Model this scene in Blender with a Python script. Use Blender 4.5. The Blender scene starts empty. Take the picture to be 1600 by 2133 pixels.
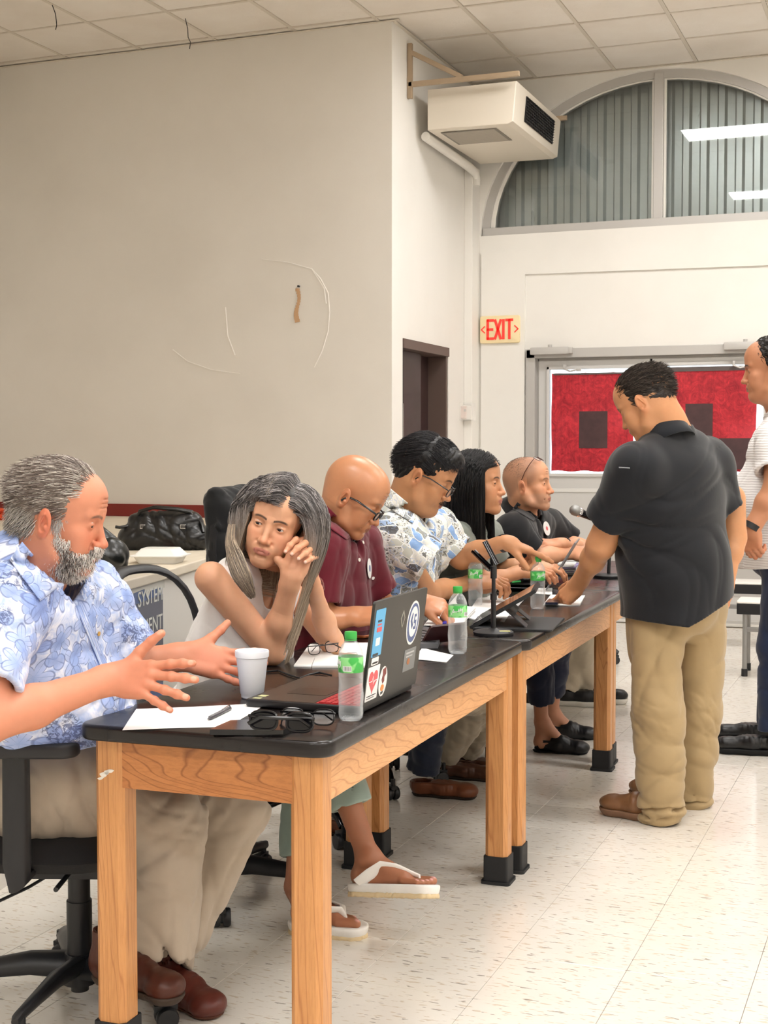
import bpy, bmesh, math, random
import numpy as np
from mathutils import Vector, Matrix
from mathutils.geometry import tessellate_polygon
random.seed(7); RNG = np.random.default_rng(7)
S = bpy.context.scene
COL = S.collection

# ---------------------------------------------------------------- camera
FPX, CX, CY, HOR, VPX, CAMZ = 2900.0, 800.0, 1066.5, 940.0, 1930.0, 1.36
PIT = math.atan((CY-HOR)/FPX)
YAW = math.atan((VPX-CX)*math.cos(PIT)/FPX)
cR = Vector((math.cos(YAW), math.sin(YAW), 0)); fH = Vector((-math.sin(YAW), math.cos(YAW), 0)); up = Vector((0, 0, 1))
cF = fH*math.cos(PIT)-up*math.sin(PIT); cU = up*math.cos(PIT)+fH*math.sin(PIT)
cam = bpy.data.cameras.new('camera'); camo = bpy.data.objects.new('camera', cam); COL.objects.link(camo)
camo.matrix_world = Matrix(((cR.x, cU.x, -cF.x, 0), (cR.y, cU.y, -cF.y, 0), (cR.z, cU.z, -cF.z, CAMZ), (0, 0, 0, 1)))
cam.sensor_fit = 'HORIZONTAL'; cam.sensor_width = 36; cam.lens = FPX/1600*36; cam.clip_start = .05; cam.clip_end = 200
S.camera = camo

def at(px, py, d):
    """world point seen at photo pixel (px,py) at distance d along the optical axis"""
    return Vector((0, 0, CAMZ))+(cF+cR*((px-CX)/FPX)-cU*((py-CY)/FPX))*d
def atX(px, py, X):
    r = cF+cR*((px-CX)/FPX)-cU*((py-CY)/FPX); return Vector((0, 0, CAMZ))+r*(X/r.x)
def atZ(px, py, Z):
    r = cF+cR*((px-CX)/FPX)-cU*((py-CY)/FPX); return Vector((0, 0, CAMZ))+r*((Z-CAMZ)/r.z)

# ---------------------------------------------------------------- world, exposure
S.view_settings.view_transform = 'Standard'; S.view_settings.look = 'None'
S.view_settings.exposure = 0.0; S.view_settings.gamma = 1; S.view_settings.use_curve_mapping = False
try:
    S.cycles.use_denoising = True; S.cycles.max_bounces = 8; S.cycles.diffuse_bounces = 5; S.cycles.transmission_bounces = 10; S.cycles.transparent_max_bounces = 12
    S.cycles.sample_clamp_indirect = 6; S.cycles.caustics_refractive = False; S.cycles.caustics_reflective = False
except Exception: pass
W = bpy.data.worlds.new('world'); S.world = W; W.use_nodes = True
W.node_tree.nodes['Background'].inputs[0].default_value = (.86, .93, 1, 1)
W.node_tree.nodes['Background'].inputs[1].default_value = 3.5
LIGHT_ON = 31.5     # troffer diffuser emission

# ---------------------------------------------------------------- materials
def lin(c):
    if isinstance(c, str):
        c = c.lstrip('#'); c = tuple(int(c[i:i+2], 16)/255 for i in (0, 2, 4))
    return tuple(((v/12.92) if v <= .04045 else ((v+.055)/1.055)**2.4) for v in c[:3])+(1,)
class NT:
    def __init__(s, name):
        s.m = bpy.data.materials.new(name); s.m.use_nodes = True; s.t = s.m.node_tree; s.b = s.t.nodes['Principled BSDF']; s.x = -300
    def n(s, typ, **kw):
        nd = s.t.nodes.new(typ); s.x -= 30; nd.location = (s.x, 0)
        for k, v in kw.items():
            if k in ('ins',):
                for kk, vv in v.items():
                    if isinstance(vv, bpy.types.NodeSocket): s.t.links.new(vv, nd.inputs[kk])
                    else: nd.inputs[kk].default_value = vv
            else: setattr(nd, k, v)
        return nd
    def link(s, a, b): s.t.links.new(a, b)
    def set(s, **kw):
        for k, v in kw.items():
            k = k.replace('_', ' ')
            if isinstance(v, bpy.types.NodeSocket): s.link(v, s.b.inputs[k])
            else: s.b.inputs[k].default_value = v
    def math(s, op, a, b=0.0, c=None, clamp=False):
        nd = s.n('ShaderNodeMath', operation=op); nd.use_clamp = clamp
        for i, v in enumerate((a, b) if c is None else (a, b, c)):
            if isinstance(v, bpy.types.NodeSocket): s.link(v, nd.inputs[i])
            else: nd.inputs[i].default_value = v
        return nd.outputs[0]
    def coord(s, kind='Object', scale=(1, 1, 1), loc=(0, 0, 0), rot=(0, 0, 0)):
        if kind == 'Position': o = s.n('ShaderNodeNewGeometry').outputs['Position']
        else: o = s.n('ShaderNodeTexCoord').outputs[kind]
        mp = s.n('ShaderNodeMapping'); s.link(o, mp.inputs[0]); mp.inputs['Scale'].default_value = scale; mp.inputs['Location'].default_value = loc; mp.inputs['Rotation'].default_value = rot
        return mp.outputs[0]
    def noise(s, vec, scale=5, detail=3, rough=.5, dist=0.0, out='Fac'):
        nd = s.n('ShaderNodeTexNoise'); s.link(vec, nd.inputs['Vector'])
        nd.inputs['Scale'].default_value = scale; nd.inputs['Detail'].default_value = detail; nd.inputs['Roughness'].default_value = rough; nd.inputs['Distortion'].default_value = dist
        return nd.outputs[out]
    def ramp(s, fac, stops, interp='LINEAR'):
        nd = s.n('ShaderNodeValToRGB'); s.link(fac, nd.inputs[0]); cr = nd.color_ramp; cr.interpolation = interp
        while len(cr.elements) < len(stops): cr.elements.new(.5)
        for e, (p, c) in zip(cr.elements, stops):
            e.position = p; e.color = lin(c) if isinstance(c, str) else ((c, c, c, 1) if isinstance(c, (int, float)) else c)
        return nd.outputs[0]
    def mix(s, fac, a, b, blend='MIX'):
        nd = s.n('ShaderNodeMix', data_type='RGBA', blend_type=blend)
        for i, v in ((0, fac), (6, a), (7, b)):
            if isinstance(v, bpy.types.NodeSocket): s.link(v, nd.inputs[i])
            else: nd.inputs[i].default_value = (lin(v) if isinstance(v, str) else v)
        return nd.outputs[2]
    def bump(s, h, strength=.3, dist=.01):
        nd = s.n('ShaderNodeBump'); s.link(h, nd.inputs['Height']); nd.inputs['Strength'].default_value = strength; nd.inputs['Distance'].default_value = dist
        s.link(nd.outputs[0], s.b.inputs['Normal'])
MATS = {}
def M(name, col='#808080', rough=.5, metal=0.0, var=None, bump=None, spec=.5, scale=(1, 1, 1), **kw):
    if name in MATS: return MATS[name]
    t = NT(name); c = lin(col); t.set(Base_Color=c, Roughness=rough, Metallic=metal); t.b.inputs['Specular IOR Level'].default_value = spec
    if var:
        v = t.coord('Object', scale); f = t.noise(v, var[0], 4, .6)
        c2 = lin(var[1]); t.set(Base_Color=t.mix(t.ramp(f, [(.35, 0.), (.7, 1.)]), c, c2))
    if bump:
        v = t.coord('Object', scale); f = t.noise(v, bump[0], 5, .6); t.bump(f, bump[1], bump[2] if len(bump) > 2 else .005)
    t.set(**kw); MATS[name] = t.m
    return t.m

# ---------------------------------------------------------------- mesh helpers
def tag(o, label=None, cat=None, group=None, kind=None):
    if label: o['label'] = label
    if cat: o['category'] = cat
    if group: o['group'] = group
    if kind: o['kind'] = kind
    return o
def empty(name, loc=(0, 0, 0), label=None, cat=None, group=None, rz=0):
    o = bpy.data.objects.new(name, None); COL.objects.link(o); o.location = loc; o.rotation_euler = (0, 0, rz); o.empty_display_size = .05
    return tag(o, label, cat, group)
def relink(o, parent):
    """parent o keeping its world place (o built in world coordinates)"""
    if parent is not None:
        o.parent = parent; o.matrix_parent_inverse = WM(parent).inverted()
def WM(o):
    loc = Matrix.LocRotScale(o.location, o.rotation_euler, o.scale)
    if o.parent is None: return loc
    return WM(o.parent) @ o.matrix_parent_inverse @ loc
def mesh_from(name, V, F, mats, parent=None, smooth=False, world=False, fm=None, auto=None):
    me = bpy.data.meshes.new(name); me.from_pydata([tuple(v) for v in V], [], [tuple(f) for f in F])
    mats = mats if isinstance(mats, (list, tuple)) else [mats]
    for m in mats: me.materials.append(m)
    if fm is not None: me.polygons.foreach_set('material_index', fm)
    if smooth: me.polygons.foreach_set('use_smooth', [True]*len(me.polygons))
    me.update()
    if auto is not None and smooth:
        me.set_sharp_from_angle(angle=math.radians(auto))
    o = bpy.data.objects.new(name, me); COL.objects.link(o)
    if parent is not None:
        o.parent = parent
        if world: o.matrix_parent_inverse = WM(parent).inverted()
    return o
class B:
    """collects shapes; build() links them as one mesh object"""
    def __init__(s): s.V = []; s.F = []; s.fm = []; s.mi = 0
    def add(s, V, F, T=None):
        b = len(s.V)
        for v in V:
            v = Vector(v); s.V.append(T @ v if T is not None else v)
        for f in F: s.F.append([i+b for i in f]); s.fm.append(s.mi)
        return s
    def box(s, c, d, bev=0.0, T=None, rot=None, seg=2):
        bm = bmesh.new(); bmesh.ops.create_cube(bm, size=1)
        for v in bm.verts: v.co = Vector((v.co.x*d[0], v.co.y*d[1], v.co.z*d[2]))
        if bev > 0: bmesh.ops.bevel(bm, geom=bm.edges[:], offset=min(bev, min(d)*.49), segments=seg, affect='EDGES', profile=.6)
        L = Matrix.Translation(c) @ (rot if rot is not None else Matrix.Identity(4))
        if T is not None: L = T @ L
        s._bm(bm, L); return s
    def _bm(s, bm, L=None):
        bm.verts.index_update(); s.add([v.co.copy() for v in bm.verts], [[v.index for v in f.verts] for f in bm.faces], L); bm.free()
    def tube(s, P, r, n=10, caps=True, T=None, closed=False):
        P = [Vector(p) for p in P]; m = len(P); R = r if isinstance(r, (list, tuple)) else [r]*m
        V = []; F = []; prev = None
        for i, p in enumerate(P):
            a = P[(i-1) % m] if (closed or i > 0) else p; b = P[(i+1) % m] if (closed or i < m-1) else p
            t = (b-a).normalized()
            if prev is None: u = t.orthogonal().normalized()
            else:
                u = prev-t*prev.dot(t); u = u.normalized() if u.length > 1e-6 else t.orthogonal().normalized()
            prev = u; w = t.cross(u); rr = R[i]; ru, rw = rr if isinstance(rr, (list, tuple)) else (rr, rr)
            for k in range(n):
                a2 = 2*math.pi*k/n; V.append(p+u*math.cos(a2)*ru+w*math.sin(a2)*rw)
        for i in range(m if closed else m-1):
            j = (i+1) % m
            for k in range(n): k2 = (k+1) % n; F.append((i*n+k, i*n+k2, j*n+k2, j*n+k))
        if caps and not closed: F.append(tuple(range(n))[::-1]); F.append(tuple((m-1)*n+k for k in range(n)))
        return s.add(V, F, T)
    def cyl(s, a, b, r, r2=None, n=20, T=None):
        return s.tube([a, b], [r, r if r2 is None else r2], n, True, T)
    def lathe(s, prof, n=24, T=None, cap=True):
        V = []; F = []; m = len(prof)
        for (r, z) in prof:
            for k in range(n): a = 2*math.pi*k/n; V.append((r*math.cos(a), r*math.sin(a), z))
        for i in range(m-1):
            for k in range(n): k2 = (k+1) % n; F.append((i*n+k, i*n+k2, (i+1)*n+k2, (i+1)*n+k))
        if cap: F.append(tuple(range(n))[::-1]); F.append(tuple((m-1)*n+k for k in range(n)))
        return s.add(V, F, T)
    def prism(s, poly, z0, z1, T=None, bev=0.0, holes=None):
        """poly in xy, extruded z0..z1"""
        loops = [list(poly)]+[list(h) for h in (holes or [])]
        if not holes:
            n = len(poly)
            if bev > 0:
                bm = bmesh.new(); f = bm.faces.new([bm.verts.new((x, y, z0)) for x, y in poly]); r = bmesh.ops.extrude_face_region(bm, geom=[f])
                for v in r['geom']:
                    if isinstance(v, bmesh.types.BMVert): v.co.z = z1
                bmesh.ops.recalc_face_normals(bm, faces=bm.faces[:])
                ed = [e for e in bm.edges if abs(e.verts[0].co.z-e.verts[1].co.z) < 1e-9]
                bmesh.ops.bevel(bm, geom=ed, offset=bev, segments=3, affect='EDGES', profile=.5)
                s._bm(bm, T); return s
            V = [(x, y, z0) for x, y in poly]+[(x, y, z1) for x, y in poly]
            F = [tuple(range(n))[::-1], tuple(range(n, 2*n))]+[(i, (i+1) % n, n+(i+1) % n, n+i) for i in range(n)]
            return s.add(V, F, T)
        tri = tessellate_polygon([[Vector((x, y, 0)) for x, y in L] for L in loops])
        flat = [p for L in loops for p in L]; n = len(flat)
        V = [(x, y, z0) for x, y in flat]+[(x, y, z1) for x, y in flat]
        F = [tuple(t) for t in tri]+[tuple(i+n for i in t)[::-1] for t in tri]; b = 0
        for L in loops:
            m = len(L)
            for i in range(m): F.append((b+i, b+(i+1) % m, n+b+(i+1) % m, n+b+i))
            b += m
        return s.add(V, F, T)
    def build(s, name, mats, parent=None, smooth=False, world=False, auto=40, fix=True):
        o = mesh_from(name, s.V, s.F, mats, parent, smooth, world, s.fm, auto if smooth else None)
        if fix:
            bm = bmesh.new(); bm.from_mesh(o.data); bmesh.ops.recalc_face_normals(bm, faces=bm.faces[:]); bm.to_mesh(o.data); bm.free()
            if smooth: o.data.set_sharp_from_angle(angle=math.radians(auto))
        return o
def RX(a): return Matrix.Rotation(math.radians(a), 4, 'X')
def RY(a): return Matrix.Rotation(math.radians(a), 4, 'Y')
def RZ(a): return Matrix.Rotation(math.radians(a), 4, 'Z')
def TR(*p): return Matrix.Translation(Vector(p) if len(p) > 1 else Vector(p[0]))
def frame(o, x, z):
    """matrix with local x along x, local z near z"""
    x = Vector(x).normalized(); z = Vector(z); y = z.cross(x).normalized(); z = x.cross(y)
    m = Matrix((x, y, z)).transposed().to_4x4(); m.translation = Vector(o); return m
def rrect(w, h, r, n=5, cx=0, cy=0):
    P = []
    for sx, sy, a0 in ((1, 1, 0), (-1, 1, 90), (-1, -1, 180), (1, -1, 270)):
        for k in range(n+1):
            a = math.radians(a0+90*k/n); P.append((cx+sx*(w/2-r)+r*math.cos(a), cy+sy*(h/2-r)+r*math.sin(a)))
    return P
def text_mesh(txt, size, depth=.0005, xs=1.0, shear=0.0):
    cu = bpy.data.curves.new('lettering', 'FONT'); cu.body = txt; cu.size = size; cu.extrude = depth; cu.align_x = 'CENTER'; cu.align_y = 'CENTER'; cu.shear = shear; cu.resolution_u = 3
    o = bpy.data.objects.new('lettering', cu); COL.objects.link(o); dg = bpy.context.evaluated_depsgraph_get(); dg.update()
    me = bpy.data.meshes.new_from_object(o.evaluated_get(dg)); V = [(v.co.x*xs, v.co.y, v.co.z) for v in me.vertices]; F = [tuple(p.vertices) for p in me.polygons]
    bpy.data.objects.remove(o); bpy.data.meshes.remove(me)
    return V, F
# ================================================================ the room
ZC, YB, YF, XS, XL = 4.36, 9.17, 11.0, -3.51, -6.87
def wall_mat(name, col, bmp=.12):
    t = NT(name); p = t.coord('Position'); n1 = t.noise(p, 1.3, 4, .55); n2 = t.noise(p, 38, 5, .6); n3 = t.noise(p, 5, 4, .5)
    t.set(Base_Color=t.mix(t.math('MULTIPLY', t.ramp(n1, [(.4, 0.), (.75, 1.)]), .25), lin(col), t.mix(.5, lin(col), lin('#a59b8c'))), Roughness=.62)
    t.bump(t.math('ADD', t.math('MULTIPLY', n2, .12), n3), bmp, .012); return t.m
m_wall = wall_mat('wall_paint', '#eae7e1'); m_wallb = wall_mat('stage_wall_paint', '#e6e1d9', .2)
m_white = M('white_enamel', '#e9e6df', .4); m_alu = M('aluminium_paint', '#bdbab6', .38, .15)
m_black = M('black_plastic', '#15161a', .42, bump=(60, .08, .002)); m_dark = M('dark_void', '#120e0e', .8)
m_chrome = M('chrome', '#d8d8dc', .12, 1.0)

def wallpoly(name, outer, holes, T, th, mat):
    b = B(); b.prism(outer, -th, 0, T, holes=holes) if holes else b.prism(outer, -th, 0, T)
    o = b.build(name, mat); return tag(o, kind='structure')
# local xy -> world xz, local z -> -y (front face of the wall at z=0 looks to -Y)
def WY(Y): return Matrix(((1, 0, 0, 0), (0, 0, -1, Y), (0, 1, 0, 0), (0, 0, 0, 1)))
def WX(X): return Matrix(((0, 0, 1, X), (1, 0, 0, 0), (0, 1, 0, 0), (0, 0, 0, 1)))      # local x->Y, y->Z, z->+X
# arch outline
AXC, AZ0, ARX, ARZ = -1.99, 3.12, 1.44, 1.215
def arch(rx, rz, z0, n=28, xc=AXC):
    return [(xc+rx*math.cos(math.pi*k/n), z0+rz*math.sin(math.pi*k/n)) for k in range(n+1)]
wf = wallpoly('wall_far', [(-3.7, 0), (6, 0), (6, 4.5), (-3.7, 4.5)], [arch(ARX, ARZ, AZ0), [(-3.045, .02), (-1.0, .02), (-1.0, 2.185), (-3.045, 2.185)]], WY(YF+.0), .22, m_wall)
b = B()   # raised plaster field round the shallow door recess
b.prism([(-3.42, 0), (-3.05, 0), (-3.05, 2.79), (.2, 2.76), (.2, 2.98), (-3.42, 2.98)], 0, .02, WY(YF)); o = b.build('trim_1', m_wall); tag(o, kind='structure')
wb = wallpoly('wall_back', [(-7.1, 0), (XS-.002, 0), (XS-.002, 4.5), (-7.1, 4.5)], None, WY(YB), .2, m_wallb)
b = B(); b.prism([(YB+.0005, 0), (9.385, 0), (9.385, 2.17), (10.41, 2.17), (10.41, 0), (11.1, 0), (11.1, 4.5), (YB+.0005, 4.5)], -.2, 0, WX(XS)); tag(b.build('wall_side', m_wall), kind='structure')
wallpoly('wall_left', [(-5, 0), (YB+.1, 0), (YB+.1, 4.5), (-5, 4.5)], None, Matrix(((0, 0, 1, XL), (1, 0, 0, 0), (0, 1, 0, 0), (0, 0, 0, 1))), .2, m_wall)
wallpoly('wall_right', [(-5, 0), (11, 0), (11, 4.5), (-5, 4.5)], None, Matrix(((0, 0, 1, 6.2), (1, 0, 0, 0), (0, 1, 0, 0), (0, 0, 0, 1))), .2, m_wall)
wallpoly('wall_near', [(-7, 0), (6.2, 0), (6.2, 4.5), (-7, 4.5)], None, WY(-4.9), .1, m_wall)
# plaster scars and tape on the stage wall
b = B()
for P in ([(650, 560), (668, 580), (684, 610), (687, 650), (684, 690), (672, 730), (655, 765)], [(545, 540), (600, 546), (650, 560), (676, 600), (680, 632)], [(470, 640), (475, 700), (490, 740)], [(360, 728), (390, 752), (440, 770), (500, 778)]):
    Q = []
    for (x, y) in P:
        r = at(x, y, 1)-Vector((0, 0, CAMZ)); Q.append(Vector((0, 0, CAMZ))+r*(YB/r.y)+Vector((0, .0005, 0)))
    b.tube(Q, [(.006, .0025)]*len(Q), 6)
o = b.build('plaster_scar', m_wallb, wb, True)
b = B(); n = 12
for k in range(n):
    z0 = 2.53-.02*k; x0 = -4.235+.012*math.sin(k*.55); b.box((x0, YB-.006, z0-.01), (.032-.008*math.sin(k*.4), .004, .022), .001, rot=RY(8*math.sin(k)))
tag(b.build('tape_strip', M('masking_tape', '#c9a27c', .6)), 'crumpled tan tape strip hanging on stage wall', 'tape')
tag(B().cyl((-4.225, YB, 2.545), (-4.225, YB-.02, 2.545), .007, n=8).build('nail', m_black), 'dark nail at top of tan tape on wall', 'nail')

# ceiling: slab, panels, grid
m_tile = NT('ceiling_panel_fibre'); p = m_tile.coord('Position'); nz = m_tile.noise(p, 26, 6, .75, 1.2); n2 = m_tile.noise(p, 2, 3)
m_tile.set(Base_Color=m_tile.mix(m_tile.ramp(n2, [(.3, 0.), (.8, 1.)]), lin('#f0eae2'), lin('#e4dbd0')), Roughness=.85); m_tile.bump(m_tile.ramp(nz, [(.3, 0.), (.52, 1.)]), .35, .006); m_tile = m_tile.m
m_grid = M('grid_enamel', '#d6cdc0', .5)
ce = B().box((-.4, 3, ZC+.14), (13.4, 16.2, .1)).build('ceiling', m_grid); tag(ce, kind='structure')
TS = .6365; GX0, GY0 = -2.97, 10.99
pb = B(); pb.box((0, 0, 0), (TS-.028, TS-.028, .016), .003, seg=1); proto = pb.build('ceiling_panel', m_tile, ce); proto.location = (0, 0, 0)
cells = [(GX0+(i+.5)*TS, GY0-(j+.5)*TS) for j in range(5) for i in range(-7, 6)]; first = True
far = B()
for i in range(-7, 15):
    for j in range(-1, 26):
        cx_, cy_ = GX0+(i+.5)*TS, GY0-(j+.5)*TS
        if cx_ > 6.3 or cx_ < -7.2: continue
        if j < 5 and i < 6 and not (cx_ < XS-TS and cy_ > YB+TS):
            o = proto if first else proto.copy()
            if not first: COL.objects.link(o); o.parent = ce
            o.location = (cx_, cy_, ZC+.006+random.uniform(-.002, .002)); o.rotation_euler = (random.uniform(-.004, .004), random.uniform(-.004, .004), 0); first = False
        elif j >= 5 or i >= 6: far.box((cx_, cy_, ZC+.006), (TS-.028, TS-.028, .016))
tag(far.build('panel_field', m_tile, ce, fix=False), kind='stuff')
g = B()
for i in range(-7, 15): g.box((GX0+i*TS, 3.1, ZC-.001), (.026, 16, .012))
o = g.build('grid_bar', m_grid, ce)
g = B()
for j in range(0, 26): g.box((-.4, GY0-j*TS, ZC-.0005), (13.2, .022, .012))
o = g.build('grid_bar', m_grid, ce)
g = B(); g.box((-5.2, YB-.012, ZC-.012), (3.5, .024, .004)); g.box((XS+.012, 10.1, ZC-.012), (.024, 1.85, .004)); g.box((.8, YF-.012, ZC-.012), (8.6, .024, .004)); g.build('wall_angle', m_grid, ce)
# two hanging wires
for k, (pts, lb) in enumerate((([(108, 8), (116, 30), (118, 52), (116, 62)], 'short loose wire dangling from ceiling grid at far left'), ([(386, 38), (391, 60), (392, 78), (397, 88), (395, 102)], 'loose curled wire dangling from ceiling above stage wall'))):
    Q = [atZ(pts[0][0], pts[0][1], ZC)]; d = (Q[0]-Vector((0, 0, CAMZ))).dot(cF)
    for x, y in pts[1:]: Q.append(at(x, y, d+.02))
    tag(B().tube(Q, .003, 6).build('ceiling_wire', m_black, smooth=True), lb, 'wire')
# troffer lamps (row in rows of the hall)
m_emit = bpy.data.materials.new('lamp_diffuser'); m_emit.use_nodes = True; bs = m_emit.node_tree.nodes['Principled BSDF']; bs.inputs['Emission Color'].default_value = (1, .985, .965, 1); bs.inputs['Emission Strength'].default_value = LIGHT_ON; bs.inputs['Base Color'].default_value = (.9, .9, .9, 1)
for yy in (8.78, 5.45, 2.0, -1.45):
    for xx in (-1.55, .95, 3.6):
        if yy > 8 and xx > 3: continue
        e = empty('ceiling_light', (xx, yy, ZC), 'ceiling troffer in the %s column, row %s' % ({-1.55: 'left', .95: 'middle', 3.6: 'right'}[xx], {8.78: 'nearest the far wall', 5.45: 'above the middle table', 2.0: 'above the nearest table', -1.45: 'behind the viewer'}[yy]), 'ceiling light', 'fluorescent troffers above the tables')
        f = B(); w, l = 1.26, .56
        for sx in (-1, 1): f.box((sx*w/2, 0, -.02), (.03, l+.03, .05), .004)
        for sy in (-1, 1): f.box((0, sy*l/2, -.02), (w, .03, .05), .004)
        f.build('frame', m_white, e); B().box((0, 0, -.022), (w-.03, l-.03, .02)).build('diffuser', m_emit, e)

# floor
t = NT('vinyl_tile'); gp = t.n('ShaderNodeNewGeometry').outputs['Position']
def stretch(sc, off=(0, 0, 0), rz=0.):
    mp = t.n('ShaderNodeMapping'); t.link(gp, mp.inputs[0]); mp.inputs['Scale'].default_value = sc; mp.inputs['Location'].default_value = off; mp.inputs['Rotation'].default_value = (0, 0, rz); return mp.outputs[0]
chips = t.noise(stretch((20, 84, 1), rz=.06), 1, 2, .5, .0); chip = t.ramp(chips, [(.655, 0.), (.675, 1.)])
chips2 = t.noise(stretch((26, 90, 1), (7, 3, 0), -.05), 1, 2, .5, .0); chip2 = t.ramp(chips2, [(.60, 0.), (.66, 1.)])
cloud = t.noise(stretch((2.2, 5, 1)), 1, 4, .6)
base = t.mix(cloud, lin('#dcd5ca'), lin('#e8e4dc')); base = t.mix(t.math('MULTIPLY', chip2, .6), base, lin('#bda88c')); base = t.mix(t.math('MULTIPLY', chip, .7), base, lin('#7b7368'))
rn = t.noise(stretch((3, 3, 1)), 1, 4, .6); t.set(Base_Color=base, Roughness=.25); t.b.inputs['Coat Weight'].default_value = .35; t.b.inputs['Coat Roughness'].default_value = .12
t.bump(t.noise(stretch((1.6, 1.6, 1)), 1, 3, .5), .1, .01); m_floor = t.m
m_grout = M('floor_seam', '#9a8f80', .7)
fl = B().box((-.4, 3, -.056), (13.4, 16.2, .1)).build('floor', m_grout); tag(fl, kind='structure')
FT = .3186; FX0, FY0 = -1.03, 2.62
tp = B().box((0, 0, 0), (FT-.0014, FT-.0014, .006), .0006, seg=1).build('floor_tile', m_floor, fl); first = True; cnt = 0
ff = B()
for j in range(-24, 28):
    for i in range(-19, 24):
        cx_, cy_ = FX0+(i+.5)*FT, FY0+(j+.5)*FT
        if cx_ < -7 or cx_ > 6.1 or cy_ < -4.8 or cy_ > 11: continue
        rel = Vector((cx_, cy_, -CAMZ)); dz = rel.dot(cF); sx = CX+FPX*rel.dot(cR)/max(dz, .1); sy = CY-FPX*rel.dot(cU)/max(dz, .1)
        if dz > .5 and -120 < sx < 1720 and sy < 2330 and cy_ < 9.6 and cnt < 298 and cx_ > -3.4:
            o = tp if first else tp.copy()
            if not first: COL.objects.link(o); o.parent = fl
            o.location = (cx_, cy_, -.003); first = False; cnt += 1
        else: ff.add([(cx_-FT/2+.0007, cy_-FT/2+.0007, 0), (cx_+FT/2-.0007, cy_-FT/2+.0007, 0), (cx_+FT/2-.0007, cy_+FT/2-.0007, 0), (cx_-FT/2+.0007, cy_+FT/2-.0007, 0)], [(0, 1, 2, 3)])
tag(ff.build('tile_field', m_floor, fl, fix=False), kind='stuff')

# stage
m_deck = NT('worn_stage_boards'); p = m_deck.coord('Position', (1, 1, 1), rot=(0, 0, .2)); w = m_deck.coord('Position', (14, .8, 1), rot=(0, 0, 1.37))
g1 = m_deck.noise(w, 1.5, 5, .6); n = m_deck.noise(m_deck.coord('Position', (6, .5, 1), rot=(0, 0, 1.5)), 1, 4, .6); 
m_deck.set(Base_Color=m_deck.mix(m_deck.ramp(n, [(.6, 0.), (.68, 1.)]), m_deck.mix(g1, lin('#cdbfa8'), lin('#e5dccb')), lin('#9a4a3c')), Roughness=.55); m_deck.bump(g1, .15, .004)
ZS = .866; SP = [(-2.1, .5), (-2.55, 3.0), (-2.78, 4.2), (-2.99, 5.18), (-3.24, 6.2), (-3.5, 7.3), (-3.72, 8.3), (-3.86, YB)]
st = B().prism([(XL, YB), (XL, .5)]+SP, 0, ZS-.04).build('stage', M('stage_plaster', '#e6e2da', .6, bump=(12, .25, .01))); tag(st, kind='structure')
B().prism([(XL, YB), (XL, .5)]+[(x+.02, y) for x, y in SP], ZS-.04, ZS, bev=.006).build('stage_floor', m_deck.m, st)
tag(B().box(((XL+XS)/2, YB-.012, ZS+.047), (XS-XL, .024, .094), .004).build('baseboard_back', M('red_gloss', '#7c1f18', .35)), kind='structure')
# printed banner pasted on the stage front
A_, C_ = Vector((-2.865, 4.60, 0)), Vector((-2.99, 5.18, 0)); dx = (C_-A_).normalized(); nrm = Vector((dx.y, -dx.x, 0)); 
def SF(px, py):   # point on the stage front near the banner
    r = at(px, py, 1)-Vector((0, 0, CAMZ)); o0 = Vector((-2.785, 4.2, 0)); o1 = Vector((-2.995, 5.18, 0)); d_ = (o1-o0).normalized(); nn = Vector((d_.y, -d_.x, 0)); o0 = o0+nn*.006
    k = (o0-Vector((0, 0, CAMZ))).dot(nn)/r.dot(nn); return Vector((0, 0, CAMZ))+r*k
bl, br_ = SF(150, 1340), SF(338, 1340); dB = (br_-bl); dB.z = 0; L = dB.length; dB.normalize(); nB = Vector((dB.y, -dB.x, 0))
TB = Matrix(((dB.x, 0, nB.x, bl.x), (dB.y, 0, nB.y, bl.y), (0, 1, 0, 0), (0, 0, 0, 1)))
ban = empty('banner', (bl.x, bl.y, .3), 'torn blue banner with white lettering pasted on stage front', 'banner')
B().prism([(0, .3), (L, .3), (L, .825), (L*.8, .835), (L*.55, .82), (L*.3, .83), (0, .82)], .001, .003, TB).build('sheet', M('banner_blue', '#2f5391', .5), ban, world=True)
B().prism([(0, .40), (L, .40), (L, .765), (0, .745)], .003, .0045, TB).build('panel_print', M('banner_navy', '#3a3f55', .5), ban, world=True)
zt = SF(330, 1205)
B().prism([(L*.5, .82), (L*1.02, .83), (L*1.02, .79), (L*.85, .805), (L*.8, .765), (L*.76, .81), (L*.5, .80)], .004, .006, TB).build('torn_paper', M('torn_paper', '#cfccc2', .7), ban, world=True)
for txt, py, sz in (('SCHOOL SYSTEM', 1226, .088), ('DEVELOPMENT', 1285, .088)):
    q = SF(334, py); z0 = q.z; V, F = text_mesh(txt, sz, .001, 1.0)
    xs = [v[0] for v in V]; wv = max(xs)-min(xs); want = L*.70*(1.0 if 'SCH' in txt else .93); k = want/wv
    V = [((v[0]-max(xs))*k+L*.985, v[1]+z0-.02, v[2]+.006) for v in V]
    B().add(V, F, TB).build('lettering', M('banner_letters', '#dcdcd6', .6), ban, world=True, fix=False)

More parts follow.
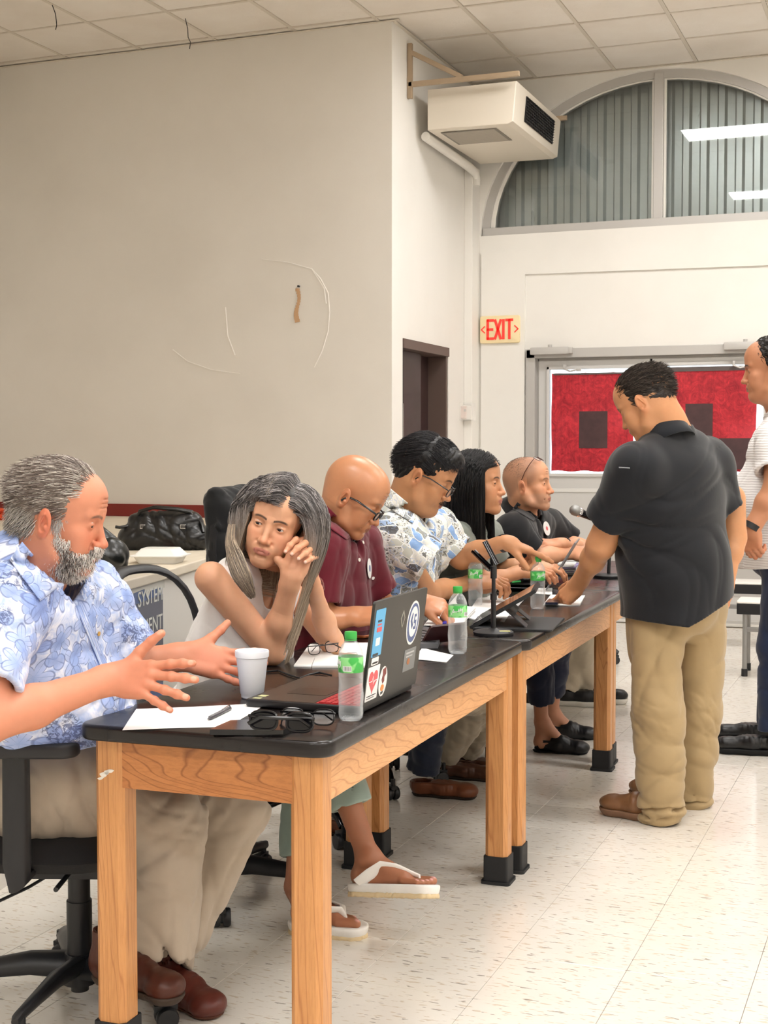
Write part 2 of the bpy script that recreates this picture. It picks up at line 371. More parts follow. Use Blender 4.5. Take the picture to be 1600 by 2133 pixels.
# arch window
t = NT('window_glass'); fr_ = t.n('ShaderNodeFresnel'); fr_.inputs[0].default_value = 1.6; g_ = t.n('ShaderNodeBsdfGlossy'); g_.inputs['Roughness'].default_value = .02; tp_ = t.n('ShaderNodeBsdfTransparent'); tp_.inputs[0].default_value = (.93, .95, .95, 1); mx_ = t.n('ShaderNodeMixShader'); t.link(fr_.outputs[0], mx_.inputs[0]); t.link(tp_.outputs[0], mx_.inputs[1]); t.link(g_.outputs[0], mx_.inputs[2]); t.link(mx_.outputs[0], t.t.nodes['Material Output'].inputs[0]); m_glass = t.m
wn = empty('window_1', (AXC, YF+.1, AZ0)); tag(wn, kind='structure')
def ring(o_rx, o_rz, i_rx, i_rz, z0, z1, y0, y1, name, mat):
    o_ = arch(o_rx, o_rz, z0); i_ = arch(i_rx, i_rz, z1); V = []; F = []; n = len(o_)
    for yy in (y0, y1):
        for x, z in o_: V.append((x, yy, z))
        for x, z in i_: V.append((x, yy, z))
    for k in range(n-1):
        a, b_, c, d = k, k+1, n+k+1, n+k; F += [(a, b_, c, d), (2*n+d, 2*n+c, 2*n+b_, 2*n+a), (a, 2*n+a, 2*n+b_, b_), (d, c, 2*n+c, 2*n+d)]
    return B().add(V, F).build(name, mat, wn, world=True)
ring(1.44, 1.215, 1.375, 1.15, AZ0, AZ0, YF+.03, YF+.12, 'frame', m_alu)
ring(1.385, 1.16, 1.335, 1.11, AZ0+.03, AZ0+.03, YF+.05, YF+.10, 'frame_bead', m_white)
B().box((AXC, YF+.06, AZ0+.03), (2.86, .10, .07), .006).build('sill_rail', m_alu, wn, world=True)
B().box((AXC, YF+.05, AZ0+.60), (.075, .06, 1.18), .006).build('mullion', m_alu, wn, world=True)
for sx in (-1, 1): B().box((AXC+sx*.047, YF+.075, AZ0+.58), (.02, .05, 1.12), .003).build('mullion_bead', m_white, wn, world=True)
for sgn in (1, -1):
    P = [(x, z) for x, z in arch(1.36, 1.13, AZ0+.04) if sgn*(x-AXC) > .06]; P = [(AXC+sgn*.06, AZ0+.04)]+(P if sgn > 0 else P[::-1])+[(AXC+sgn*.06, AZ0+.04+1.13)]
    B().prism(P, -.008, -.002, WY(YF+.06)).build('pane', m_glass, wn, world=True)
t = NT('galvanised'); p = t.coord('Position', (1, 1, .25)); sp = t.noise(p, 3.5, 4, .6); t.set(Base_Color=t.mix(sp, lin('#b4b9b6'), lin('#e2e6e3')), Roughness=t.ramp(sp, [(.3, .25), (.7, .45)]), Metallic=.35); m_galv = t.m
sh = B(); prof = []; x = -3.6; P = .1365; k = 0
while x < .0:
    for dx_, dy in ((0, 0), (.045, 0), (.062, .042), (.12, .042)): prof.append((x+dx_, dy))
    x += P
V = []; F = []
for (xx, dy) in prof:
    V += [(xx, YF+.20+dy, AZ0-.15), (xx, YF+.20+dy, AZ0+1.4)]
for i in range(len(prof)-1): F.append((2*i, 2*i+2, 2*i+3, 2*i+1))
o = B().add(V, F).build('corrugated_shutter', m_galv, fix=False); tag(o, 'corrugated galvanised sheet shutter behind the arched window', 'shutter')
so = o.modifiers.new('s', 'SOLIDIFY'); so.thickness = .003

# exit door pair
dr = empty('door_1', (-2.03, YF, 0)); tag(dr, kind='structure')
fr = B(); fr.box((-3.0, YF+.05, 1.09), (.075, .16, 2.18), .004); fr.box((-1.02, YF+.05, 1.09), (.075, .16, 2.18), .004); fr.box((-2.01, YF+.05, 2.148), (2.05, .16, .075), .004); fr.box((-2.01, YF+.12, .015), (2.0, .2, .06), .004); fr.build('door_frame', m_alu, dr, world=True)
fr = B(); fr.box((-2.955, YF+.09, 1.07), (.02, .08, 2.09), .002); fr.box((-2.01, YF+.09, 2.10), (1.9, .08, .02), .002); fr.build('door_stop', m_alu, dr, world=True)
m_leaf = M('door_paint', '#c9c7c4', .42, bump=(3, .05, .01)); m_leaf2 = M('door_panel_paint', '#d9d7d3', .4)
t = NT('red_painted_paper'); p = t.coord('Position'); n1 = t.noise(p, 14, 8, .75, 1.5); n2 = t.noise(t.coord('Position', (30, 1, 2)), 2, 5, .6); n3 = t.noise(p, 2.2, 3)
c = t.mix(t.ramp(n1, [(.35, 0.), (.65, 1.)]), lin('#8f1723'), lin('#d8333c')); c = t.mix(t.math('MULTIPLY', t.ramp(n2, [(.45, 0.), (.8, 1.)]), .5), c, lin('#7a1420')); c = t.mix(t.math('MULTIPLY', t.ramp(n3, [(.5, 0.), (.75, 1.)]), .45), c, lin('#f0505a'))
t.set(Base_Color=c, Roughness=.6); t.b.inputs['Subsurface Weight'].default_value = 0
tr = t.n('ShaderNodeBsdfTranslucent'); t.link(c, tr.inputs[0]); ms = t.n('ShaderNodeMixShader'); ms.inputs[0].default_value = .3; out = t.t.nodes['Material Output']; t.link(t.b.outputs[0], ms.inputs[1]); t.link(tr.outputs[0], ms.inputs[2]); t.link(ms.outputs[0], out.inputs[0]); m_red = t.m
m_brownsq = M('dark_paint_square', '#4a2f31', .6, var=(9, '#3a2426')); m_ptop = M('paper_backing', '#5a504e', .7)
for li, (x0, x1) in enumerate(((-2.945, -2.045), (-2.025, -1.06))):
    ox0, ox1, oz0, oz1 = (-2.855, -2.135, 1.18, 2.02) if li == 0 else (-1.93, -1.17, 1.18, 2.03)
    lf = B(); lf.prism([(x0, .03), (x1, .03), (x1, 2.09), (x0, 2.09)], -.05, -.005, WY(YF+.03), holes=[[(ox0, oz0), (ox1, oz0), (ox1, oz1), (ox0, oz1)]]); leaf = lf.build('door_leaf', m_leaf, dr, world=True)
    gb = B(); cxm = (ox0+ox1)/2; czm = (oz0+oz1)/2
    for sx in (ox0-.012, ox1+.012): gb.box((sx, YF+.03, czm), (.024, .02, oz1-oz0+.05), .003)
    for sz in (oz0-.012, oz1+.012): gb.box((cxm, YF+.03, sz), (ox1-ox0+.05, .02, .024), .003)
    gb.build('glass_bead', m_leaf, leaf, world=True)
    B().box((cxm, YF+.05, czm), (ox1-ox0, .005, oz1-oz0)).build('glass_pane', m_glass, leaf, world=True)
    pz = B()
    pz.box(((x0+x1)/2, YF+.032, 1.045), (x1-x0-.04, .012, .03), .004); pz.build('rail_strip', m_leaf2, leaf, world=True)
    pz = B().box(((x0+x1)/2, YF+.033, .40), (x1-x0-.03, .008, .34), .003).build('kick_plate', m_alu, leaf, world=True)
    # push bar
    pbm = B(); pbm.box(((x0+x1)/2, YF-.02, .98), (x1-x0-.14, .05, .05), .01)
    # paper
    px0, px1, pz0, pz1 = (-2.835, -2.17, 1.20, 1.985) if li == 0 else (-1.90, -1.22, 1.20, 2.00)
    pp = B(); NX, NZ = 24, 24; V = []; F = []
    for a in range(NX+1):
        for c2 in range(NZ+1):
            u, v = a/NX, c2/NZ; V.append((px0+(px1-px0)*u+.003*math.sin(v*9+li), YF+.022+.003*math.sin(u*7+v*3+li*2), pz0+(pz1-pz0)*v+.005*math.sin(u*19)*(1 if v in (0, 1) else 0)))
    for a in range(NX):
        for c2 in range(NZ): i0 = a*(NZ+1)+c2; F.append((i0, i0+NZ+1, i0+NZ+2, i0+1))
    pr = pp.add(V, F).build('painted_paper', m_red, None, fix=False); tag(pr, 'red painted paper with dark square on left door leaf' if li == 0 else 'red painted paper with dark squares on right door leaf', 'paper')
    sq = [(-2.605, -2.375, 1.385, 1.68)] if li == 0 else [(-1.76, -1.55, 1.44, 1.73), (-1.5, -1.24, 1.22, 1.46)]
    for (a0, a1, b0, b1) in sq: B().box(((a0+a1)/2, YF+.016, (b0+b1)/2), (a1-a0, .002, b1-b0)).build('painted_square', m_brownsq, pr, world=True)
    if li == 1: B().box((-1.56, YF+.016, 2.0), (.66, .003, .035)).build('taped_edge', m_ptop, pr, world=True)
    else: B().box((-2.5, YF+.016, 1.98), (.64, .003, .014)).build('taped_edge', m_ptop, pr, world=True)
    cl = B(); xc = -2.83 if li == 0 else -1.30
    cl.box((xc, YF-.06, 2.165), (.32, .055, .06), .012); cl.cyl((xc-.0, YF-.06, 2.19), (xc, YF-.06, 2.215), .016); cl.box((xc+.17, YF-.06, 2.165), (.03, .06, .05), .006)
    o = cl.build('door_closer', m_alu, dr, True, world=True)
    for (hx) in ((-2.70, -2.61) if li == 0 else (-1.42, -1.35)): pass
    hk = B(); hx = -2.72 if li == 0 else -1.39; hk.box((hx, YF-.01, 2.035), (.022, .03, .04), .005); hk.tube([(hx, YF-.03, 2.02), (hx+.05, YF-.04, 2.0), (hx+.10, YF-.03, 2.01)], .007, 8); hk.box((hx+.12, YF-.03, 2.01), (.04, .025, .02), .004); hk.build('door_hook', m_alu, leaf, True, world=True)
B().box((-2.035, YF+.075, 1.06), (.05, .01, 2.08)).build('astragal', m_dark, dr, world=True)

# dark toilet door in the side wall
m_brown = M('dark_brown_door', '#3c2a2b', .45, var=(4, '#33221f')); m_brown2 = M('brown_jamb', '#5e4c45', .5)
d2 = empty('door_2', (XS, 9.9, 0)); tag(d2, kind='structure')
j = B(); j.box((XS-.09, 9.90, 2.135), (.20, 1.02, .07), .004); j.build('door_head', m_brown2, d2, world=True)
j = B(); j.box((XS-.10, 9.40, 1.07), (.19, .03, 2.14), .003); j.build('door_jamb', m_dark, d2, world=True)
j = B(); j.box((XS-.10, 10.39, 1.07), (.19, .04, 2.14), .003); j.build('door_jamb', m_brown2, d2, world=True)
lf = B(); lf.box((XS-.10, 9.70, 1.05), (.045, .58, 2.1), .004); leaf = lf.build('door_leaf', m_brown, d2, world=True)
lf = B(); lf.box((XS-.17, 10.15, 1.05), (.03, .5, 2.1), .004); lf.build('inner_panel', m_brown, d2, world=True)
lf = B(); lf.box((XS-.135, 9.985, 1.05), (.05, .03, 2.1), .004); lf.build('door_edge', m_dark, d2, world=True)
# restroom sign: white line frame with standing figure
sg = empty('restroom_sign', (XS-.07, 9.55, 1.5), 'small dark restroom sign with white figure on brown door', 'sign')
TX = WX(XS-.0775)
B().prism([(9.43, 1.2), (9.60, 1.2), (9.60, 1.72), (9.43, 1.72)], 0, .004, TX).build('plate', m_dark, sg, world=True)
w_ = B(); 
for (a0, a1, z0, z1) in ((9.435, 9.595, 1.705, 1.713), (9.435, 9.595, 1.355, 1.363), (9.435, 9.595, 1.205, 1.213), (9.585, 9.595, 1.205, 1.713)): w_.prism([(a0, z0), (a1, z0), (a1, z1), (a0, z1)], .004, .006, TX)
c_ = [(9.50+.022*math.cos(k*.5236), 1.645+.022*math.sin(k*.5236)) for k in range(12)]; w_.prism(c_, .004, .006, TX); w_.prism([(9.47, 1.61), (9.53, 1.61), (9.525, 1.50), (9.515, 1.38), (9.485, 1.38), (9.475, 1.50)], .004, .006, TX)
w_.prism([(9.47, 1.23), (9.53, 1.23), (9.53, 1.30), (9.47, 1.30)], .004, .006, TX); w_.build('symbol', m_white, sg, world=True)

# exit sign
m_cream = M('cream_plastic', '#efdcae', .4)
ex = empty('exit_sign', (-3.255, YF, 2.35), 'cream exit sign with red letters on white far wall', 'sign')
B().prism(rrect(.335, .222, .015, 4, -3.255, 2.352), 0, .045, WY(YF), bev=.006).build('sign_box', m_cream, ex, world=True, smooth=True)
m_rl = M('exit_red', '#e23a30', .5); m_rl.node_tree.nodes['Principled BSDF'].inputs['Emission Color'].default_value = (1, .06, .04, 1); m_rl.node_tree.nodes['Principled BSDF'].inputs['Emission Strength'].default_value = .25
def stroke(b, pts, w, T, z0, z1):
    for (a, c) in zip(pts[:-1], pts[1:]):
        d = Vector((c[0]-a[0], c[1]-a[1])); d.normalize(); n_ = Vector((-d.y, d.x))*w/2; e_ = d*w*.35
        b.prism([(a[0]+n_.x-e_.x, a[1]+n_.y-e_.y), (a[0]-n_.x-e_.x, a[1]-n_.y-e_.y), (c[0]-n_.x+e_.x, c[1]-n_.y+e_.y), (c[0]+n_.x+e_.x, c[1]+n_.y+e_.y)], z0, z1, T)
TE = WY(YF); x0 = -3.36; hh = .148; zb = 2.278; wE = .021
lt = {'E': [[(.045, hh), (0, hh), (0, 0), (.045, 0)], [(0, hh/2), (.04, hh/2)]], 'X': [[(0, hh), (.047, 0)], [(0, 0), (.047, hh)]], 'I': [[(0, 0), (0, hh)]], 'T': [[(0, hh), (.05, hh)], [(.025, hh), (.025, 0)]]}
for ch, ox in zip('EXIT', (0.005, .068, .138, .163)):
    b = B()
    for st_ in lt[ch]: stroke(b, [(x0+ox+p_[0], zb+p_[1]) for p_ in st_], wE, TE, .045, .049)
    b.build('letter', m_rl, ex, world=True)
for sgn, xx in ((-1, -3.395), (1, -3.113)):
    b = B(); stroke(b, [(xx-sgn*.014, 2.378), (xx+sgn*.014, 2.352), (xx-sgn*.014, 2.326)], .009, TE, .045, .048); b.build('chevron', m_rl, ex, world=True)
# switch plate
sw = B().prism(rrect(.08, .125, .004, 3, -3.268, 1.476), 0, .007, WY(YF), bev=.002).build('switch_plate', M('beige_plastic', '#cdb68f', .45)); tag(sw, 'blank beige wall plate on white wall below exit sign', 'wall plate')
for z in (1.525, 1.428): B().cyl((-3.268, YF-.007, z), (-3.268, YF-.010, z), .006, n=8).build('screw', m_alu, sw)
# boxed corner riser and thermostat
tag(B().box((XS+.035, 10.9, 1.83), (.07, .2, 3.66), .006).build('trim_2', m_wall), kind='structure')
th = empty('thermostat', (XS+.03, 10.72, 1.68), 'thermostat in clear guard box on white corner wall', 'thermostat')
B().box((XS+.03, 10.77, 1.675), (.10, .03, .12), .006).build('back_plate', m_white, th, world=True)
B().box((XS+.015, 10.745, 1.675), (.05, .03, .10), .006).build('dial_body', M('pale_pink_plastic', '#dccac2', .4), th, world=True)
B().box((XS+.035, 10.728, 1.69), (.018, .004, .02), .001).build('display', m_alu, th, world=True)
t = NT('clear_plastic'); t.set(Base_Color=(.95, .93, .9, 1), Roughness=.1, Alpha=.18); m_clear = t.m
B().box((XS+.04, 10.74, 1.68), (.14, .10, .15), .01).build('guard', m_clear, th, world=True)

# hanging air unit on its bracket
ac = empty('air_handler', (-3.1, 10.2, 3.95), 'white ceiling hung air unit with black outlet grille above brown door', 'air conditioner')
m_ac = M('ivory_steel', '#ddd4c5', .42, bump=(2, .06, .01))
prof = [(-3.40, 3.97), (-2.735, 3.97), (-2.76, 3.69), (-2.80, 3.675), (-3.40, 3.68)]
B().prism([(x, z) for x, z in prof], -1.28, 0, WY(9.6), bev=.006).build('cabinet', m_ac, ac, world=True)
ang = math.atan2(.025, .28)
gr = B(); Tg = Matrix.Translation((-2.742, 10.27, 3.835)) @ RY(math.degrees(ang))
B().box((0, 0, 0), (.006, .80, .18), T=Tg).build('grille_recess', m_dark, ac, world=True)
for k in range(9): gr.box((.006, 0, -.08+k*.02), (.008, .80, .003), T=Tg)
for k in range(16): gr.box((.004, -.375+k*.05, 0), (.004, .002, .18), T=Tg)
gr.build('outlet_grille', M('grille_black', '#2a2524', .4, .4), ac, world=True)
lv = B()
for k in range(15): lv.box((-3.12, 9.72+k*.026, 3.672), (.38, .012, .006), .001, rot=RX(25))
lv.build('intake_louvre', M('louvre_grey', '#b9b1a5', .5), ac, world=True)
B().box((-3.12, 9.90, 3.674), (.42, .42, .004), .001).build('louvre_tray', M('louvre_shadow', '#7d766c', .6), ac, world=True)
pp = B(); pp.tube([(-3.45, 9.7, 3.66), (-3.44, 10.2, 3.64), (-3.43, 10.7, 3.62), (-3.42, 10.80, 3.60), (-3.42, 10.84, 3.56), (-3.42, 10.84, 3.50)], .035, 12); pp.build('drain_pipe', m_wall, ac, True, world=True)
m_tan = M('tan_steel', '#a8937a', .5)
bk = empty('steel_bracket', (XS, 9.5, 4.0), 'tan angle steel bracket holding air unit on the wall', 'bracket')
B().box((XS+.02, 9.48, 4.08), (.035, .03, .39), .003).build('wall_bar', m_tan, bk, world=True)
B().box((-3.09, 9.48, 3.985), (.82, .03, .035), .003, rot=RY(0)).build('arm', m_tan, bk, world=True)
bm_ = B(); a_, c_ = Vector((-3.48, 9.48, 4.21)), Vector((-3.1, 9.48, 4.0)); L_ = (c_-a_); bm_.box((0, 0, 0), (L_.length, .028, .034), .003, T=frame((a_+c_)/2, L_, (0, 0, 1))); bm_.build('brace', m_tan, bk, world=True)
B().box((-3.09, 10.86, 3.985), (.82, .03, .035), .003).build('arm', m_tan, bk, world=True)
# ================================================================ tables, chairs, things on the tables
def atY(px, py, Y):
    r = cF+cR*((px-CX)/FPX)-cU*((py-CY)/FPX); return Vector((0, 0, CAMZ))+r*(Y/r.y)
TZ = .76
def wood(name, sc, c1='#d39a63', c2='#b0713d', c3='#dba873', k=1.0, dist=6.0, wscale=5.5):
    t = NT(name); p = t.coord('Object', sc)
    n1 = t.noise(p, 1.1, 2, .5, 0.3); w = t.n('ShaderNodeTexWave', wave_type='BANDS', bands_direction='DIAGONAL'); 
    add = t.n('ShaderNodeVectorMath', operation='ADD'); sc2 = t.n('ShaderNodeVectorMath', operation='SCALE'); cn = t.noise(p, .8, 2, .5, 0, 'Color'); t.link(cn, sc2.inputs[0]); sc2.inputs['Scale'].default_value = dist; t.link(p, add.inputs[0]); t.link(sc2.outputs[0], add.inputs[1])
    t.link(add.outputs[0], w.inputs['Vector']); w.inputs['Scale'].default_value = wscale; w.inputs['Distortion'].default_value = 1.0; w.inputs['Detail'].default_value = 3
    f = t.noise(t.coord('Object', tuple(v*7 for v in sc)), 2.2, 6, .7)
    col = t.mix(n1, lin(c1), lin(c3)); col = t.mix(t.math('MULTIPLY', t.ramp(w.outputs['Fac'], [(.45, 0.), (.62, 1.), (.8, .15)]), .75*k), col, lin(c2)); col = t.mix(t.math('MULTIPLY', t.ramp(f, [(.45, 0.), (.75, 1.)]), .45), col, lin(c2))
    t.set(Base_Color=col, Roughness=.38); t.bump(f, .12, .002); return t.m
m_woodz = wood('oak_leg', (14, 14, 1.0), '#c98d55', '#9c5c2c', '#d59c64', .8, 2.0, 1.2)
m_woodx = wood('oak_end_board', (2.2, 9, 9), '#b9753f', '#7c431d', '#c6854c', 1.0, 1.2, 2.6)
m_woody = wood('oak_side_board', (9, 1.6, 9), '#d79c64', '#aa6936', '#dfab78', .9, 1.2, 2.2)
t = NT('black_resin_top'); p = t.coord('Object'); t.set(Base_Color=t.mix(t.noise(p, 3, 3), lin('#110e0f'), lin('#1a1413')), Roughness=t.ramp(t.noise(p, 5, 4), [(.3, .22), (.7, .3)])); t.b.inputs['Specular IOR Level'].default_value = .45; m_top = t.m
m_rub = M('black_rubber', '#1c1d20', .6, bump=(40, .1, .002))
def table(oy, label, dx=0.0):
    T = TR(-1.137, 2.605, 0) @ RZ(1.4) @ TR(dx, oy, 0); o3 = T @ Vector((-.3, .82, 0))
    e = empty('lab_table', (o3.x, o3.y, 0), label, 'table', 'black topped oak tables in a row')
    L_, W_ = 1.652, .605; m = B(); m.prism(rrect(W_, L_, .045, 7, -W_/2, L_/2), TZ-.036, TZ, T, bev=.009); m.build('table_top', m_top, e, True, True, 50)
    zt = TZ-.036; i = .03
    for (lx, ly) in ((-i-.036, i+.036), (-W_+i+.036, i+.036), (-i-.036, L_-i-.036), (-W_+i+.036, L_-i-.036)):
        pl = [(lx-.036, ly-.024), (lx-.024, ly-.036), (lx+.024, ly-.036), (lx+.036, ly-.024), (lx+.036, ly+.024), (lx+.024, ly+.036), (lx-.024, ly+.036), (lx-.036, ly+.024)]
        lg = B().prism(pl, .06, zt, T).build('leg', m_woodz, e, world=True)
        bt = B(); bt.prism(rrect(.080, .080, .008, 3, lx, ly), .008, .088, T, bev=.002); bt.prism(rrect(.094, .094, .012, 3, lx, ly), 0, .010, T); bt.build('rubber_boot', m_rub, lg, world=True)
    ah = .108
    B().box((-W_/2, i+.020, zt-ah/2), (W_-2*i-.13, .024, ah), .002, T=T).build('end_board', m_woodx, e, world=True)
    B().box((-W_/2, L_-i-.020, zt-ah/2), (W_-2*i-.13, .024, ah), .002, T=T).build('end_board', m_woodx, e, world=True)
    B().box((-i-.016, L_/2, zt-ah/2), (.024, L_-2*i-.13, ah), .002, T=T).build('side_board', m_woody, e, world=True)
    B().box((-W_+i+.016, L_/2, zt-ah/2), (.024, L_-2*i-.13, ah), .002, T=T).build('side_board', m_woody, e, world=True)
    return e
t1 = table(0, 'nearest oak lab table with black top, holding the open sticker laptop')
t2 = table(1.656, 'middle oak lab table with black top, holding the folded tablet', .012)
t3 = table(3.312, 'farthest oak lab table with black top, partly behind the man in black', .0)
b = B(); T = TR(-1.137, 2.605, 0) @ RZ(1.4)
for (x, z, w, h, a_) in ((-.548, .645, .010, .006, .6), (-.532, .654, .009, .004, .3), (-.556, .636, .008, .003, .8), (-.541, .650, .006, .005, -.3)): b.prism([(x+w*math.cos(q)*(1+.25*math.sin(3*q)), z+h*math.sin(q)+a_*.3*w*math.cos(q)) for q in [k*.45 for k in range(14)]], -.0295, -.0285, T @ Matrix(((1, 0, 0, 0), (0, 0, -1, 0), (0, 1, 0, 0), (0, 0, 0, 1))))
b.build('paint_smear', M('white_paint_drip', '#eae6dd', .6), t1, world=True)

# ---- office chairs
m_fab = M('black_chair_fabric', '#141417', .85, bump=(150, .3, .002)); m_arm = M('charcoal_polyurethane', '#212124', .5, bump=(90, .06, .002)); m_gl = M('gloss_black_metal', '#101014', .15, .3)
t = NT('mesh_weave'); p = t.coord('Object'); wv = t.n('ShaderNodeTexWave', bands_direction='Z'); t.link(p, wv.inputs[0]); wv.inputs['Scale'].default_value = 90; wv.inputs['Distortion'].default_value = .5
t.set(Base_Color=lin('#86878a'), Roughness=.7, Alpha=.26); m_mesh = t.m
def caster(e, x, y, ang, mat=None):
    c = B(); T = TR(x, y, 0) @ RZ(ang)
    for s_ in (-1, 1): c.lathe([(.006, -.012), (.024, -.011), (.027, -.006), (.027, .006), (.024, .011), (.006, .012)], 18, T @ TR(0, s_*.015, .027) @ RX(90))
    c.tube([(0, -.004, .03), (0, .004, .03)], .02, 12, T=T); c.prism([(-.03, -.012), (.025, -.012), (.025, .012), (-.03, .012)], .045, .058, T); c.cyl((.012, 0, .04), (.012, 0, .085), .009, n=10, T=T)
    return c.build('caster', mat or m_black, e, True, True)
def chair(x, y, rz, brot, label, seat=.475, back='mesh', arms=True, zb=1.02, gloss=False, group=None, lean=8, bw=.46, cas=None, ah=.19):
    e = empty('office_chair', (x, y, 0), label, 'chair', group); mm = m_gl if gloss else m_black
    T0 = TR(x, y, 0); T = T0 @ RZ(rz)
    bs = B()
    for k in range(5):
        a = math.radians(brot+72*k); d = Vector((math.cos(a), math.sin(a), 0)); L_ = .285
        if gloss: bs.tube([d*.02+up*.13, d*.10+up*.135, d*.20+up*.125, d*.26+up*.10, d*L_+up*.075], [(.016, .02), (.015, .02), (.014, .018), (.013, .016), (.012, .014)], 12, T=T0)
        else: bs.tube([d*.02+up*.095, d*.12+up*.10, d*.22+up*.088, d*(L_+.01)+up*.078, d*(L_+.025)+up*.072], [(.038, .024), (.032, .021), (.026, .016), (.022, .013), (.012, .008)], 12, T=T0)
    bs.cyl((0, 0, .05), (0, 0, .125), .042, .036, T=T0); bs.cyl((0, 0, .03), (0, 0, .05), .022, T=T0); bs.build('star_base', mm, e, True, True)
    for k in range(5): a = math.radians(brot+72*k); caster(e, x+.285*math.cos(a), y+.285*math.sin(a), (cas or 40)+70*k)
    g = B(); g.cyl((0, 0, .12), (0, 0, .255), .031, n=24, T=T0); g.cyl((0, 0, .25), (0, 0, .335), .027, n=24, T=T0); g.build('gas_lift_cover', m_black, e, True, True)
    B().cyl((0, 0, .33), (0, 0, seat-.08), .0145, n=20, T=T0).build('piston', m_chrome, e, True, True)
    m_ = B(); m_.box((-.02, 0, seat-.10), (.22, .16, .05), .02, T=T); m_.tube([(0, -.06, seat-.10), (0, -.20, seat-.10), (0, -.22, seat-.10)], .006, 8, T=T); m_.build('mechanism', m_black, e, True, True)
    st = B(); bm = bmesh.new(); bmesh.ops.create_grid(bm, x_segments=12, y_segments=12, size=.5)
    top = [v.co.copy() for v in bm.verts]; fs = [[v.index for v in f.verts] for f in bm.faces]; bm.free(); V = []; n = len(top)
    def se(v, s_):
        u, w = v.x*2, v.y*2; r = max(abs(u), abs(w)); q = (abs(u)**4+abs(w)**4)**.25 or 1; k = r/q if q else 1
        X, Y = u*k*.205-.045, w*k*.245; edge = 1-min(1, (max(abs(u), abs(w)))**6); z = seat-.035+s_*(.038*max(edge, 0)**.26)
        if X > .1: z -= (X-.1)**2*1.6
        return (X, Y, z)
    V = [se(v, 1) for v in top]+[se(v, -1) for v in top]; F = [tuple(f) for f in fs]+[tuple(i+n for i in f)[::-1] for f in fs]
    st.add(V, F, T); st.build('seat', m_fab, e, True, True, 60)
    if back:
        bk = B(); tl = math.radians(lean)
        bx = -.24; bz = seat+.09
        def P(u, v):  # u -1..1 across, v 0..1 up
            zz = bz+(zb-bz)*v; xx = bx-(zz-bz)*math.tan(tl)-.03*math.sin(v*3.14)*0+.045*u*u; return Vector((xx, u*bw/2*(1-.22*max(0, v-.35)**2*2.2), zz))
        rim = []
        N = 40
        for k in range(N):
            a = 2*math.pi*k/N; c, s_ = math.cos(a), math.sin(a); q = (abs(c)**3.2+abs(s_)**3.2)**(-1/3.2); rim.append(P(c*q, .5+.5*s_*q))
        if back == 'mesh':
            bk.tube(rim, [(.012, .02)]*N, 10, T=T, closed=True); bk.build('back_frame', m_black, e, True, True)
            me_ = B(); V = [P(0, .5)]; F = []
            rr = 6
            for r_ in range(1, rr+1):
                for k in range(N):
                    a = 2*math.pi*k/N; c, s_ = math.cos(a), math.sin(a); q = (abs(c)**3.2+abs(s_)**3.2)**(-1/3.2)*r_/rr*.97; V.append(P(c*q, .5+.5*s_*q))
            for k in range(N): F.append((0, 1+k, 1+(k+1) % N))
            for r_ in range(1, rr):
                for k in range(N): a0 = 1+(r_-1)*N+k; a1 = 1+(r_-1)*N+(k+1) % N; F.append((a0, a0+N, a1+N, a1))
            me_.add(V, F, T); me_.build('mesh_back', m_mesh, e, True, True, 60)
        else:
            V = []; F = []; N2 = 14
            for s_ in (1, -1):
                for i in range(N2+1):
                    for j in range(N2+1):
                        u, w = i/N2*2-1, j/N2*2-1; q = (abs(u)**5+abs(w)**5)**.2; r_ = max(abs(u), abs(w)); k = r_/q if q else 1; ed = (1-max(abs(u), abs(w))**5)**.5 if max(abs(u), abs(w)) < 1 else 0
                        p = P(u*k, .5+.5*w*k); p.x += s_*(.012+.03*ed); V.append(p)
            m1 = (N2+1)**2
            for s_ in (0, 1):
                for i in range(N2):
                    for j in range(N2):
                        q = [s_*m1+i*(N2+1)+j, s_*m1+(i+1)*(N2+1)+j, s_*m1+(i+1)*(N2+1)+j+1, s_*m1+i*(N2+1)+j+1]; F.append(q if s_ else q[::-1])
            ring_ = [(i, 0) for i in range(N2)]+[(N2, j) for j in range(N2)]+[(N2-i, N2) for i in range(N2)]+[(0, N2-j) for j in range(N2)]
            idx = [i*(N2+1)+j for i, j in ring_]
            for k in range(len(idx)): a0, a1 = idx[k], idx[(k+1) % len(idx)]; F.append((a0, a1, a1+m1, a0+m1))
            bk.add(V, F, T); bk.build('back_cushion', m_gl if back == 'leather' else m_fab, e, True, True, 60)
        sp = B(); sp.tube([(-.08, 0, seat-.10), (-.24, 0, seat-.09), (bx-.03, 0, seat+.03), (bx-.035-(.15)*math.tan(tl), 0, bz+.15)], [(.02, .03), (.02, .035), (.014, .035), (.01, .03)], 12, T=T); sp.build('back_post', m_black, e, True, True)
    if arms:
        for s_ in (-1, 1):
            a = B(); a.tube([(-.07, s_*.12, seat-.075), (-.07, s_*.27, seat-.07), (-.07, s_*.285, seat-.02), (-.07, s_*.285, seat+ah)], [(.03, .012), (.03, .014), (.032, .016), (.03, .014)], 12, T=T); a.build('arm_post', m_black, e, True, True)
            pd = B(); pd.prism(rrect(.26, .085, .04, 8, -.055, s_*.285), seat+ah, seat+ah+.034, T, bev=.012); pd.build('arm_pad', m_arm, e, True, True, 50)
    return e

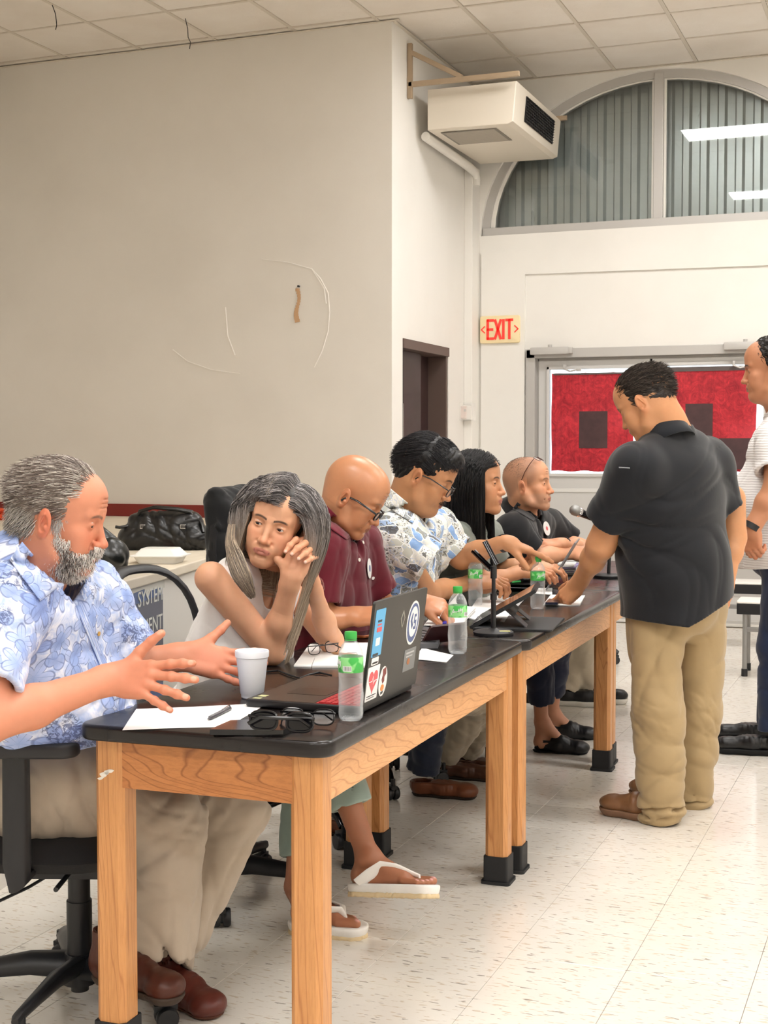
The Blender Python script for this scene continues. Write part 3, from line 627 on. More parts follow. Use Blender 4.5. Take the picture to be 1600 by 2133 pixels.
# ---- small things
m_paper = M('white_paper', '#f1f0ee', .8); m_paper2 = M('grey_print', '#b9b9bb', .8); m_foam = M('foam_cup_white', '#eef0f6', .55, bump=(120, .08, .001))
cu = B().lathe([(.0, .0), (.0235, .0), (.0265, .003), (.027, .010), (.0285, .012), (.0385, .100), (.0410, .1015), (.0415, .114), (.0405, .117), (.038, .115), (.0365, .10), (.026, .010), (0, .009)], 40, TR(-1.520, 3.02, TZ), cap=False).build('foam_cup', m_foam, None, True)
cu.scale = (1, 1, 1); tag(cu, 'white foam cup on the black table by the laptop', 'cup')
def sheet(name, pts, z, mat, label, cat='paper', curl=0.0, th=.0006, group=None):
    """pts: 4 corners (x,y) ; slightly waved thin sheet"""
    N = 14; V = []; F = []; P = [Vector((p[0], p[1])) for p in pts]
    for s_ in (1, 0):
        for i in range(N+1):
            for j in range(N+1):
                u, v = i/N, j/N; q = P[0].lerp(P[1], u).lerp(P[3].lerp(P[2], u), v); zz = z+s_*th+curl*(u**3)*.5+.0006*math.sin(5*u+3*v)+.0008; V.append((q.x, q.y, zz))
    m1 = (N+1)**2
    for s_ in (0, 1):
        for i in range(N):
            for j in range(N): q = [s_*m1+i*(N+1)+j, s_*m1+(i+1)*(N+1)+j, s_*m1+(i+1)*(N+1)+j+1, s_*m1+i*(N+1)+j+1]; F.append(q if s_ == 0 else q[::-1])
    rg = [i*(N+1) for i in range(N)]+[N*(N+1)+j for j in range(N)]+[(N-i)*(N+1)+N for i in range(N)]+[N-j for j in range(N)]
    for k in range(len(rg)): a0, a1 = rg[k], rg[(k+1) % len(rg)]; F.append((a0, a1, a1+m1, a0+m1))
    o = B().add(V, F).build(name, mat, None, True, auto=30); return tag(o, label, cat, group)
def xy(px, py, z=TZ): p = atZ(px, py, z); return (p.x, p.y)
sheet('paper_sheet', [xy(255, 1522), xy(475, 1514), xy(560, 1466), xy(284, 1478)], TZ, m_paper, 'blank white paper sheet at the near left table corner')
def pen(a, b_, col, label, r=.0045, z=TZ+.006):
    a = Vector((*a, z)); b_ = Vector((*b_, z)); e = empty('pen', a, label, 'pen'); d = (b_-a); 
    B().tube([a, a+d*.08, a+d*.10, a+d*.55, a+d*.56, a+d*.97, b_], [.001, .0028, r, r, r*1.08, r, r*.6], 12).build('barrel', col, e, True, True)
    B().tube([a+d*.62+up*(r+.001), a+d*.95+up*(r+.003), b_+up*r*.5], [(.0015, .001)]*3, 6).build('clip', m_chrome, e, True, True); return e
pen(xy(433, 1503), xy(480, 1480), M('grey_pen', '#4a474b', .3), 'dark grey pen lying on the blank white sheet', .005)
# black tablet under the sunglasses
tb = empty('tablet', (*xy(530, 1512), TZ), 'black tablet lying under the sunglasses on table corner', 'tablet')
pa, pb_, pc_, pd_ = [Vector(xy(*q, TZ+.01)) for q in ((437, 1522), (590, 1524), (650, 1494), (480, 1503))]
b = B(); V = [(v.x, v.y, z) for z in (TZ+.001, TZ+.013) for v in (pa, pb_, pc_, pd_)]; b.add(V, [(0, 1, 2, 3), (7, 6, 5, 4), (0, 4, 5, 1), (1, 5, 6, 2), (2, 6, 7, 3), (3, 7, 4, 0)]); b.build('body', M('tablet_black', '#0d0d10', .12), tb, world=True)
def glasses_geo(T, mats, name_l, parent, w=.066, h=.034, r=.0022, tl=.14, temples=True, dark=False, fold=False, round_=.45, lens=None):
    """local: x across, y forward(temples go to -y), z up"""
    out = []
    for s_ in (-1, 1):
        pts = []
        for k in range(28):
            a = 2*math.pi*k/28; c, q = math.cos(a), math.sin(a); n = 3.0; f = (abs(c)**n+abs(q)**n)**(-1/n); pts.append(Vector((s_*(w/2+.009)+c*f*w/2*.93, -.004*abs(s_*(w/2+.009)+c*f*w/2)/.06, q*f*h/2)))
        out.append(B().tube(pts, r, 8, closed=True, T=T).build('rim', mats, parent, True, True))
        b = B(); b.add([T @ p for p in pts], [tuple(range(28))]); out.append(b.build('lens', lens or m_lens, parent, world=True, fix=False))
    out.append(B().tube([(-.010, 0, .006), (-.005, .003, .010), (.005, .003, .010), (.010, 0, .006)], r, 8, T=T).build('bridge', mats, parent, True, True))
    if temples:
        for s_ in (-1, 1):
            x_ = s_*(w+.010); 
            P_ = [(x_, -.004, .008), (s_*.072, -.035, .010), (s_*.079, -.075, .010), (s_*.082, -tl*.9, .004), (s_*.084, -tl, -.018)] if not fold else [(x_, -.004, .008), (x_*.9, -.008, .008), (-x_*.6, -.014-.004*s_, .006), (-x_*.95, -.018, -.008)]
            out.append(B().tube(P_, [(r*.9, r*1.4)]*len(P_), 8, T=T).build('temple', mats, parent, True, True))
    return out
t = NT('clear_lens'); t.set(Base_Color=(.95, .97, 1, 1), Roughness=.03, Alpha=.22); m_lens = t.m
t = NT('dark_lens'); t.set(Base_Color=(.01, .01, .012, 1), Roughness=.05); m_dlens = t.m
m_gf = M('black_spectacle_frame', '#0e0e12', .2)
# sunglasses + second pair on the tablet
q1 = xy(592, 1505, TZ+.03); q2 = xy(630, 1500, TZ+.02)
g1 = empty('sunglasses', (q1[0], q1[1], TZ+.013), 'black sunglasses resting on the tablet corner', 'glasses')
glasses_geo(TR(q1[0], q1[1]-.01, TZ+.034) @ RZ(6) @ RX(-12), m_gf, 'x', g1, .062, .038, .0035, .13, fold=True, lens=m_dlens)
g2 = empty('reading_glasses', (q2[0]+.02, q2[1]+.03, TZ), 'thin black reading glasses behind the sunglasses by bottle', 'glasses')
glasses_geo(TR(q2[0]-.0, q2[1]+.03, TZ+.022) @ RZ(10) @ RX(-20), m_gf, 'x', g2, .052, .034, .0018, .13, fold=True)

# ---- laptop
m_lapb = M('laptop_black', '#17171a', .32); m_lapd = M('laptop_deck', '#3a3029', .35); m_keys = M('red_backlit_keys', '#b3242a', .45)
lp = empty('laptop', (-1.34, 3.09, TZ), 'open black laptop with red keys and sticker covered lid', 'laptop')
T = Matrix.Translation((-1.19, 2.905, TZ)) @ RZ(1.0)      # local: -x toward user, y along hinge
B().prism(rrect(.29, .37, .012, 4, -.145, .185), .003, .020, T, bev=.003).build('base', m_lapb, lp, True, True, 50)
B().prism([(-.285, .006), (-.115, .006), (-.115, .364), (-.285, .364)], .0201, .0209, T).build('palm_rest', m_lapd, lp, world=True)
B().prism([(-.225, .10), (-.125, .10), (-.125, .20), (-.225, .20)], .0209, .0216, T).build('touchpad', M('touchpad_brown', '#2e2520', .3), lp, world=True)
for yy, ww in ((.012, .022), (.04, .03)): B().prism([(-.275, yy), (-.255, yy), (-.255, yy+ww-.008), (-.275, yy+ww-.008)], .0209, .0213, T).build('palm_sticker', M('foil_sticker', '#c9c98f', .3), lp, world=True)
kb = B()
for r_ in range(6):
    for c_ in range(17): kb.box((-.1+r_*.0165, .02+c_*.0205, .0225), (.0135, .017, .003), .001, T=T, seg=1)
tag(kb.build('keys', m_keys, lp, world=True, fix=False), kind='stuff')
B().prism([(-.112, .008), (-.004, .008), (-.004, .362), (-.112, .362)], .0200, .0207, T).build('key_well', m_keys, lp, world=True)
h1 = T @ Vector((0, .004, .018)); topn = atY(783, 1243, 2.92); th_ = math.atan2(topn.x-h1.x, topn.z-h1.z)
Lh = .245; TL = T @ TR(0, 0, .018) @ RY(math.degrees(th_))     # local z up the lid, x outwards (back)
def lidp(y0, y1, z0, z1, x0, x1, name, mat, par, r=.004):
    b = B(); b.prism(rrect(y1-y0, z1-z0, r, 4, (y0+y1)/2, (z0+z1)/2), x0, x1, TL @ Matrix(((0, 0, 1, 0), (1, 0, 0, 0), (0, 1, 0, 0), (0, 0, 0, 1)))); return b.build(name, mat, par, world=True)
t = NT('brushed_lid'); p = t.coord('Object', (3, 3, 3)); v = t.n('ShaderNodeTexVoronoi'); t.link(p, v.inputs['Vector']); v.inputs['Scale'].default_value = 1.6; t.set(Base_Color=t.mix(v.outputs['Distance'], lin('#1d1d1d'), lin('#35332f')), Roughness=.4); m_lid = t.m
lid = lidp(.0, .37, .0, Lh, 0, .007, 'lid', m_lid, lp, .008); lidp(.012, .358, .015, Lh-.012, -.0012, 0, 'screen', M('screen_dark', '#0a0a0c', .1), lid)
def st(y0, y1, z0, z1, mat, x=.0072, r=.003): return lidp(y0, y1, z0, z1, .007, x+.0006, 'sticker', mat, lid, r)
m_sb = M('sticker_blue', '#58aee0', .4); m_sw = M('sticker_white', '#eeeeee', .4); m_sr = M('sticker_red', '#d9555c', .4); m_sn = M('sticker_navy', '#4a5c8c', .4); m_sk = M('sticker_dark', '#2a2a2c', .4)
st(.012, .075, .115, .225, m_sb); st(.02, .065, .095, .112, m_sw); st(.02, .055, .116, .122, m_sk, .0078); st(.025, .06, .098, .102, m_sk, .0078)
st(.03, .055, .195, .200, m_sk, .0078, .001); st(.03, .055, .187, .191, m_sr, .0078, .001); st(.028, .06, .172, .183, m_sr, .0078, .003); st(.03, .056, .14, .158, m_sw, .0078, .002)
st(.006, .082, .012, .092, m_sw)
def lid_shape(pts, mat, x0=.0076, x1=.0084, name='sticker_print'):
    b = B(); b.prism(pts, x0, x1, TL @ Matrix(((0, 0, 1, 0), (1, 0, 0, 0), (0, 1, 0, 0), (0, 0, 0, 1)))); return b.build(name, mat, lid, world=True)
hp = []
for k in range(30):
    a = 2*math.pi*k/30; hp.append((.044+.0018*16*math.sin(a)**3, .058+.0019*(13*math.cos(a)-5*math.cos(2*a)-2*math.cos(3*a)-math.cos(4*a))))
lid_shape(hp, m_sr); lid_shape([(.018, .056), (.038, .056), (.042, .066), (.046, .048), (.05, .056), (.07, .056), (.07, .058), (.052, .058), (.047, .052), (.042, .070), (.037, .058), (.018, .058)], m_sw, .0084, .0088)
lid_shape([(.014, .022), (.072, .022), (.072, .024), (.014, .024)], m_sk); lid_shape([(.014, .017), (.06, .017), (.06, .0185), (.014, .0185)], m_sk)
def ell(cy, cz, ry, rz_, n=30): return [(cy+ry*math.cos(2*math.pi*k/n), cz+rz_*math.sin(2*math.pi*k/n)) for k in range(n)]
lid_shape(ell(.115, .045, .027, .036), m_sw, .007, .0078); lid_shape([(.105, .075), (.125, .078), (.13, .062), (.12, .055), (.122, .045), (.112, .04), (.104, .05), (.108, .062)], M('sticker_maroon', '#7a2320', .4)); lid_shape(ell(.113, .03, .011, .008), M('sticker_orange', '#e08a35', .4)); lid_shape([(.106, .02), (.122, .022), (.12, .016), (.108, .014)], m_sk)
lid_shape(ell(.285, .165, .045, .055), m_sw, .007, .0078); lid_shape(ell(.285, .165, .040, .049), m_sn, .0078, .0082); lid_shape(ell(.285, .168, .030, .038), m_sw, .0082, .0086)
lid_shape([(.262, .172), (.273, .192), (.278, .188), (.274, .172), (.283, .160), (.276, .150)], m_sn, .0086, .009); lid_shape([(.288, .186), (.303, .186), (.303, .179), (.294, .179), (.294, .171), (.305, .171), (.305, .148), (.287, .148), (.287, .155), (.297, .155), (.297, .163), (.287, .163)], m_sn, .0086, .009)
lid_shape([(.205, .205), (.22, .185), (.205, .160), (.19, .185)], M('badge_silver', '#a9a99f', .3, .6), .007, .0078); lid_shape([(.205, .198), (.214, .185), (.205, .168), (.196, .185)], m_sk, .0078, .0082)
st(.25, .335, .045, .10, M('sticker_grey', '#6f7274', .3), r=.002); lid_shape(ell(.285, .068, .010, .008), M('sticker_amber', '#a8683a', .4)); lid_shape([(.262, .088), (.32, .088), (.32, .092), (.262, .092)], m_paper2); lid_shape([(.262, .08), (.31, .08), (.31, .083), (.262, .083)], m_paper2)

# ---- bottles
t = NT('clear_bottle'); fr_ = t.n('ShaderNodeLayerWeight'); fr_.inputs[0].default_value = .35; t.set(Base_Color=(.86, .9, .93, 1), Roughness=.03, Alpha=t.ramp(fr_.outputs['Facing'], [(0., .05), (.7, .30), (1., .85)])); t.b.inputs['Specular IOR Level'].default_value = 1.0; m_pet = t.m
m_cap = M('green_cap', '#35a545', .4); 
t = NT('green_label'); p = t.coord('Object', (1, 1, 1)); n1 = t.noise(p, 30, 2); t.set(Base_Color=t.mix(t.ramp(n1, [(.48, 0.), (.54, 1.)]), lin('#3fae4c'), lin('#8fd98a')), Roughness=.35); m_label = t.m
t = NT('bottle_water'); t.set(Base_Color=(1, 1, 1, 1), Roughness=0.0, Transmission_Weight=1.0, IOR=1.33); m_water = t.m
def bottle(x, y, label, rz=0, z=TZ, full=.6, s=.91):
    e = empty('water_bottle', (x, y, z), label, 'bottle', 'plastic water bottles with green labels')
    T = TR(x, y, z) @ RZ(rz) @ Matrix.Diagonal((s, s, s, 1)); R = .031
    prof = [(0, .006), (.012, .002), (.024, 0), (.029, .006), (R, .016), (R*.96, .035), (R, .06), (R*.95, .085), (R*.98, .10), (R, .112), (R, .118), (R*.99, .12), (R*.99, .158), (R, .162), (R*.93, .172), (R*.72, .186), (.0135, .197), (.0125, .202), (.0125, .212)]
    V = []; F = []; n = 36
    for i, (r, zz) in enumerate(prof):
        for k in range(n):
            a = 2*math.pi*k/n; rr = r*(1+(.045*math.cos(10*a) if .03 < zz < .105 else 0)*math.sin(math.pi*min(max((zz-.02)/.09, 0), 1))); V.append((rr*math.cos(a), rr*math.sin(a), zz))
    for i in range(len(prof)-1):
        for k in range(n): k2 = (k+1) % n; F.append((i*n+k, i*n+k2, (i+1)*n+k2, (i+1)*n+k))
    V2 = []; 
    F.append(tuple(range(n))[::-1])
    # inner skin makes a thin wall
    m0 = len(V)
    for i, (r, zz) in enumerate(prof):
        for k in range(n):
            a = 2*math.pi*k/n; rr = max(r-.0012, .001)*(1+(.045*math.cos(10*a) if .03 < zz < .105 else 0)*math.sin(math.pi*min(max((zz-.02)/.09, 0), 1))); V.append((rr*math.cos(a), rr*math.sin(a), zz+(.0012 if i < 3 else 0)))
    for i in range(len(prof)-1):
        for k in range(n): k2 = (k+1) % n; F.append((m0+i*n+k2, m0+i*n+k, m0+(i+1)*n+k, m0+(i+1)*n+k2))
    F.append(tuple(m0+k for k in range(n))); q = (len(prof)-1)*n
    for k in range(n): k2 = (k+1) % n; F.append((q+k, q+k2, m0+q+k2, m0+q+k))
    B().add(V, F, T).build('bottle_body', m_pet, e, True, True, 60, fix=False)
    c = B(); c.lathe([(.0145, .201), (.0155, .203), (.0155, .216), (.0145, .219), (0, .219)], 28, T, cap=False); c.lathe([(.0145, .1975), (.0152, .1975), (.0152, .2), (.0145, .2)], 28, T, cap=False)
    c.build('cap', m_cap, e, True, True)
    lb = B(); lb.lathe([(R*.995, .120), (R*1.008, .121), (R*1.008, .157), (R*.995, .158)], 40, T, cap=False); lab = lb.build('label_band', m_label, e, True, True)
    # printed brand script and barcode on the band
    def wrap(v, a0, zc): a = a0+v[0]/R; rr = R*1.008+.0005+v[2]; return (rr*math.cos(a), rr*math.sin(a), zc+v[1])
    scr = [(-.019, -.008), (-.015, .001), (-.011, .009), (-.010, .001), (-.011, -.003), (-.014, .0), (-.009, .001), (-.006, -.002), (-.004, .002), (-.002, -.003), (0, .002), (.002, -.002), (.004, .002), (.006, .009), (.005, -.001), (.008, .001), (.011, .011), (.010, -.001), (.013, .002), (.015, .007), (.0145, -.001), (.017, .006), (.016, -.004), (.0135, -.009)]
    B().tube([wrap((px_, pz_+px_*.12, .0006), math.radians(-95), .140) for px_, pz_ in scr], .0011, 6, T=T).build('label_script', m_sw, lab, True, True)
    bc = B()
    a0 = math.radians(-30)
    W4 = []
    for k in range(7): 
        for zz in (.124, .137): W4.append(wrap((-.011+k*.0037, 0, .0001), a0, zz))
    bc.add(W4, [(2*k, 2*k+2, 2*k+3, 2*k+1) for k in range(6)], T); bc.build('barcode_field', m_sw, lab, world=True, fix=False)
    bb = B()
    for k in range(9):
        xx = -.008+k*.0021; w2 = .0005+(k*7 % 3)*.0003; bb.add([wrap((xx, 0, .0004), a0, .126), wrap((xx+w2, 0, .0004), a0, .126), wrap((xx+w2, 0, .0004), a0, .136), wrap((xx, 0, .0004), a0, .136)], [(0, 1, 2, 3)], T)
    bb.build('barcode', m_sk, lab, world=True, fix=False)
    return e
bx, by = xy(731, 1499); bottle(bx, by, 'green capped water bottle nearest, in front of the sticker laptop', -55, s=.905)
bx, by = xy(950, 1362); bottle(bx, by+.015, 'green capped water bottle behind the sticker laptop, second nearest', 20)
pb3 = at(990, 1256, 5.40); bottle(pb3.x, pb3.y, 'green labelled water bottle beside the arm of the aloha shirt man', 10)
bx, by = xy(1120, 1268); bottle(bx, by, 'green capped water bottle behind the folded tablet', 50)
# ================================================================ figures: implicit-surface toolkit
def vlen(a): return np.sqrt((a*a).sum(-1))
A3 = lambda v: np.array([v[0], v[1], v[2]], float)
def unit(v): v = A3(v); return v/np.linalg.norm(v)
class Vox:
    """signed-distance grid in a local frame M (4x4 numpy, local->world)"""
    def __init__(s, lo, hi, h, Mw=None):
        s.h = h; s.lo = np.array(lo, float); s.n = (np.ceil((np.array(hi)-s.lo)/h)).astype(int)+1
        s.D = np.full(tuple(s.n), 1e2, np.float32); s.M = np.eye(4) if Mw is None else Mw; s.Mi = np.linalg.inv(s.M)
        s.ax = [(s.lo[i]+h*np.arange(s.n[i])).astype(np.float32) for i in range(3)]
    def L(s, p): return (s.Mi @ np.append(A3(p), 1))[:3]
    def Ld(s, d): return s.Mi[:3, :3] @ A3(d)
    def sub(s, lo, hi):
        i0 = np.clip(np.floor((np.array(lo)-s.lo)/s.h).astype(int), 0, s.n); i1 = np.clip(np.ceil((np.array(hi)-s.lo)/s.h).astype(int)+1, 0, s.n)
        if (i1 <= i0).any(): return None, None
        sl = tuple(slice(a, b) for a, b in zip(i0, i1)); return sl, (s.ax[0][sl[0]][:, None, None], s.ax[1][sl[1]][None, :, None], s.ax[2][sl[2]][None, None, :])
    def _op(s, sl, d, k, op):
        D = s.D[sl]
        if op == 'add':
            if k > 0: hh = np.maximum(k-np.abs(D-d), 0)/k; s.D[sl] = np.minimum(D, d)-hh*hh*k*.25
            else: s.D[sl] = np.minimum(D, d)
        elif op == 'cut':
            if k > 0: hh = np.maximum(k-np.abs(D+d), 0)/k; s.D[sl] = np.maximum(D, -d)+hh*hh*k*.25
            else: s.D[sl] = np.maximum(D, -d)
    def cone(s, a, b, ra, rb, k=.01, op='add', fl=None, cut=None):
        """tapered capsule; fl=(axis, factor) flattens; cut=(point, normal) keeps the side the normal points away from"""
        a, b = A3(a), A3(b); m = max(ra, rb)*(max(1, fl[1]) if fl else 1)+k+3*s.h
        sl, P = s.sub(np.minimum(a, b)-m, np.maximum(a, b)+m)
        if sl is None: return s
        ab = b-a; q = [P[i]-a[i] for i in range(3)]; dd = float(ab @ ab)+1e-12
        t = np.clip((q[0]*ab[0]+q[1]*ab[1]+q[2]*ab[2])/dd, 0, 1); q = [q[i]-t*ab[i] for i in range(3)]
        if fl: ax = unit(fl[0]); pr = (q[0]*ax[0]+q[1]*ax[1]+q[2]*ax[2])*(1/fl[1]-1); q = [q[i]+pr*ax[i] for i in range(3)]
        d = np.sqrt(q[0]**2+q[1]**2+q[2]**2)-(ra+(rb-ra)*t)
        if fl and fl[1] < 1: d = d*max(fl[1], .4)
        if cut is not None:
            c, n = A3(cut[0]), unit(cut[1]); d = np.maximum(d, (P[0]-c[0])*n[0]+(P[1]-c[1])*n[1]+(P[2]-c[2])*n[2])
        s._op(sl, d, k, op); return s
    def ell(s, c, r, k=.01, R=None, op='add'):
        c = A3(c); r = A3(r); m = r.max()+k+3*s.h; ext = (np.abs(R) @ r if R is not None else r)+k+3*s.h
        sl, P = s.sub(c-ext, c+ext)
        if sl is None: return s
        q = [P[i]-c[i] for i in range(3)]
        if R is not None: q = [q[0]*R[0][i]+q[1]*R[1][i]+q[2]*R[2][i] for i in range(3)]
        k0 = np.sqrt((q[0]/r[0])**2+(q[1]/r[1])**2+(q[2]/r[2])**2); k1 = np.sqrt((q[0]/r[0]**2)**2+(q[1]/r[1]**2)**2+(q[2]/r[2]**2)**2)
        s._op(sl, k0*(k0-1)/np.maximum(k1, 1e-6), k, op); return s
    def plane(s, c, n, lo=None, hi=None, k=0.0):
        """removes everything on the side n points to (inside an optional box)"""
        c, n = A3(c), unit(n); sl, P = s.sub(s.lo if lo is None else lo, s.lo+s.h*s.n if hi is None else hi)
        if sl is None: return s
        s._op(sl, -((P[0]-c[0])*n[0]+(P[1]-c[1])*n[1]+(P[2]-c[2])*n[2]), k, 'cut'); return s
    def wrinkle(s, amp, f, seed=0, dirs=None, warp=1.2, zone=None):
        r = np.random.default_rng(seed); idx = np.nonzero(np.abs(s.D) < 3.5*s.h+amp*2); P = [s.ax[i][idx[i]] for i in range(3)]
        w = [np.sin(f*.45*(P[0]*a+P[1]*b+P[2]*c)+ph) for a, b, c, ph in r.uniform(-1, 1, (3, 4))*[1.3, 1.3, 1.3, 3.1]]
        v = 0
        for j in range(4):
            d = unit(r.normal(size=3)) if dirs is None else unit(A3(dirs[j % len(dirs)])+r.normal(size=3)*.28); fr = f*r.uniform(.6, 1.5)
            u = np.sin(fr*(P[0]*d[0]+P[1]*d[1]+P[2]*d[2])+warp*(w[0]*1.1+w[1]*.8*np.sin(j+1.3)+w[2])+r.uniform(0, 6)); v = v+(1-np.abs(u))**2*1.6-.55
        v = v/2.1
        if zone is not None: v = v*zone(*P)
        s.D[idx] += (v*amp).astype(np.float32); return s
    def mesh(s):
        D = s.D; n = s.n
        neg = D < 0; e = []
        cnt = np.zeros(n-1, np.int8)
        for i in (0, 1):
            for j in (0, 1):
                for k in (0, 1): cnt += neg[i:n[0]-1+i, j:n[1]-1+j, k:n[2]-1+k]
        act = (cnt > 0) & (cnt < 8); idx = -np.ones(n-1, np.int64); ii = np.nonzero(act); m = len(ii[0]); idx[ii] = np.arange(m)
        acc = np.zeros((m, 3)); c = np.zeros(m)
        for (o0, o1, ax) in [((i, j, 0), (i, j, 1), 2) for i in (0, 1) for j in (0, 1)]+[((i, 0, j), (i, 1, j), 1) for i in (0, 1) for j in (0, 1)]+[((0, i, j), (1, i, j), 0) for i in (0, 1) for j in (0, 1)]:
            a = D[ii[0]+o0[0], ii[1]+o0[1], ii[2]+o0[2]]; b = D[ii[0]+o1[0], ii[1]+o1[1], ii[2]+o1[2]]; x = (a < 0) != (b < 0)
            t = np.where(x, a/np.where(x, a-b, 1), 0); p = np.tile(np.array(o0, float), (m, 1)); p[:, ax] = t; acc += np.where(x[:, None], p, 0); c += x
        V = s.lo+(np.stack(ii, 1)+acc/np.maximum(c, 1)[:, None])*s.h
        F = []
        for ax in range(3):
            u, v = (ax+1) % 3, (ax+2) % 3
            sl0 = [slice(None)]*3; sl1 = [slice(None)]*3; sl0[ax] = slice(0, -1); sl1[ax] = slice(1, None)
            a, b = neg[tuple(sl0)], neg[tuple(sl1)]; x = a != b; q = np.array(np.nonzero(x))
            ok = (q[u] > 0) & (q[v] > 0) & (q[u] < n[u]-1) & (q[v] < n[v]-1); q = q[:, ok]; fl = a[tuple(q)]
            def g(du, dv): r = q.copy(); r[u] -= du; r[v] -= dv; return idx[tuple(r)]
            f = np.stack([g(0, 0), g(1, 0), g(1, 1), g(0, 1)], 1); f[~fl] = f[~fl][:, ::-1]; F.append(f)
        return V @ s.M[:3, :3].T+s.M[:3, 3], np.concatenate(F), V
def npmesh(name, Vs, Fs, mat, parent=None, cols=None, uvs=None, smooth=True, tri=False):
    V = np.concatenate(Vs) if isinstance(Vs, list) else Vs
    if isinstance(Fs, list):
        o = 0; G = []
        for v, f in zip(Vs, Fs): G.append(f+o); o += len(v)
        F = np.concatenate(G)
    else: F = Fs
    k = F.shape[1]; me = bpy.data.meshes.new(name); me.vertices.add(len(V)); me.vertices.foreach_set('co', V.astype(np.float32).ravel())
    me.loops.add(F.size); me.loops.foreach_set('vertex_index', F.astype(np.int32).ravel()); me.polygons.add(len(F))
    me.polygons.foreach_set('loop_start', np.arange(0, F.size, k, dtype=np.int32)); me.polygons.foreach_set('use_smooth', np.full(len(F), smooth)); me.update(); me.validate()
    if cols is not None:
        c = np.concatenate(cols) if isinstance(cols, list) else cols; a = me.color_attributes.new('col', 'FLOAT_COLOR', 'POINT'); a.data.foreach_set('color', np.concatenate([c, np.ones((len(c), 1))], 1).astype(np.float32).ravel())
    if uvs is not None:
        c = np.concatenate(uvs) if isinstance(uvs, list) else uvs; a = me.attributes.new('pat', 'FLOAT_VECTOR', 'POINT'); a.data.foreach_set('vector', c.astype(np.float32).ravel())
    me.materials.append(mat); o = bpy.data.objects.new(name, me); COL.objects.link(o)
    if parent is not None: o.parent = parent; o.matrix_parent_inverse = WM(parent).inverted()
    return o
def tubes(P, R, n=4):
    """P (N,S,3), R (N,S) -> V,F of N tapered tubes"""
    N, S_, _ = P.shape; T = np.gradient(P, axis=1); T /= np.maximum(vlen(T), 1e-9)[..., None]
    ref = np.zeros_like(T); ref[..., 2] = 1; par = np.abs(T[..., 2]) > .9; ref[par] = [1, 0, 0]; U = np.cross(T, ref); U /= np.maximum(vlen(U), 1e-9)[..., None]; Wd = np.cross(T, U)
    a = 2*np.pi*np.arange(n)/n; V = P[:, :, None]+(U[:, :, None]*np.cos(a)[:, None]+Wd[:, :, None]*np.sin(a)[:, None])*R[:, :, None, None]
    base = (np.arange(N)[:, None, None]*S_+np.arange(S_-1)[None, :, None])*n; k = np.arange(n)[None, None]; k2 = (k+1) % n
    F = np.stack([base+k, base+k2, base+n+k2, base+n+k], -1).reshape(-1, 4); return V.reshape(-1, 3), F
def smoothstep(a, b, x): t = np.clip((x-a)/(b-a), 0, 1); return t*t*(3-2*t)
def attr_mat(name, rough=.5, spec=.5, nscale=60, namp=.12, bump=.15, bscale=250, bdist=.001, sss=0.0, aniso=False, coat=0.0, redden=0.0):
    t = NT(name); at_ = t.n('ShaderNodeAttribute'); at_.attribute_name = 'col'; p = t.coord('Object'); nz = t.noise(p, nscale, 3, .6)
    hsv = t.n('ShaderNodeHueSaturation'); t.link(at_.outputs['Color'], hsv.inputs['Color']); t.link(t.math('ADD', t.math('MULTIPLY', nz, namp*2), 1-namp), hsv.inputs['Value'])
    t.set(Base_Color=hsv.outputs[0], Roughness=rough); t.b.inputs['Specular IOR Level'].default_value = spec
    if sss: t.b.inputs['Subsurface Weight'].default_value = sss; t.b.inputs['Subsurface Radius'].default_value = (1, .35, .2); t.b.inputs['Subsurface Scale'].default_value = .006
    if coat: t.b.inputs['Coat Weight'].default_value = coat; t.b.inputs['Coat Roughness'].default_value = .25
    if bump: t.bump(t.noise(p, bscale, 4, .6), bump, bdist)
    return t.m
m_skin = attr_mat('skin', .48, .42, 45, .07, .12, 320, .0008, sss=.12)
m_skin_shiny = attr_mat('skin_shiny', .34, .5, 45, .08, .1, 320, .0008, sss=.1)
m_hair = attr_mat('hair', .42, .35, 30, .15, 0)
m_eyem = attr_mat('eye_surface', .12, .6, 10, 0, 0)
def cloth_mat(name, rough=.8, bscale=700, bstr=.25, bdist=.0006, sheen=.2, namp=.06):
    m = attr_mat(name, rough, .25, 25, namp, bstr, bscale, bdist); m.node_tree.nodes['Principled BSDF'].inputs['Sheen Weight'].default_value = sheen; return m
m_cloth = cloth_mat('plain_cloth')

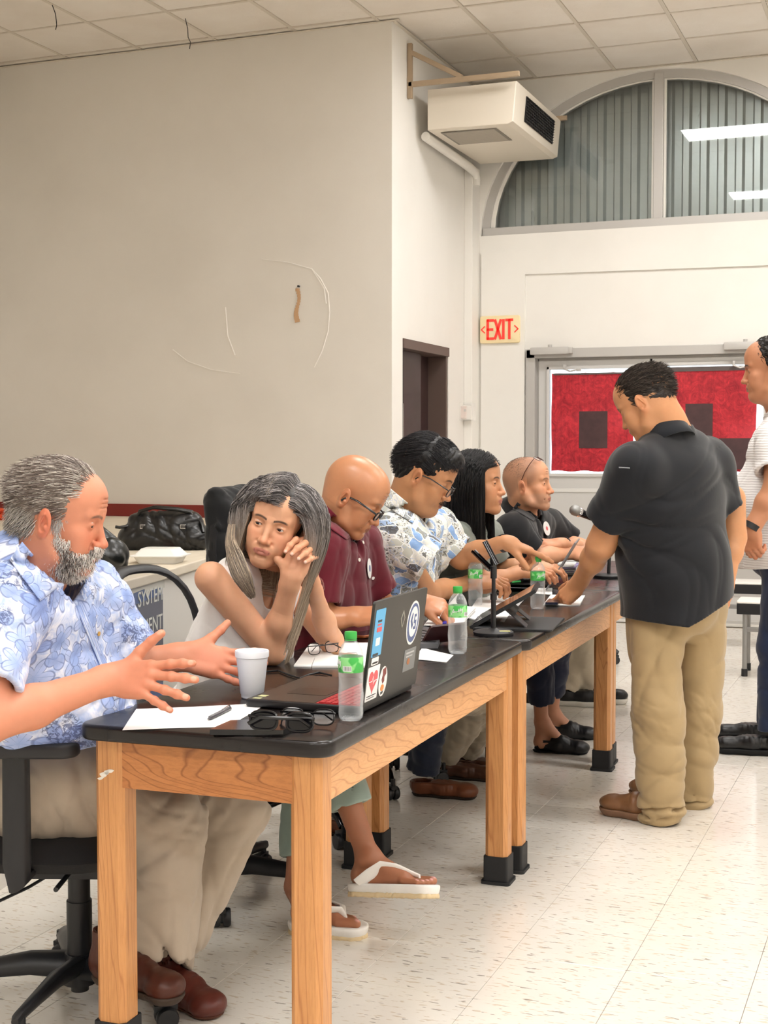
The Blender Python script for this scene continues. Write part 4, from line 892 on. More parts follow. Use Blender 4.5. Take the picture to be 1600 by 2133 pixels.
# ---------------------------------------------------------------- head
def head_frame(pos, fwd, upv, scale=1.0):
    f = unit(fwd); u = A3(upv); l = unit(np.cross(u, f)); u = np.cross(f, l); m = np.eye(4); m[:3, 0] = f*scale; m[:3, 1] = l*scale; m[:3, 2] = u*scale; m[:3, 3] = A3(pos); return m
def build_head(H, neck_w, col, h=.0022, neck_r=.056, fw=1.0, jaw=1.0, nose=1.0, lid=.5, mouth=0.0, lipc=None, brow=None, browc=(.12, .08, .06), stubble=None, stub_a=0., chin=1.0, cheek=1.0, nosew=1.0, ears=True, blush=.35, double=0.0, fem=0.0, lipfull=1.0, wrk=0.0, scalp=None, scalp_a=.5):
    """H local: x forward, y left, z up, origin between the ears; returns V,F,colours (world)"""
    v = Vox((-.135, -.105, -.20), (.14, .105, .145), h, H); nb = v.L(neck_w)
    v.ell((-.016, 0, .047), (.099, .0755*fw, .083), .0); v.ell((.028, 0, .052), (.062, .063*fw, .062), .03); v.ell((-.05, 0, .02), (.058, .06*fw, .06), .03)
    v.ell((.034, 0, -.018), (.054, .056*fw, .074), .03)
    v.ell((.036, 0, -.062), (.048, .045*jaw*fw, .042), .025)
    for s_ in (-1, 1):
        v.cone((-.004, s_*.056*fw*jaw, -.035), (.018, s_*.048*fw*jaw, -.073), .017, .015, .02); v.cone((.018, s_*.048*fw*jaw, -.073), (.070, s_*.014, -.093), .015, .015, .02)
        v.ell((.057, s_*.041*fw, -.016), (.020, .020*cheek, .018), .02); v.ell((.060, s_*.034*fw, -.045), (.022*cheek, .020*cheek, .026), .022)
    v.ell((.074, 0, -.092), (.019*chin, .022*chin, .017), .018)
    if double: v.ell((.030, 0, -.100), (.045, .045*jaw, .03), .03)
    v.cone((-.028, 0, -.035), nb, neck_r*.93, neck_r, .03, fl=((0, 1, 0), 1.08)); v.cone((-.035, 0, -.0), nb*.6+np.array([-.035, 0, 0])*.4, neck_r*.85, neck_r*.9, .03)
    # brow ridge, sockets, nose
    for s_ in (-1, 1):
        v.cone((.083, s_*.010, .028), (.070, s_*.045, .032), .0085 if not fem else .007, .007, .014)
        v.ell((.094, s_*.031, .009), (.016, .0175, .0125), .016, op='cut')
        v.ell((.0695, s_*.0315, .010), (.0150, .0155, .0140), .005)
    nl = .108*nose+.006*(nose-1)
    v.cone((.083, 0, .018), (.100+.010*(nose-1), 0, -.020), .0078, .0088, .010); v.ell((.1045+.012*(nose-1), 0, -.029), (.0115, .0115*nosew, .0100), .008)
    for s_ in (-1, 1):
        v.ell((.0935, s_*.0125*nosew, -.0325), (.0105, .0075, .0080), .006); v.ell((.100, s_*.0062*nosew, -.0405), (.0055, .0035, .004), .003, op='cut')
        v.cone((.086, s_*.021, -.038), (.074, s_*.033, -.062), .002*(1-.8*fem), .002*(1-.8*fem), .012, op='cut')
    # mouth
    lf = lipfull; mw = 1+.04*fem; v.ell((.083, 0, -.060), (.0145, .027, .020), .016)
    v.cone((.0935, -.008, -.0562), (.0935, .008, -.0562), .0048*lf, .0048*lf, .007)
    for s_ in (-1, 1): v.cone((.0932, s_*.008, -.0562), (.0825, s_*.0235*mw, -.0608), .0046*lf, .0024, .007); v.cone((.0918, s_*.004, -.0668), (.0825, s_*.0210*mw, -.0628), .0054*lf, .0026, .007)
    gap = .0013+mouth
    for s_ in (-1, 1): v.cone((.102, 0, -.0612), (.0885, s_*.0190, -.0614), gap, .0008, .0025, op='cut')
    v.cone((.093, -.010, -.0755), (.093, .010, -.0755), .003, .003, .008, op='cut'); v.cone((.100, 0, -.047), (.0985, 0, -.052), .0018, .0018, .004, op='cut')
    # eyelid openings
    op = .0058*lid
    for s_ in (-1, 1):
        if op > .0006:
            v.cone((.084, s_*.0235, .0085-.003*(1-lid)), (.082, s_*.0395, .0092-.003*(1-lid)), op, op*.75, .0015, op='cut'); 
        v.cone((.0855, s_*.022, .0175), (.079, s_*.043, .0175), .0012, .0012, .004, op='cut')
    if ears:
        for s_ in (-1, 1):
            R = np.array(head_frame((0, 0, 0), (math.cos(.45), s_*-.0-s_*math.sin(.45)*-1, -.12), (-.18, s_*.12, 1)))[:3, :3]
            c = np.array([-.012, s_*.0795*fw, -.006]); v.ell(c, (.0205, .0072, .0345), .005, R); v.ell(c+[-.001, -s_*.004, -.024], (.011, .006, .010), .006, R)
            v.ell(c+R @ np.array([.004, s_*.0065, .001]), (.0120, .0062, .0200), .0015, R, op='cut'); v.ell(c+R @ np.array([.0105, s_*.003, -.006]), (.005, .005, .006), .003, R)
            v.cone(c+R @ np.array([-.008, s_*.004, -.012]), c+R @ np.array([.002, s_*.005, .022]), .0018, .0018, .004)
    if wrk:
        for z in (.050, .060, .070): 
            v.cone((.089-.05*abs(z-.05), -.035, z), (.089-.05*abs(z-.05), .035, z), .0012*wrk, .0012*wrk, .006, op='cut')
        for s_ in (-1, 1): v.cone((.086, s_*.024, -.032), (.078, s_*.036, -.060), .0016*wrk, .0012*wrk, .006, op='cut'); v.cone((.079, s_*.022, -.004), (.070, s_*.042, -.001), .0008*wrk, .0008*wrk, .003, op='cut')
    W_, F, L = v.mesh(); n = len(L); C = np.tile(np.array(lin(col)[:3]), (n, 1)); x, y, z = L[:, 0], L[:, 1], L[:, 2]; ay = np.abs(y)
    def blend(m, c, lc=False): C[:] = C*(1-m[:, None])+np.array(c if lc else lin(c)[:3])*m[:, None]
    # blush on cheeks/nose/ears
    redc = np.array(lin(col)[:3])*[1.12, .72, .66]
    m = np.exp(-(((x-.07)/.03)**2+((ay-.036)/.02)**2+((z+.02)/.022)**2))*blush+np.exp(-(((x-.11)/.02)**2+(ay/.016)**2+((z+.03)/.016)**2))*blush; blend(np.clip(m, 0, .8), redc, True)
    m = (ay > .077*fw)*smoothstep(.074, .084, ay/fw)*blush*1.2*(x < .02); blend(np.clip(m, 0, .8), redc, True)
    lc = lin(lipc)[:3] if lipc else np.array(lin(col)[:3])*[.86, .55, .55]
    m = smoothstep(1.15, .8, ((z+.0614)/.0100/np.maximum(lf, .8))**2+(y/(.0250*mw))**2)*(x > .076); blend(m*.85, lc, True)
    m = smoothstep(.0042, .0015, np.abs(z+.0613+.0*y))*(ay < .022)*(x > .08)*(x < .095); blend(m*.6, np.array(lc)*.35, True)
    if scalp:
        m = smoothstep(-.02, .015, z+.9*np.maximum(-x-.02, 0)-.75*np.maximum(x-.012, 0)-.035*(ay > .06)*(x > -.03)*(x < .01))*smoothstep(.075, .03, x)*scalp_a*(.8+.2*np.sin(x*1500)*np.sin(z*1300+y*900)); blend(np.clip(m, 0, 1), scalp)
    if brow:
        bz = .0285+.004*np.sin((ay-.012)/.036*3.1)-(.05*(ay-.035)*(ay > .035)); m = smoothstep(.0042, .0018, np.abs(z-bz))*(ay > .010)*(ay < .050)*(x > .05)*smoothstep(.052, .042, ay)*brow; blend(m*.9, browc, True)
    for s_ in (-1, 1): # lash line
        m = smoothstep(.0030, .0012, np.abs(np.sqrt(((y-s_*.0315)/1.75)**2+((z-(.0088-.003*(1-lid))))**2)-op*1.05))*(x > .06)*(z > .007); blend(m*(.45+.4*fem), (.03, .02, .018), True)
    if stubble:
        m = smoothstep(-.028, -.045, z+.25*(x-.06)*0)*smoothstep(-.02, .03, x+(-z-.06)*.3)*(z > -.125)*stub_a*(1-smoothstep(1.3, .8, ((z+.0612)/.0105)**2+(y/.025)**2)); m = m*(.75+.25*np.sin(x*900)*np.sin(z*1100)); blend(np.clip(m, 0, 1), stubble)
    return W_, F, C
def eyes(H, parent, iris='#3a2416', gaze=(1, 0, 0), down=0.0):
    for s_ in (-1, 1):
        c = np.array([.0692, s_*.0315, .0098]); g = unit(gaze); bm = bmesh.new(); bmesh.ops.create_uvsphere(bm, u_segments=28, v_segments=20, radius=.0138)
        V = np.array([v.co[:] for v in bm.verts]); F = [[v.index for v in f.verts] for f in bm.faces]; bm.free()
        cs = V @ g/.0138; ir = np.array(lin(iris)[:3]); C = np.where((cs > math.cos(.22))[:, None], [.005, .005, .005], np.where((cs > math.cos(.46))[:, None], ir, [.72, .68, .65]))
        # finer iris: rebuild sphere around gaze axis so rings are clean
        t1 = unit(np.cross(g, [0, 0, 1])); t2 = np.cross(t1, g); V = []; C = []; rings = [0, .12, .205, .215, .30, .41, .44, .6, .8, 1.0, 1.3, 1.6, 2.0, 2.5, 3.0]
        n = 24
        for a in rings:
            for k in range(n):
                b = 2*math.pi*k/n; V.append(.0138*(math.cos(a)*g+math.sin(a)*(math.cos(b)*t1+math.sin(b)*t2))); C.append([.004, .004, .004] if a <= .21 else (list(ir*(1.0 if a < .35 else .6)) if a <= .42 else [.74, .69, .66]))
        F = np.array([(i*n+k, i*n+(k+1) % n, (i+1)*n+(k+1) % n, (i+1)*n+k) for i in range(len(rings)-1) for k in range(n)])
        V = np.array(V)+c; V = V @ H[:3, :3].T+H[:3, 3]; npmesh('eye', V, F, m_eyem, parent, np.array(C))

# ---------------------------------------------------------------- hands and arms
def arm(elbow, wrist, fdir, back, side, col, h=.0026, shoulder=None, re=.043, rw=.026, s=1.0, curl=((.2, .3, .2),)*4, spread=(.10, .02, -.05, -.14), thumb=(.7, .35, .25), thumb_out=.8, ru=.05, nail=None, tips=None, redden=.25, fingers=True, fl=.78, world=None):
    """forearm + hand (+ upper arm). fdir: finger direction, back: out of the back of the hand, side=+1 left hand, -1 right"""
    elbow, wrist = A3(elbow), A3(wrist); x = unit(wrist-elbow); z = A3(back); y = unit(np.cross(z, x)); z = np.cross(x, y); Mf = np.eye(4); Mf[:3, 0] = x; Mf[:3, 1] = y; Mf[:3, 2] = z; Mf[:3, 3] = wrist
    # hand frame in world
    hx = unit(fdir); hy = unit(np.cross(A3(back), hx)); hz = np.cross(hx, hy); th = -side  # thumb side: for left hand palm down thumb points to -y(local)
    G = np.eye(4); G[:3, 0] = hx*s; G[:3, 1] = hy*s; G[:3, 2] = hz*s; G[:3, 3] = wrist
    pts = []; W = lambda p: (G @ np.append(p, 1))[:3]
    K = [(.088, .027), (.092, .008), (.087, -.012), (.078, -.030)]; Ln = [(.042, .026, .021), (.046, .029, .022), (.042, .027, .021), (.033, .020, .018)]; Rf = [.0096, .0098, .0093, .0084]
    chains = []
    for i in range(4):
        kx, ky = K[i]; p = np.array([kx, th*ky, 0.]); ch = [p]; a = 0; sp = spread[i]*th
        c = curl[i] if len(curl) > i else curl[-1]
        for l, da in zip(Ln[i], c): a += da; d = np.array([math.cos(a)*math.cos(sp), math.cos(a)*math.sin(sp), -math.sin(a)]); ch.append(ch[-1]+d*l)
        chains.append(ch)
    if world: gi = np.linalg.inv(G); chains = [[(gi @ np.append(A3(q), 1))[:3] for q in ch] for ch in world]
    to, tdn, tb = thumb; b0 = np.array([.022, th*.020, -.006]); d1 = unit([math.cos(to), th*math.sin(to), -tdn]); m1 = b0+d1*.044; d2 = unit([math.cos(to*(1-tb)), th*math.sin(to*(1-tb)), -tdn-.15*tb]); m2 = m1+d2*.033; d3 = unit([math.cos(to*(1-1.8*tb)), th*math.sin(to*(1-1.8*tb)), -tdn-.25*tb]); m3 = m2+d3*.026
    allp = [W(q) for ch in chains for q in ch]+[W(q) for q in (m1, m2, m3)]+[elbow]+([A3(shoulder)] if shoulder is not None else [])
    LP = np.array([(np.linalg.inv(Mf) @ np.append(q, 1))[:3] for q in allp]); lo = LP.min(0)-.03; hi = LP.max(0)+.03; lo[1:] = np.minimum(lo[1:], -re*1.5-.01); hi[1:] = np.maximum(hi[1:], re*1.5+.01); lo -= (ru if shoulder is not None else .01); lo[0] -= re; hi += (ru*.6 if shoulder is not None else 0)
    v = Vox(lo, hi, h, Mf); E = v.L(elbow); Wl = lambda p: v.L(W(p)); Ld = lambda d: v.Ld(G[:3, :3] @ A3(d))
    mid = E*.62+v.L(wrist)*.38
    v.cone(E, mid, re*.92, re*.94, .0, fl=((0, 0, 1), .92)); v.cone(mid, (0, 0, 0), re*.90, rw*1.02, .02, fl=((0, 0, 1), .80)); v.cone((-.02, 0, 0), Wl((.02, 0, 0)), rw, rw*.98, .02, fl=((0, 0, 1), .74))
    if shoulder is not None: v.cone(E, v.L(shoulder), re*1.0, ru, .02)
    fz = (Ld((0, 0, 1)), fl)
    for i in range(4):
        kx, ky = K[i]; v.cone(Wl((.012, th*ky*.55, 0)), Wl((kx-.006, th*ky, 0)), .0160*s, .0135*s, .014, fl=fz)
    v.ell(Wl((.050, 0, -.006)), (.040*s, .034*s, .013*s), .012, np.stack([unit(Ld((1, 0, 0))), unit(Ld((0, 1, 0))), unit(Ld((0, 0, 1)))], 1))
    v.cone(Wl((.018, th*.016, -.008)), Wl(m1), .0170*s, .0125*s, .014); v.cone(Wl((.03, -th*.028, -.006)), Wl((.065, -th*.028, -.004)), .0125*s, .0115*s, .012)
    cols = []; nails = []
    if fingers:
        for i, ch in enumerate(chains):
            r = Rf[i]*s
            if world: v.cone(Wl((.03, K[i][1]*th*.6, 0)), Wl(ch[0]), .013*s, r*1.1, .01)
            for j in range(3):
                kk = .0035 if j else .007
                v.cone(Wl(ch[j]), Wl(ch[j+1]), r*(1.04, .97, .93)[j], r*(.95, .92, .78)[j], kk)
            for j in (0, 1, 2): v.ell(Wl(ch[j]), (r*1.08,)*3, .004)
            d = unit(ch[3]-ch[2]); nn = np.cross([0, 1, 0], d)*-1; nn = nn if nn[2] > 0 or abs(d[2]) > .8 else -nn
            if world: nn = (np.linalg.inv(G[:3, :3]) @ (-A3(cF)))
            if world: nails.append((W(ch[3]-d*.001)-A3(cF)*r*.8, .0066*s)); continue
            nails.append((W(ch[3]-d*.003+unit(np.cross(d, [0, 1, 0]))*r/s*.8), .0075*s))
        v.cone(Wl(m1), Wl(m2), .0118*s, .0105*s, .006); v.cone(Wl(m2), Wl(m3), .0105*s, .0088*s, .004); nails.append((W(m3+np.array([0, 0, .006])), .008*s))
        for i in range(3): # webbing creases between knuckles
            a, b = K[i], K[i+1]; 
    V, F, L = v.mesh(); C = np.tile(np.array(lin(col)[:3]), (len(V), 1)); redc = np.array(lin(col)[:3])*[1.08, .72, .68]
    def spot(c, r, cc, a): m = np.exp(-((V-c)**2).sum(1)/r**2)*a; C[:] = C*(1-m[:, None])+np.array(cc)*m[:, None]
    for ch in chains:
        for q in ch[:3]: spot(W(q), .013, redc, redden)
        spot(W(ch[3]), .012, redc, redden*1.2)
    spot(W(m2), .014, redc, redden); spot(W((.06, 0, -.02)), .05, redc, redden*.8)
    if nail:
        nc = lin(nail)[:3]
        for c, r in nails: m = smoothstep(r*1.0, r*.6, vlen(V-c)); C[:] = C*(1-m[:, None])+np.array(nc)*m[:, None]
    return V, F, C

# ---------------------------------------------------------------- strands
def strands(H, n, mask, flow, length, step=.008, r=.0009, lift=(.001, .006), seed=1, cols=((.3, .3, .3),), axes=(.099, .0755, .083), cen=(-.016, 0, .047), grav=0.0, jitter=.25, rings=6, free=None, colf=None, curl=0.0):
    rg = np.random.default_rng(seed); ax = np.array(axes); cen = np.array(cen); P0 = []
    tries = 0
    while len(P0) < n and tries < 60:
        d = rg.normal(size=(n*2, 3)); d /= vlen(d)[:, None]; p = cen+d*ax; ok = mask(p) > rg.random(len(p)); P0 += list(p[ok]); tries += 1
    P = np.array(P0[:n]); n = len(P); off = rg.uniform(lift[0], lift[1], n); Ls = length(P) if callable(length) else np.full(n, length); Ls = Ls*rg.uniform(.7, 1.15, n); S_ = rings
    jit = rg.normal(size=(n, 3))*jitter; out = [P.copy()]; cur = P.copy(); ph = rg.uniform(0, 6, n)
    for i in range(S_-1):
        st = (Ls/(S_-1))[:, None]; f = flow(cur, i/(S_-1))+jit*(1 if curl == 0 else 1); f[:, 2] -= grav*i/(S_-1)
        if curl: f[:, 0] += curl*np.sin(ph+i*1.3); f[:, 2] += curl*np.cos(ph+i*1.1)
        nrm = (cur-cen)/ax**2; nrm /= vlen(nrm)[:, None]
        f = f-nrm*np.minimum((f*nrm).sum(1), 0)[:, None]*(1 if free is None else 1); f /= np.maximum(vlen(f), 1e-6)[:, None]; cur = cur+f*st
        q = (cur-cen)/ax; k = vlen(q); tgt = 1+(off+.0015*i)/ax.mean(); ins = k < tgt
        cur = np.where(ins[:, None], cen+q/np.maximum(k, 1e-6)[:, None]*tgt[:, None]*ax, cur); out.append(cur.copy())
    PP = np.stack(out, 1); tap = np.linspace(1, .25, S_)**.8; RR = np.tile(tap, (n, 1))*r*rg.uniform(.7, 1.3, n)[:, None]
    V, F = tubes(PP, RR, 4); V = V @ H[:3, :3].T+H[:3, 3]
    if colf is not None: c = colf(P, rg)
    else: c = np.array(cols)[rg.integers(0, len(cols), n)]*rg.uniform(.75, 1.25, (n, 1))
    return V, F, np.repeat(c, S_*4, 0)
def cap_hair(H, lo, hi, h, build, col, noise=(.002, 90), seed=3, dirs=None):
    v = Vox(lo, hi, h, H); build(v)
    if noise: v.wrinkle(noise[0], noise[1], seed, dirs)
    V, F, L = v.mesh(); C = np.tile(np.array(lin(col)[:3]), (len(V), 1))*(.85+.3*np.random.default_rng(seed).random((len(V), 1))); return V, F, C

# ---------------------------------------------------------------- clothes
def pat_coords(V, segs):
    """pattern coordinates: (angle*radius, length, seg id) around the nearest bone"""
    best = np.full(len(V), 1e9); out = np.zeros((len(V), 3))
    for i, (a, b, r, ref) in enumerate(segs):
        a, b = A3(a), A3(b); ab = b-a; L_ = np.linalg.norm(ab); u = ab/L_; q = V-a; t = q @ u; tc = np.clip(t, 0, L_); d = vlen(q-tc[:, None]*u)/r
        e1 = unit(A3(ref)-u*(A3(ref) @ u)); e2 = np.cross(u, e1); ang = np.arctan2(q @ e2, q @ e1); m = d < best; best[m] = d[m]
        out[m] = np.stack([ang[m]*r+i*3.7, t[m], np.full(m.sum(), i*1.0)], 1)
    return out
def finish(name, v, col, mat, parent, segs=None, shade=None):
    V, F, L = v.mesh(); C = np.tile(np.array(lin(col)[:3]), (len(V), 1))
    if shade is not None: C = shade(V, C)
    return npmesh(name, V, F, mat, parent, C, pat_coords(V, segs) if segs else None)
def bbox(*pts, m=.1): P = np.array([A3(p) for p in pts]); return P.min(0)-m, P.max(0)+m
def torso_prims(v, B_, inf=0.0, k=.07, hips=True):
    """B_: dict pc (pelvis centre), nb (neck base), sr, sl (shoulders), cd/cw chest depth/width, bd/bw belly, bo belly forward"""
    pc, nb, sr, sl = (A3(B_[q]) for q in ('pc', 'nb', 'sr', 'sl')); u = unit(nb-pc); s_ = unit(sl-sr); f = unit(np.cross(s_, u)); s_ = np.cross(u, f); R = np.stack([f, s_, u], 1); L_ = np.linalg.norm(nb-pc)
    cd, cw, bd, bw, bo = (B_.get(q, d) for q, d in (('cd', .115), ('cw', .165), ('bd', .12), ('bw', .16), ('bo', .01)))
    v.ell(pc+u*L_*.66+f*B_.get('co', 0), (cd+inf, cw+inf, L_*.36), .0, R); v.ell(pc+u*L_*.34+f*bo, (bd+inf, bw+inf, L_*.32), k, R)
    if hips: v.ell(pc+u*.02, (B_.get('pd', .12)+inf, B_.get('pw', .17)+inf, .14), k, R)
    sh = B_.get('sh', .058)+inf; v.cone(sr, sl, sh, sh, .05); v.cone(nb+u*.0, sr*.8+nb*.2, sh*.75, sh*.9, .05); v.cone(nb, sl*.8+nb*.2, sh*.75, sh*.9, .05)
    v.cone(sr, pc+u*L_*.5-s_*cw*.55, sh*.9, .09+inf, .06); v.cone(sl, pc+u*L_*.5+s_*cw*.55, sh*.9, .09+inf, .06)
    if B_.get('bust'): b = B_['bust']; 
    if B_.get('bust'):
        for q in (-1, 1): v.ell(pc+u*L_*.60+f*(cd*.72)+s_*q*cw*.42, (b+inf*.6, b*1.05+inf*.6, b+inf*.6), .05, R)
    return u, s_, f
def collar(parent, name, nb, u, f, r, mat, col, hgt=.035, drop=.045, open_=.5, flare=.018, tip=.03, tilt=.3, th=.0022, back=1.0):
    """folded shirt collar: stand + turned leaf with points at the front"""
    nb, u, f = A3(nb), unit(u), unit(f); s_ = np.cross(u, f); N = 48; V = []; F = []
    for i in range(N+1):
        a = open_+(2*math.pi-2*open_)*i/N; ca, sa = math.cos(a), math.sin(a); fr = max(0, ca)
        d = f*ca+s_*sa; tp = math.exp(-((min(a-open_, 2*math.pi-open_-a))/.33)**2)
        lift = -tilt*ca*.05
        rows = [d*(r)+u*(lift-.004), d*(r*.97)+u*(hgt*(1-.45*fr)+lift), d*(r*.99+.004)+u*(hgt*(1-.45*fr)+.003+lift), d*(r+.006)+u*(hgt*(1-.45*fr)-.002+lift), d*(r+flare*.6)+u*(hgt*.3-drop*.35+lift), d*(r+flare+tip*tp*.55)+u*(-drop*.5-tip*tp+lift-.3*drop)]
        V += [nb+q*1.0+0 for q in rows]
    m = 6
    for i in range(N):
        for j in range(m-1): F.append((i*m+j, (i+1)*m+j, (i+1)*m+j+1, i*m+j+1))
    V = np.array(V); o = npmesh(name, V, np.array(F), mat, parent, np.tile(np.array(lin(col)[:3]), (len(V), 1)), np.stack([np.arange(len(V))//m*r*.13, (np.arange(len(V)) % m)*.014, np.zeros(len(V))], 1))
    md = o.modifiers.new('thick', 'SOLIDIFY'); md.thickness = th; md.offset = 0; return o
def trousers(parent, hipsR, kneeR, ankR, hipL, kneeL, ankL, pc, col, rt=.088, rk=.066, ra=.055, seed=5, mat=None, h=.0065, waist=None, amp=.006, hem=None, f=32, lo_cut=None, rp=.15, rkb=None, belt=None):
    lo, hi = bbox(hipsR, kneeR, ankR, hipL, kneeL, ankL, pc, m=.25); v = Vox(lo, hi, h); pc = A3(pc)
    v.ell(pc, (rp, rp, .13), .0); rkb = rkb or rk
    if belt: v.ell(A3(belt[0]), belt[1], .05)
    for i, (a, b, c) in enumerate(((hipsR, kneeR, ankR), (hipL, kneeL, ankL))):
        a, b, c = A3(a), A3(b), A3(c); n = unit(c-b); v.cone(a, b, rt, rk, .05 if True else 0)
        mid = b*.5+c*.5; v.cone(b, mid, rk, (rkb+ra)/2, .02); v.cone(mid, c+n*.05, (rkb+ra)/2, ra, .02, cut=(c, n))
        v.cone(c-n*.02, c+n*.06, ra-.018, ra-.014, .0, op='cut')
    dirs = [(1, .3, .30), (-.8, .5, .5), (.6, .6, .75), (-.2, 1, -.35)]
    v.wrinkle(amp, f, seed, dirs, 1.7)
    kz = [A3(kneeR), A3(kneeL)]; v.wrinkle(amp*.7, f*2.2, seed+1, [(0, 0, 1), (.5, .2, 1)], 1.5, zone=lambda X, Y, Z: np.maximum(np.exp(-((X-kz[0][0])**2+(Y-kz[0][1])**2+(Z-kz[0][2])**2)/.012), np.exp(-((X-kz[1][0])**2+(Y-kz[1][1])**2+(Z-kz[1][2])**2)/.012)))
    if waist is not None: v.plane(waist[0], waist[1])
    V, F, L = v.mesh(); C = np.tile(np.array(lin(col)[:3]), (len(V), 1)); return npmesh('trousers', V, F, mat or m_cloth, parent, C)
def shoe(parent, name, heel, toe, col, sole, w=.048, hgt=.075, shaft=None, solh=.022, upz=(0, 0, 1), mat=None, ankle=None, low=False, h=.004, toecap=None):
    heel, toe = A3(heel), A3(toe); x = unit(toe-heel); zz = A3(upz); y = unit(np.cross(zz, x)); z = np.cross(x, y); Mw = np.eye(4); Mw[:3, 0] = x; Mw[:3, 1] = y; Mw[:3, 2] = z; Mw[:3, 3] = heel; L_ = np.linalg.norm(toe-heel)
    v = Vox((-.03, -.08, -.01), (L_+.03, .08, max(hgt+.07, .16)), h, Mw)
    v.cone((.038, 0, .035+solh), (L_*.5, 0, .028+solh), .036, .036, 0); v.cone((L_*.5, 0, .026+solh), (L_-w*.9, 0, .012+solh), .038, .030, .03, fl=((0, 1, 0), w/.042)); v.ell((L_-w*1.0, 0, .018+solh), (w*1.0, w*.92, .027), .02)
    if not low: v.cone((.045, 0, .03+solh), (.048, 0, hgt+.02), .040, .040, .03); v.plane((0, 0, hgt), (0, 0, 1))
    if low: v.cone((.03, 0, hgt), (L_*.50, 0, hgt-.012), .034, .030, .008, op='cut')
    else: v.cone((.048, 0, hgt-.01), (.048, 0, hgt+.06), .034, .034, .0, op='cut')
    v.plane((0, 0, solh*.8), (0, 0, -1)); v.wrinkle(.0016, 70, 3, [x*0+np.array([1, 0, .3])])
    if shaft is not None: pass
    up_ = finish(name, v, col, mat or m_leath, parent)
    v = Vox((-.03, -.08, -.01), (L_+.03, .08, .06), h*.8, Mw)
    v.cone((.038, 0, .03), (L_*.5, 0, .03), .039, .036, 0); v.cone((L_*.5, 0, .03), (L_-w, 0, .03), .038, .036, .02, fl=((0, 1, 0), w/.04)); v.ell((L_-w*1.02, 0, .03), (w*1.06, w*.98, .04), .01)
    v.plane((0, 0, solh), (0, 0, 1)); v.plane((0, 0, 0), (0, 0, -1)); o = finish('sole', v, sole, m_solem, up_ if parent is not None else None)
    return up_
m_leath = attr_mat('leather', .42, .45, 20, .14, .2, 120, .001); m_solem = attr_mat('sole_rubber', .6, .3, 20, .1, .1, 100, .001)
def wrinkly(v, B_, amp, f, seed): v.wrinkle(amp, f, seed)
def band(parent, name, c, axis, r, w, mat, th=.003, fl=None):
    c = A3(c); ax = unit(axis); a = Vector(ax).orthogonal(); T = frame(c, ax, a); b = B(); n = 36
    k = fl or 1.0; prof = []
    V = []; F = []
    for (rr, xx) in ((r, -w/2), (r+th, -w/2), (r+th, w/2), (r, w/2)):
        for j in range(n): q = 2*math.pi*j/n; V.append((xx, rr*math.cos(q)*k, rr*math.sin(q)))
    for i in range(4):
        for j in range(n): F.append((i*n+j, i*n+(j+1) % n, ((i+1) % 4)*n+(j+1) % n, ((i+1) % 4)*n+j))
    return b.add(V, F, T).build(name, mat, parent, True, True, 50)

